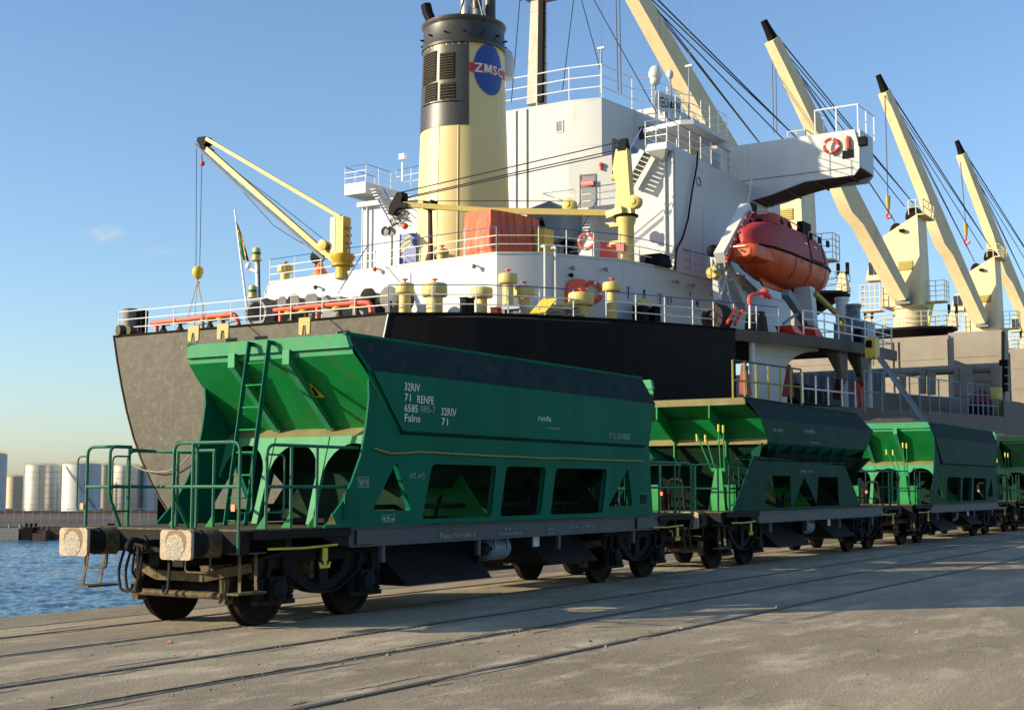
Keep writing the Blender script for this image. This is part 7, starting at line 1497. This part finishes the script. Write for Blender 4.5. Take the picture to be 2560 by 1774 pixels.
# ------------------------------------------------------------------ deck cranes
def deck_crane(cx_, label, foot, tip, k, cabk=None, full=True, hook=None, jw=None):
    """cx_ along the ship; foot and tip are sight lines of the jib ends"""
    t = thing('deck_crane', label, 'deck crane', (cx_, YS, zE(cx_)), 'cream cargo cranes along the ship centreline')
    zpl = 18.2+(cx_-112)*.02; R_ = 1.85; zh0 = zpl+2.4; zh1 = zh0+10.0
    MB().lathe((cx_, YS, zE(cx_)), [(R_, 0), (R_, zpl-zE(cx_)), (R_*.98, zh0-zE(cx_)-.25), (R_*1.12, zh0-zE(cx_)-.2), (R_*1.12, zh0-zE(cx_))], 28).build('pedestal', 'cream', t)
    b = MB(); n = 8; r1 = 5.2
    b.loft([[Vector((cx_+r*math.cos(2*PI*(i+.5)/n)*(.62), YS+r*math.sin(2*PI*(i+.5)/n), z)) for i in range(n)] for r, z in ((1.9, zpl-2.0), (4.0, zpl-.7), (r1, zpl-.25), (r1, zpl))]); b.build('platform', 'black', t)
    ring = [(cx_+r1*math.cos(2*PI*(i+.5)/n)*.62, YS+r1*math.sin(2*PI*(i+.5)/n), zpl) for i in range(n)]
    railing(ring+[ring[0]], t, 1.6, 3, 2.0, .035, 'cream')
    for sg in (-1, 1):
        b = MB(); y = YS+sg*(r1-.6); b.loft([[Vector((cx_+dx*.5, y+dy*.5, zpl)) for dx, dy in ((-1, -1), (1, -1), (1, 1), (-1, 1))], [Vector((cx_+dx*.25, y+dy*.25, zpl+1.6)) for dx, dy in ((-1, -1), (1, -1), (1, 1), (-1, 1))]]); b.build('jib_rest_post', 'cream', t)
        b = MB()
        for d in (-.4, .4): b.box(cx_-.15, cx_+.15, y+d-.12, y+d+.12, zpl+1.6, zpl+2.5)
        b.box(cx_-.15, cx_+.15, y-.5, y+.5, zpl+1.5, zpl+1.7); b.build('jib_rest_fork', 'black', t)
    # house: pentagon block, slanted top
    hx0, hx1 = cx_-1.9, cx_+2.1; hy0, hy1 = YS-1.75, YS+2.2
    lo = [(hx0, hy1+.3), (hx0, hy0), (hx1, hy0-.35), (hx1, hy1)]
    b = MB(); b.prism([(hx0, hy0-.1, zh0), (hx0, hy1+.35, zh0), (hx0, hy1, zh1-2.1), (hx0, hy0+.15, zh1)], (3.6, 0, 0)); b.build('crane_house', 'cream', t)
    b = MB(); b.box(hx0-.05, hx0-.0, YS-1.0, YS+.6, zh0+3.9, zh0+4.9); b.build('louvre_frame', 'yrod', t)
    for kk in range(5): z = zh0+4.0+.18*kk; MB().box(hx0-.12, hx0-.05, YS-.95, YS+.55, z, z+.07).build('louvre_slat', 'vent', t)
    MB().box(hx0-.5, hx0, YS+.4-.6, YS+.3, zh1-1.9, zh1-1.6).build('lamp_bracket', 'black', t)
    # sheave hoods
    for yy, r in ((YS-.8, 1.1), (YS+1.1, .95)):
        zz = zh1-.2 if yy < YS else zh1-1.7
        b = MB(); b.prism([(cx_-.6, yy+r*.8*math.cos(a_), zz+r*1.25*math.sin(a_)) for a_ in [PI*i/10 for i in range(11)]], (1.2, 0, 0)); b.build('sheave_hood', 'black', t)
    railing([(hx0-.3, hy0-.6, zh1-.1), (hx0-.3, hy0+1.0, zh1-.1), ], t, 1.6, 2, .8, .05, 'cream'); railing([(hx0-.3, hy0-.6, zh1-.1), (hx1, hy0-.6, zh1-.1)], t, 1.6, 2, 1.2, .05, 'cream')
    MB().box(hx0-.4, hx1, hy0-.7, hy0+.1, zh1-.22, zh1-.1).build('top_platform', 'cream', t)
    # ladder cage side platform
    b = MB(); b.box(cx_-.6, cx_+1.2, hy0-2.2, hy0-.2, zh0+.4, zh0+.52); b.build('side_platform', 'cream', t); railing([(cx_-.6, hy0-.3, zh0+.5), (cx_-.6, hy0-2.2, zh0+.5), (cx_+1.2, hy0-2.2, zh0+.5)], t, 2.2, 4, .8, .04, 'cream')
    b = MB(); b.bar((cx_-.5, hy0-.9, zh0+.4), (cx_-.4, hy0-.1, zh0-2.6), .25, .25); b.build('yellow_brace', 'yellow', t)
    # operator cab and basket on the port side
    cy0 = hy1+.2
    b = MB(); b.hexa([(hx0-.6, cy0, zh0+3.0), (hx0+1.2, cy0, zh0+3.0), (hx0+1.2, cy0+1.7, zh0+3.0), (hx0-.6, cy0+1.7, zh0+3.0), (hx0-.6, cy0, zh0+5.4), (hx0+1.2, cy0, zh0+5.7), (hx0+1.2, cy0+1.5, zh0+5.5), (hx0-.6, cy0+1.2, zh0+5.2)]); b.build('operator_cab', 'cream', t)
    for (a_, c_) in ((.15, .7), (.8, 1.3)): b = MB(); b.box(hx0-.66, hx0-.6, cy0+a_, cy0+c_, zh0+3.6, zh0+5.0); b.build('cab_window', 'glass', t)
    b = MB(); y0, y1, z0, z1 = cy0+.1, cy0+2.3, zh0-.3, zh0+2.5
    for i in range(5): y = y0+(y1-y0)*i/4; b.cyl((hx0-.7, y, z0), (hx0-.7, y, z1), .06, n=5)
    for i in range(5): z = z0+(z1-z0)*i/4; b.cyl((hx0-.7, y0, z), (hx0-.7, y1, z), .06, n=5); b.cyl((hx0-.7, y1, z), (hx0+1, y1, z), .06, n=5)
    b.box(hx0-.7, hx0+1, y0, y1, z0-.1, z0); b.build('access_basket', 'cream', t)
    # jib
    F = foot; T = tip; d = (T-F); L = d.length; dn = d.normalized()
    side = dn.cross(Vector((0, 0, 1))).normalized(); up = side.cross(dn)
    wid = .95
    def prof(s_):     # depth of the box girder along its length
        if s_ < .3: return .75+.5*(s_/.3)
        if s_ < .36: return 1.25+.65*((s_-.3)/.06)
        if s_ < .48: return 1.9-.25*((s_-.36)/.12)
        if s_ < .55: return 1.65-.45*((s_-.48)/.07)
        return 1.2-.5*((s_-.55)/.45)
    if jw is None: jw_ = 1.0
    else: jw_ = jw
    ss = [0, .15, .3, .36, .48, .55, .62, .75, .9, .965]
    rings = []
    for s_ in ss:
        c = F+d*s_; h = prof(s_)*jw_; w_ = (wid*(1-.35*s_))*jw_
        rings.append([c-side*w_+up*.35, c+side*w_+up*.35, c+side*w_-up*h, c-side*w_-up*h])
    MB().loft(rings).build('jib', 'cream', t)
    b = MB(); b.tube([F+d*s_+up*(.42)+side*.2 for s_ in (0.02, .5, .96)], .05, 5); b.build('jib_walkway_wire', 'cable', t)
    b = MB(); b.loft([[F+d*s_+side*a_*w_+up*b_*w_ for a_, b_ in ((-1, -1), (1, -1), (1, 1), (-1, 1))] for s_, w_ in ((.955, .42), (1.0, .3), (1.03, .25))]); b.build('jib_tip', 'black', t)
    b = MB(); c = F+d*.8+up*.3; b.box(c.x-.3, c.x+.3, c.y-.3, c.y+.3, c.z-.2, c.z+.5); b.build('jib_light', 'cream', t)
    b = MB(); b.box(F.x-.5, F.x+.5, F.y-.9, F.y+.7, F.z-.8, F.z+.5); b.build('jib_hinge', 'grey', t)
    tops = [Vector((cx_-.6, YS-.9, zh1+1.4)), Vector((cx_-.6, YS+.1, zh1+1.2)), Vector((cx_-.6, YS+1.2, zh1-.4))]
    for i, (q, s_, o_) in enumerate(((tops[0], .97, .3), (tops[0], .97, -.3), (tops[1], .93, .2), (tops[2], .93, 0), (tops[2], .9, -.4), (tops[0], .995, .0))):
        MB().tube([F+d*s_+side*o_+up*.4, q], .055, 5).build('luffing_wire', 'cable', t)
    if hook:
        for o_ in (-.2, .2): MB().tube([T+Vector((0, o_, 0)), Vector((T.x, T.y+o_*.5, hook+1.5))], .05, 5).build('hoist_wire', 'cable', t)
        b = MB(); b.box(T.x-.25, T.x+.25, T.y-.25, T.y+.25, hook, hook+1.8); b.build('hook_block', 'yrod', t)
        b = MB(); p = Vector((T.x, T.y, hook)); b.tube([p, p+Vector((0, 0, -.8)), p+Vector((0, -.5, -1.2)), p+Vector((0, -.3, -1.7)), p+Vector((0, .4, -1.6))], .16, 6); b.build('hook', 'red', t)
    return t
xc = [112, 149, 186, 222]
def jib_pts(u0, v0, u1, v1, cx_, dx, fx=-2.6):
    F = at('D', u0, v0, x=cx_+fx); T = at('D', u1, v1, x=cx_+dx); return F, T
F, T = jib_pts(1768, 555, 1398, -70, xc[0], -20); deck_crane(xc[0], 'nearest cargo crane, pedestal behind the lifeboat, jib rising out of the top', F, T, 0)
F, T = jib_pts(2030, 668, 1727, 66, xc[1], -20); deck_crane(xc[1], 'second cargo crane with jib crossing behind the bridge wing, hook high at the right', F, T, 1)
F, T = jib_pts(2208, 722, 1982, 186, xc[2], -20); deck_crane(xc[2], 'third cargo crane standing behind the grey raised hatch covers', F, T, 2, hook=at('D', 2173, 530, x=180).z if False else None)
F, T = jib_pts(2326, 755, 2157, 330, xc[3], -18); deck_crane(xc[3], 'farthest cargo crane, cut by the right edge of the picture', F, T, 3)
# cargo hooks hanging from the next jibs forward
for (u0, v0, u1, v1, x, lab, par) in ((1990, 215, 1997, 480, 166, 'red cargo hook on a long wire left of the second crane tower', 0), (2160, 365, 2172, 540, 203, 'red cargo hook on a long wire left of the third crane tower', 0)):
    a = at('D', u0, v0, x=x); c = at('D', u1, v1-28, x=x); t = thing('cargo_hook', lab, 'cargo hook', c)
    MB().tube([a, c+Vector((0, 0, .5))], .07, 5).build('hoist_wire', 'cable', t); b = MB(); z1 = at('D', u1, v1-10, x=x).z; b.cyl(c+Vector((0, 0, .6)), Vector((c.x, c.y, z1)), .32, .22, 8); b.build('hook_block', 'yrod', t)
    p = Vector((c.x, c.y, z1)); r_ = (x/166)*.9; b = MB(); b.tube([p, p+Vector((0, 0, -.5)), p+Vector((0, .3*r_, -.9)), p+Vector((0, .1, -1.3*r_)), p+Vector((0, -.4*r_, -1.1)), p+Vector((0, -.4*r_, -.8))], .15, 7); b.build('hook', 'lifered', t)
for (u0, v0, u1, v1, x) in ((1736, 110, 1740, 300, 131), (1744, 112, 1747, 300, 131), (1385, -5, 1390, 205, 95), (1393, -5, 1397, 210, 95)):
    MB().tube([at('D', u0, v0, x=x), at('D', u1, v1, x=x)], .05, 5).build('hoist_wire', 'cable', SHIP)
for (u0, v0, u1, v1, x) in ((1305, -10, 1351, 160, 68), (1330, -10, 1480, 260, 68), (1170, -10, 1150, 230, 62), (1290, 0, 1265, 205, 66)):
    MB().tube([at('D', u0, v0, x=x), at('D', u1, v1, x=x)], .03, 4).build('rigging_stay', 'cable', SHIP)

# ------------------------------------------------------------------ raised hatch covers, pipes, deck rails forward
def cover(k, u0, u1, v0, v1, vb, x, depth, label):
    a = at(k, u0, v0, x=x); c = at(k, u1, v1, x=x); t = thing('hatch_cover', label, 'hatch cover', (x, (a.y+c.y)/2, zE(x)))
    zb = zE(x)+1.2; zt6 = (a.z+c.z)/2
    n = 3
    for i in range(2):
        d = depth/2; MB().box(x+i*(d+.06), x+i*(d+.06)+d, c.y, a.y, zb, zt6-.15*i).build('folded_panel', 'hatch', t)
    for q in (.33, .66): MB().box(x-.04, x, c.y+.05, a.y-.05, zb+(zt6-zb)*q, zb+(zt6-zb)*q+.06).build('seam', 'hatch', t)
    for q in (.04, .96): y = c.y+(a.y-c.y)*q; MB().box(x-.12, x, y-.1, y+.1, zb, zt6-.3).build('stiffener', 'hatch', t)
    b = MB(); b.box(x-.2, x+depth+.3, c.y-.1, a.y+.1, zE(x), zb); b.build('coaming', 'hullbrown', t)
    return t
cover('F', -300, 480, 1230, 1182, 1500, 102, 1.5, 'pale raised hatch cover behind the second crane pedestal, sunlit left part')
cover('F', 470, 826, 1186, 1160, 1560, 101, 1.5, 'sunlit raised hatch cover just right of the second crane pedestal')
cover('F', 826, 1192, 1148, 1130, 1560, 106, 1.5, 'shaded grey raised hatch cover below the third crane')
cover('F', 1205, 1560, 1262, 1235, 1560, 118, 1.5, 'pale raised hatch cover at the right edge of the picture')
b = MB(); b.tube([at('F', 1190, v, x=105.8) for v in (1135, 1300, 1500)], .12, 6); b.build('hose_stack', 'black', SHIP)
for k_ in range(4): p = at('F', 1196, 1350+k_*55, x=105.6); MB().box(p.x-.2, p.x+.2, p.y-.3, p.y+.3, p.z-.25, p.z+.25).build('valve_box', 'black', SHIP)
t = thing('deck_pipe_rack', 'pale pipe rack of long tubes on posts across the forward deck', 'pipe rack', at('F', 900, 1560, x=88))
q = [at('F', u, v, x=88) for u, v in ((160, 1428), (560, 1408), (950, 1390), (1150, 1383))]
MB().tube(q, .3, 10).build('long_tube', 'hatch', t)
MB().tube([at('F', u, v, x=90) for u, v in ((440, 1420), (700, 1408), (880, 1395))], .22, 8).build('long_tube', 'hatch', t)
for u, v0, v1, r_ in ((528, 1420, 1520, .18), (658, 1385, 1555, .22), (715, 1410, 1560, .28), (890, 1378, 1565, .24), (948, 1362, 1575, .42), (1145, 1368, 1500, .35)):
    MB().cyl(at('F', u, v1, x=87.6), at('F', u, v0, x=87.6), r_, n=12).build('post', 'hatch', t)
b = MB(); b.cyl(at('F', 1145, 1590, x=87.4), at('F', 1145, 1510, x=87.4), .36, n=12); b.build('post_foot', 'vent', t)
# bulwark plate at the far right and coaming band behind the rail
a = at('H', 1880, 668, y=19.3); c = at('H', 2100, 676, y=19.3)
b = MB(); b.prism([(a.x, 19.25, zE(a.x)), (250, 19.4, zE(250)-1.5), (250, 19.4, zE(250)+.6), (a.x, 19.25, a.z)], (0, .15, 0)); b.build('bulwark', 'hullbrown', SHIP)
a = at('H', 960, 612, y=23.5); c = at('H', 1880, 662, y=23.5)
b = MB(); b.prism([(a.x, 23.5, zE(a.x)), (c.x+40, 23.5, zE(c.x+40)), (c.x+40, 23.5, c.z+.9), (c.x, 23.5, c.z), (a.x, 23.5, a.z)], (0, .2, 0)); b.build('hatch_coaming', 'hullbrown', SHIP)
t = thing('dark_winch', 'dark mooring winch with red frame at the far end of the white deck rail', 'mooring winch', at('H', 1770, 720, y=21)); p = at('H', 1780, 700, y=21.0); b = MB(); b.box(p.x-2, p.x+2, 20.8, 21.8, zE(p.x), p.z+.1); b.build('bed', 'black', t); b = MB(); b.lathe((p.x-1, 21.2, p.z+.3), [(0, 0), (.7, .02), (.7, .15), (.4, .17), (.4, 1.2), (.7, 1.22), (.7, 1.3), (0, 1.32)], 14, (1, 0, 0)); b.build('drum', 'darkred', t)
for u in (1840, 1862): a = at('H', u, 760, y=20); MB().cyl(a, a+Vector((0, 0, 3.2)), .14, n=8).build('marker_post', 'yrod', SHIP)

# ------------------------------------------------------------------ crew member in red overalls at the deck rail
pf = at('H', 925, 738, y=20.6); h_ = 1.78
t = thing('person', 'person in red overalls and dark cap standing at the ship rail beyond the second wagon', 'person', pf)
sk = bpy.data.meshes.new('body'); B3 = pf
J = {'pel': (0, 0, .95), 'che': (0, .02, 1.3), 'nec': (.0, .0, 1.48), 'hed': (-.02, -.02, 1.62), 'top': (-.02, -.02, 1.74), 'shL': (.0, .19, 1.42), 'elL': (-.05, .26, 1.14), 'haL': (-.22, .2, .98), 'shR': (.0, -.19, 1.42), 'elR': (-.06, -.25, 1.14), 'haR': (-.24, -.14, 1.0),
     'hiL': (0, .1, .9), 'knL': (-.02, .12, .5), 'anL': (0, .13, .09), 'toL': (-.16, .14, .04), 'hiR': (0, -.1, .9), 'knR': (-.03, -.13, .5), 'anR': (0, -.15, .09), 'toR': (-.16, -.17, .04)}
ks = list(J); ed = [('pel', 'che'), ('che', 'nec'), ('nec', 'hed'), ('hed', 'top'), ('che', 'shL'), ('shL', 'elL'), ('elL', 'haL'), ('che', 'shR'), ('shR', 'elR'), ('elR', 'haR'), ('pel', 'hiL'), ('hiL', 'knL'), ('knL', 'anL'), ('anL', 'toL'), ('pel', 'hiR'), ('hiR', 'knR'), ('knR', 'anR'), ('anR', 'toR')]
rd = {'pel': .15, 'che': .17, 'nec': .06, 'hed': .095, 'top': .07, 'shL': .075, 'elL': .055, 'haL': .04, 'shR': .075, 'elR': .055, 'haR': .04, 'hiL': .1, 'knL': .075, 'anL': .055, 'toL': .045, 'hiR': .1, 'knR': .075, 'anR': .055, 'toR': .045}
sk.from_pydata([Vector(J[k]) for k in ks], [(ks.index(a), ks.index(b)) for a, b in ed], [])
so_ = bpy.data.objects.new('tmp', sk); C.objects.link(so_); sk.skin_vertices or so_.modifiers.new('s', 'SKIN')
if not so_.modifiers: so_.modifiers.new('s', 'SKIN')
for k, v in zip(ks, sk.skin_vertices[0].data): v.radius = (rd[k], rd[k]); v.use_root = (k == 'pel')
so_.modifiers.new('u', 'SUBSURF').levels = 2
bpy.context.view_layer.update(); dg = bpy.context.evaluated_depsgraph_get(); em = bpy.data.meshes.new_from_object(so_.evaluated_get(dg)); bpy.data.objects.remove(so_)
bo = bpy.data.objects.new('body', em); C.objects.link(bo); bo.parent = t; em.materials.clear(); em.materials.append(M['lifered']); em.materials.append(M['skin']); em.materials.append(M['black'])
for p in em.polygons:
    z = p.center.z; p.use_smooth = True; p.material_index = 1 if z > 1.47 or (z < 1.04 and p.center.x < -.17) else (2 if z < .12 else 0)
MB().lathe(pf+Vector((-.02, -.02, 1.69)), [(.115, 0), (.115, .04), (.09, .1), (0, .13)], 12).build('cap', 'black', t)

# mooring chain seen below the stern rails, hanging between two wagon rails
b = MB(); a = at('5', 1620, 265, y=13.2); c = at('5', 2500, 260, y=13.2)
t = thing('slack_chain', 'thin slack line hanging across the stern behind the wagon railings', 'chain', at('5', 1650, 270, x=TX-.3))
b.tube([at('5', u, v, x=TX-.25) for u, v in ((1620, 260), (1720, 330), (1850, 385), (2000, 408), (2130, 398), (2230, 365), (2330, 300), (2440, 180))], .035, 5); b.build('chain', 'rope', t)

# thin cirrus cloud puffs low in the left sky: soft density inside flattened shells far away
def cloud(u, v, w_, h_, D, dens, label):
    c = CAM+(Fv+Rv*((u*1.11159-1280)/FPX)+Uv*((887-v*1.11159)/FPX))*D; s = D/3058
    m = bpy.data.materials.new('cloud vapour'); m.use_nodes = True; n = m.node_tree; n.nodes.clear(); o = n.nodes.new('ShaderNodeOutputMaterial'); pv = n.nodes.new('ShaderNodeVolumePrincipled')
    tc = n.nodes.new('ShaderNodeTexCoord'); nz = n.nodes.new('ShaderNodeTexNoise'); nz.inputs['Scale'].default_value = 1.6; nz.inputs['Detail'].default_value = 5
    ln = n.nodes.new('ShaderNodeVectorMath'); ln.operation = 'LENGTH'; n.links.new(tc.outputs['Object'], ln.inputs[0]); n.links.new(tc.outputs['Object'], nz.inputs['Vector'])
    mr_ = n.nodes.new('ShaderNodeMapRange'); mr_.inputs[1].default_value = .15; mr_.inputs[2].default_value = 1.0; mr_.inputs[3].default_value = 1; mr_.inputs[4].default_value = 0; n.links.new(ln.outputs['Value'], mr_.inputs[0])
    r2 = n.nodes.new('ShaderNodeMapRange'); r2.inputs[1].default_value = .35; r2.inputs[2].default_value = .7; n.links.new(nz.outputs[0], r2.inputs[0])
    mu = n.nodes.new('ShaderNodeMath'); mu.operation = 'MULTIPLY'; n.links.new(mr_.outputs[0], mu.inputs[0]); n.links.new(r2.outputs[0], mu.inputs[1]); m2 = n.nodes.new('ShaderNodeMath'); m2.operation = 'MULTIPLY'; m2.inputs[1].default_value = dens; n.links.new(mu.outputs[0], m2.inputs[0]); n.links.new(m2.outputs[0], pv.inputs['Density'])
    pv.inputs['Color'].default_value = (1, 1, 1, 1); n.links.new(pv.outputs[0], o.inputs['Volume'])
    me = bpy.data.meshes.new('cloud'); bm = bmesh.new(); bmesh.ops.create_icosphere(bm, subdivisions=3, radius=1); bm.to_mesh(me); bm.free(); me.materials.append(m)
    ob = bpy.data.objects.new('cloud', me); C.objects.link(ob); ob.location = c; ob.scale = (w_*s*.6, w_*s, h_*s); ob.rotation_euler = (0, 0, YAW); ob['label'] = label; ob['category'] = 'cloud'; ob['kind'] = 'stuff'
cloud(240, 526, 55, 26, 2600, .02, 'small faint white cloud in the blue sky at the left')
cloud(360, 564, 70, 12, 2600, .006, 'fainter thin streak of cloud right of the small cloud')
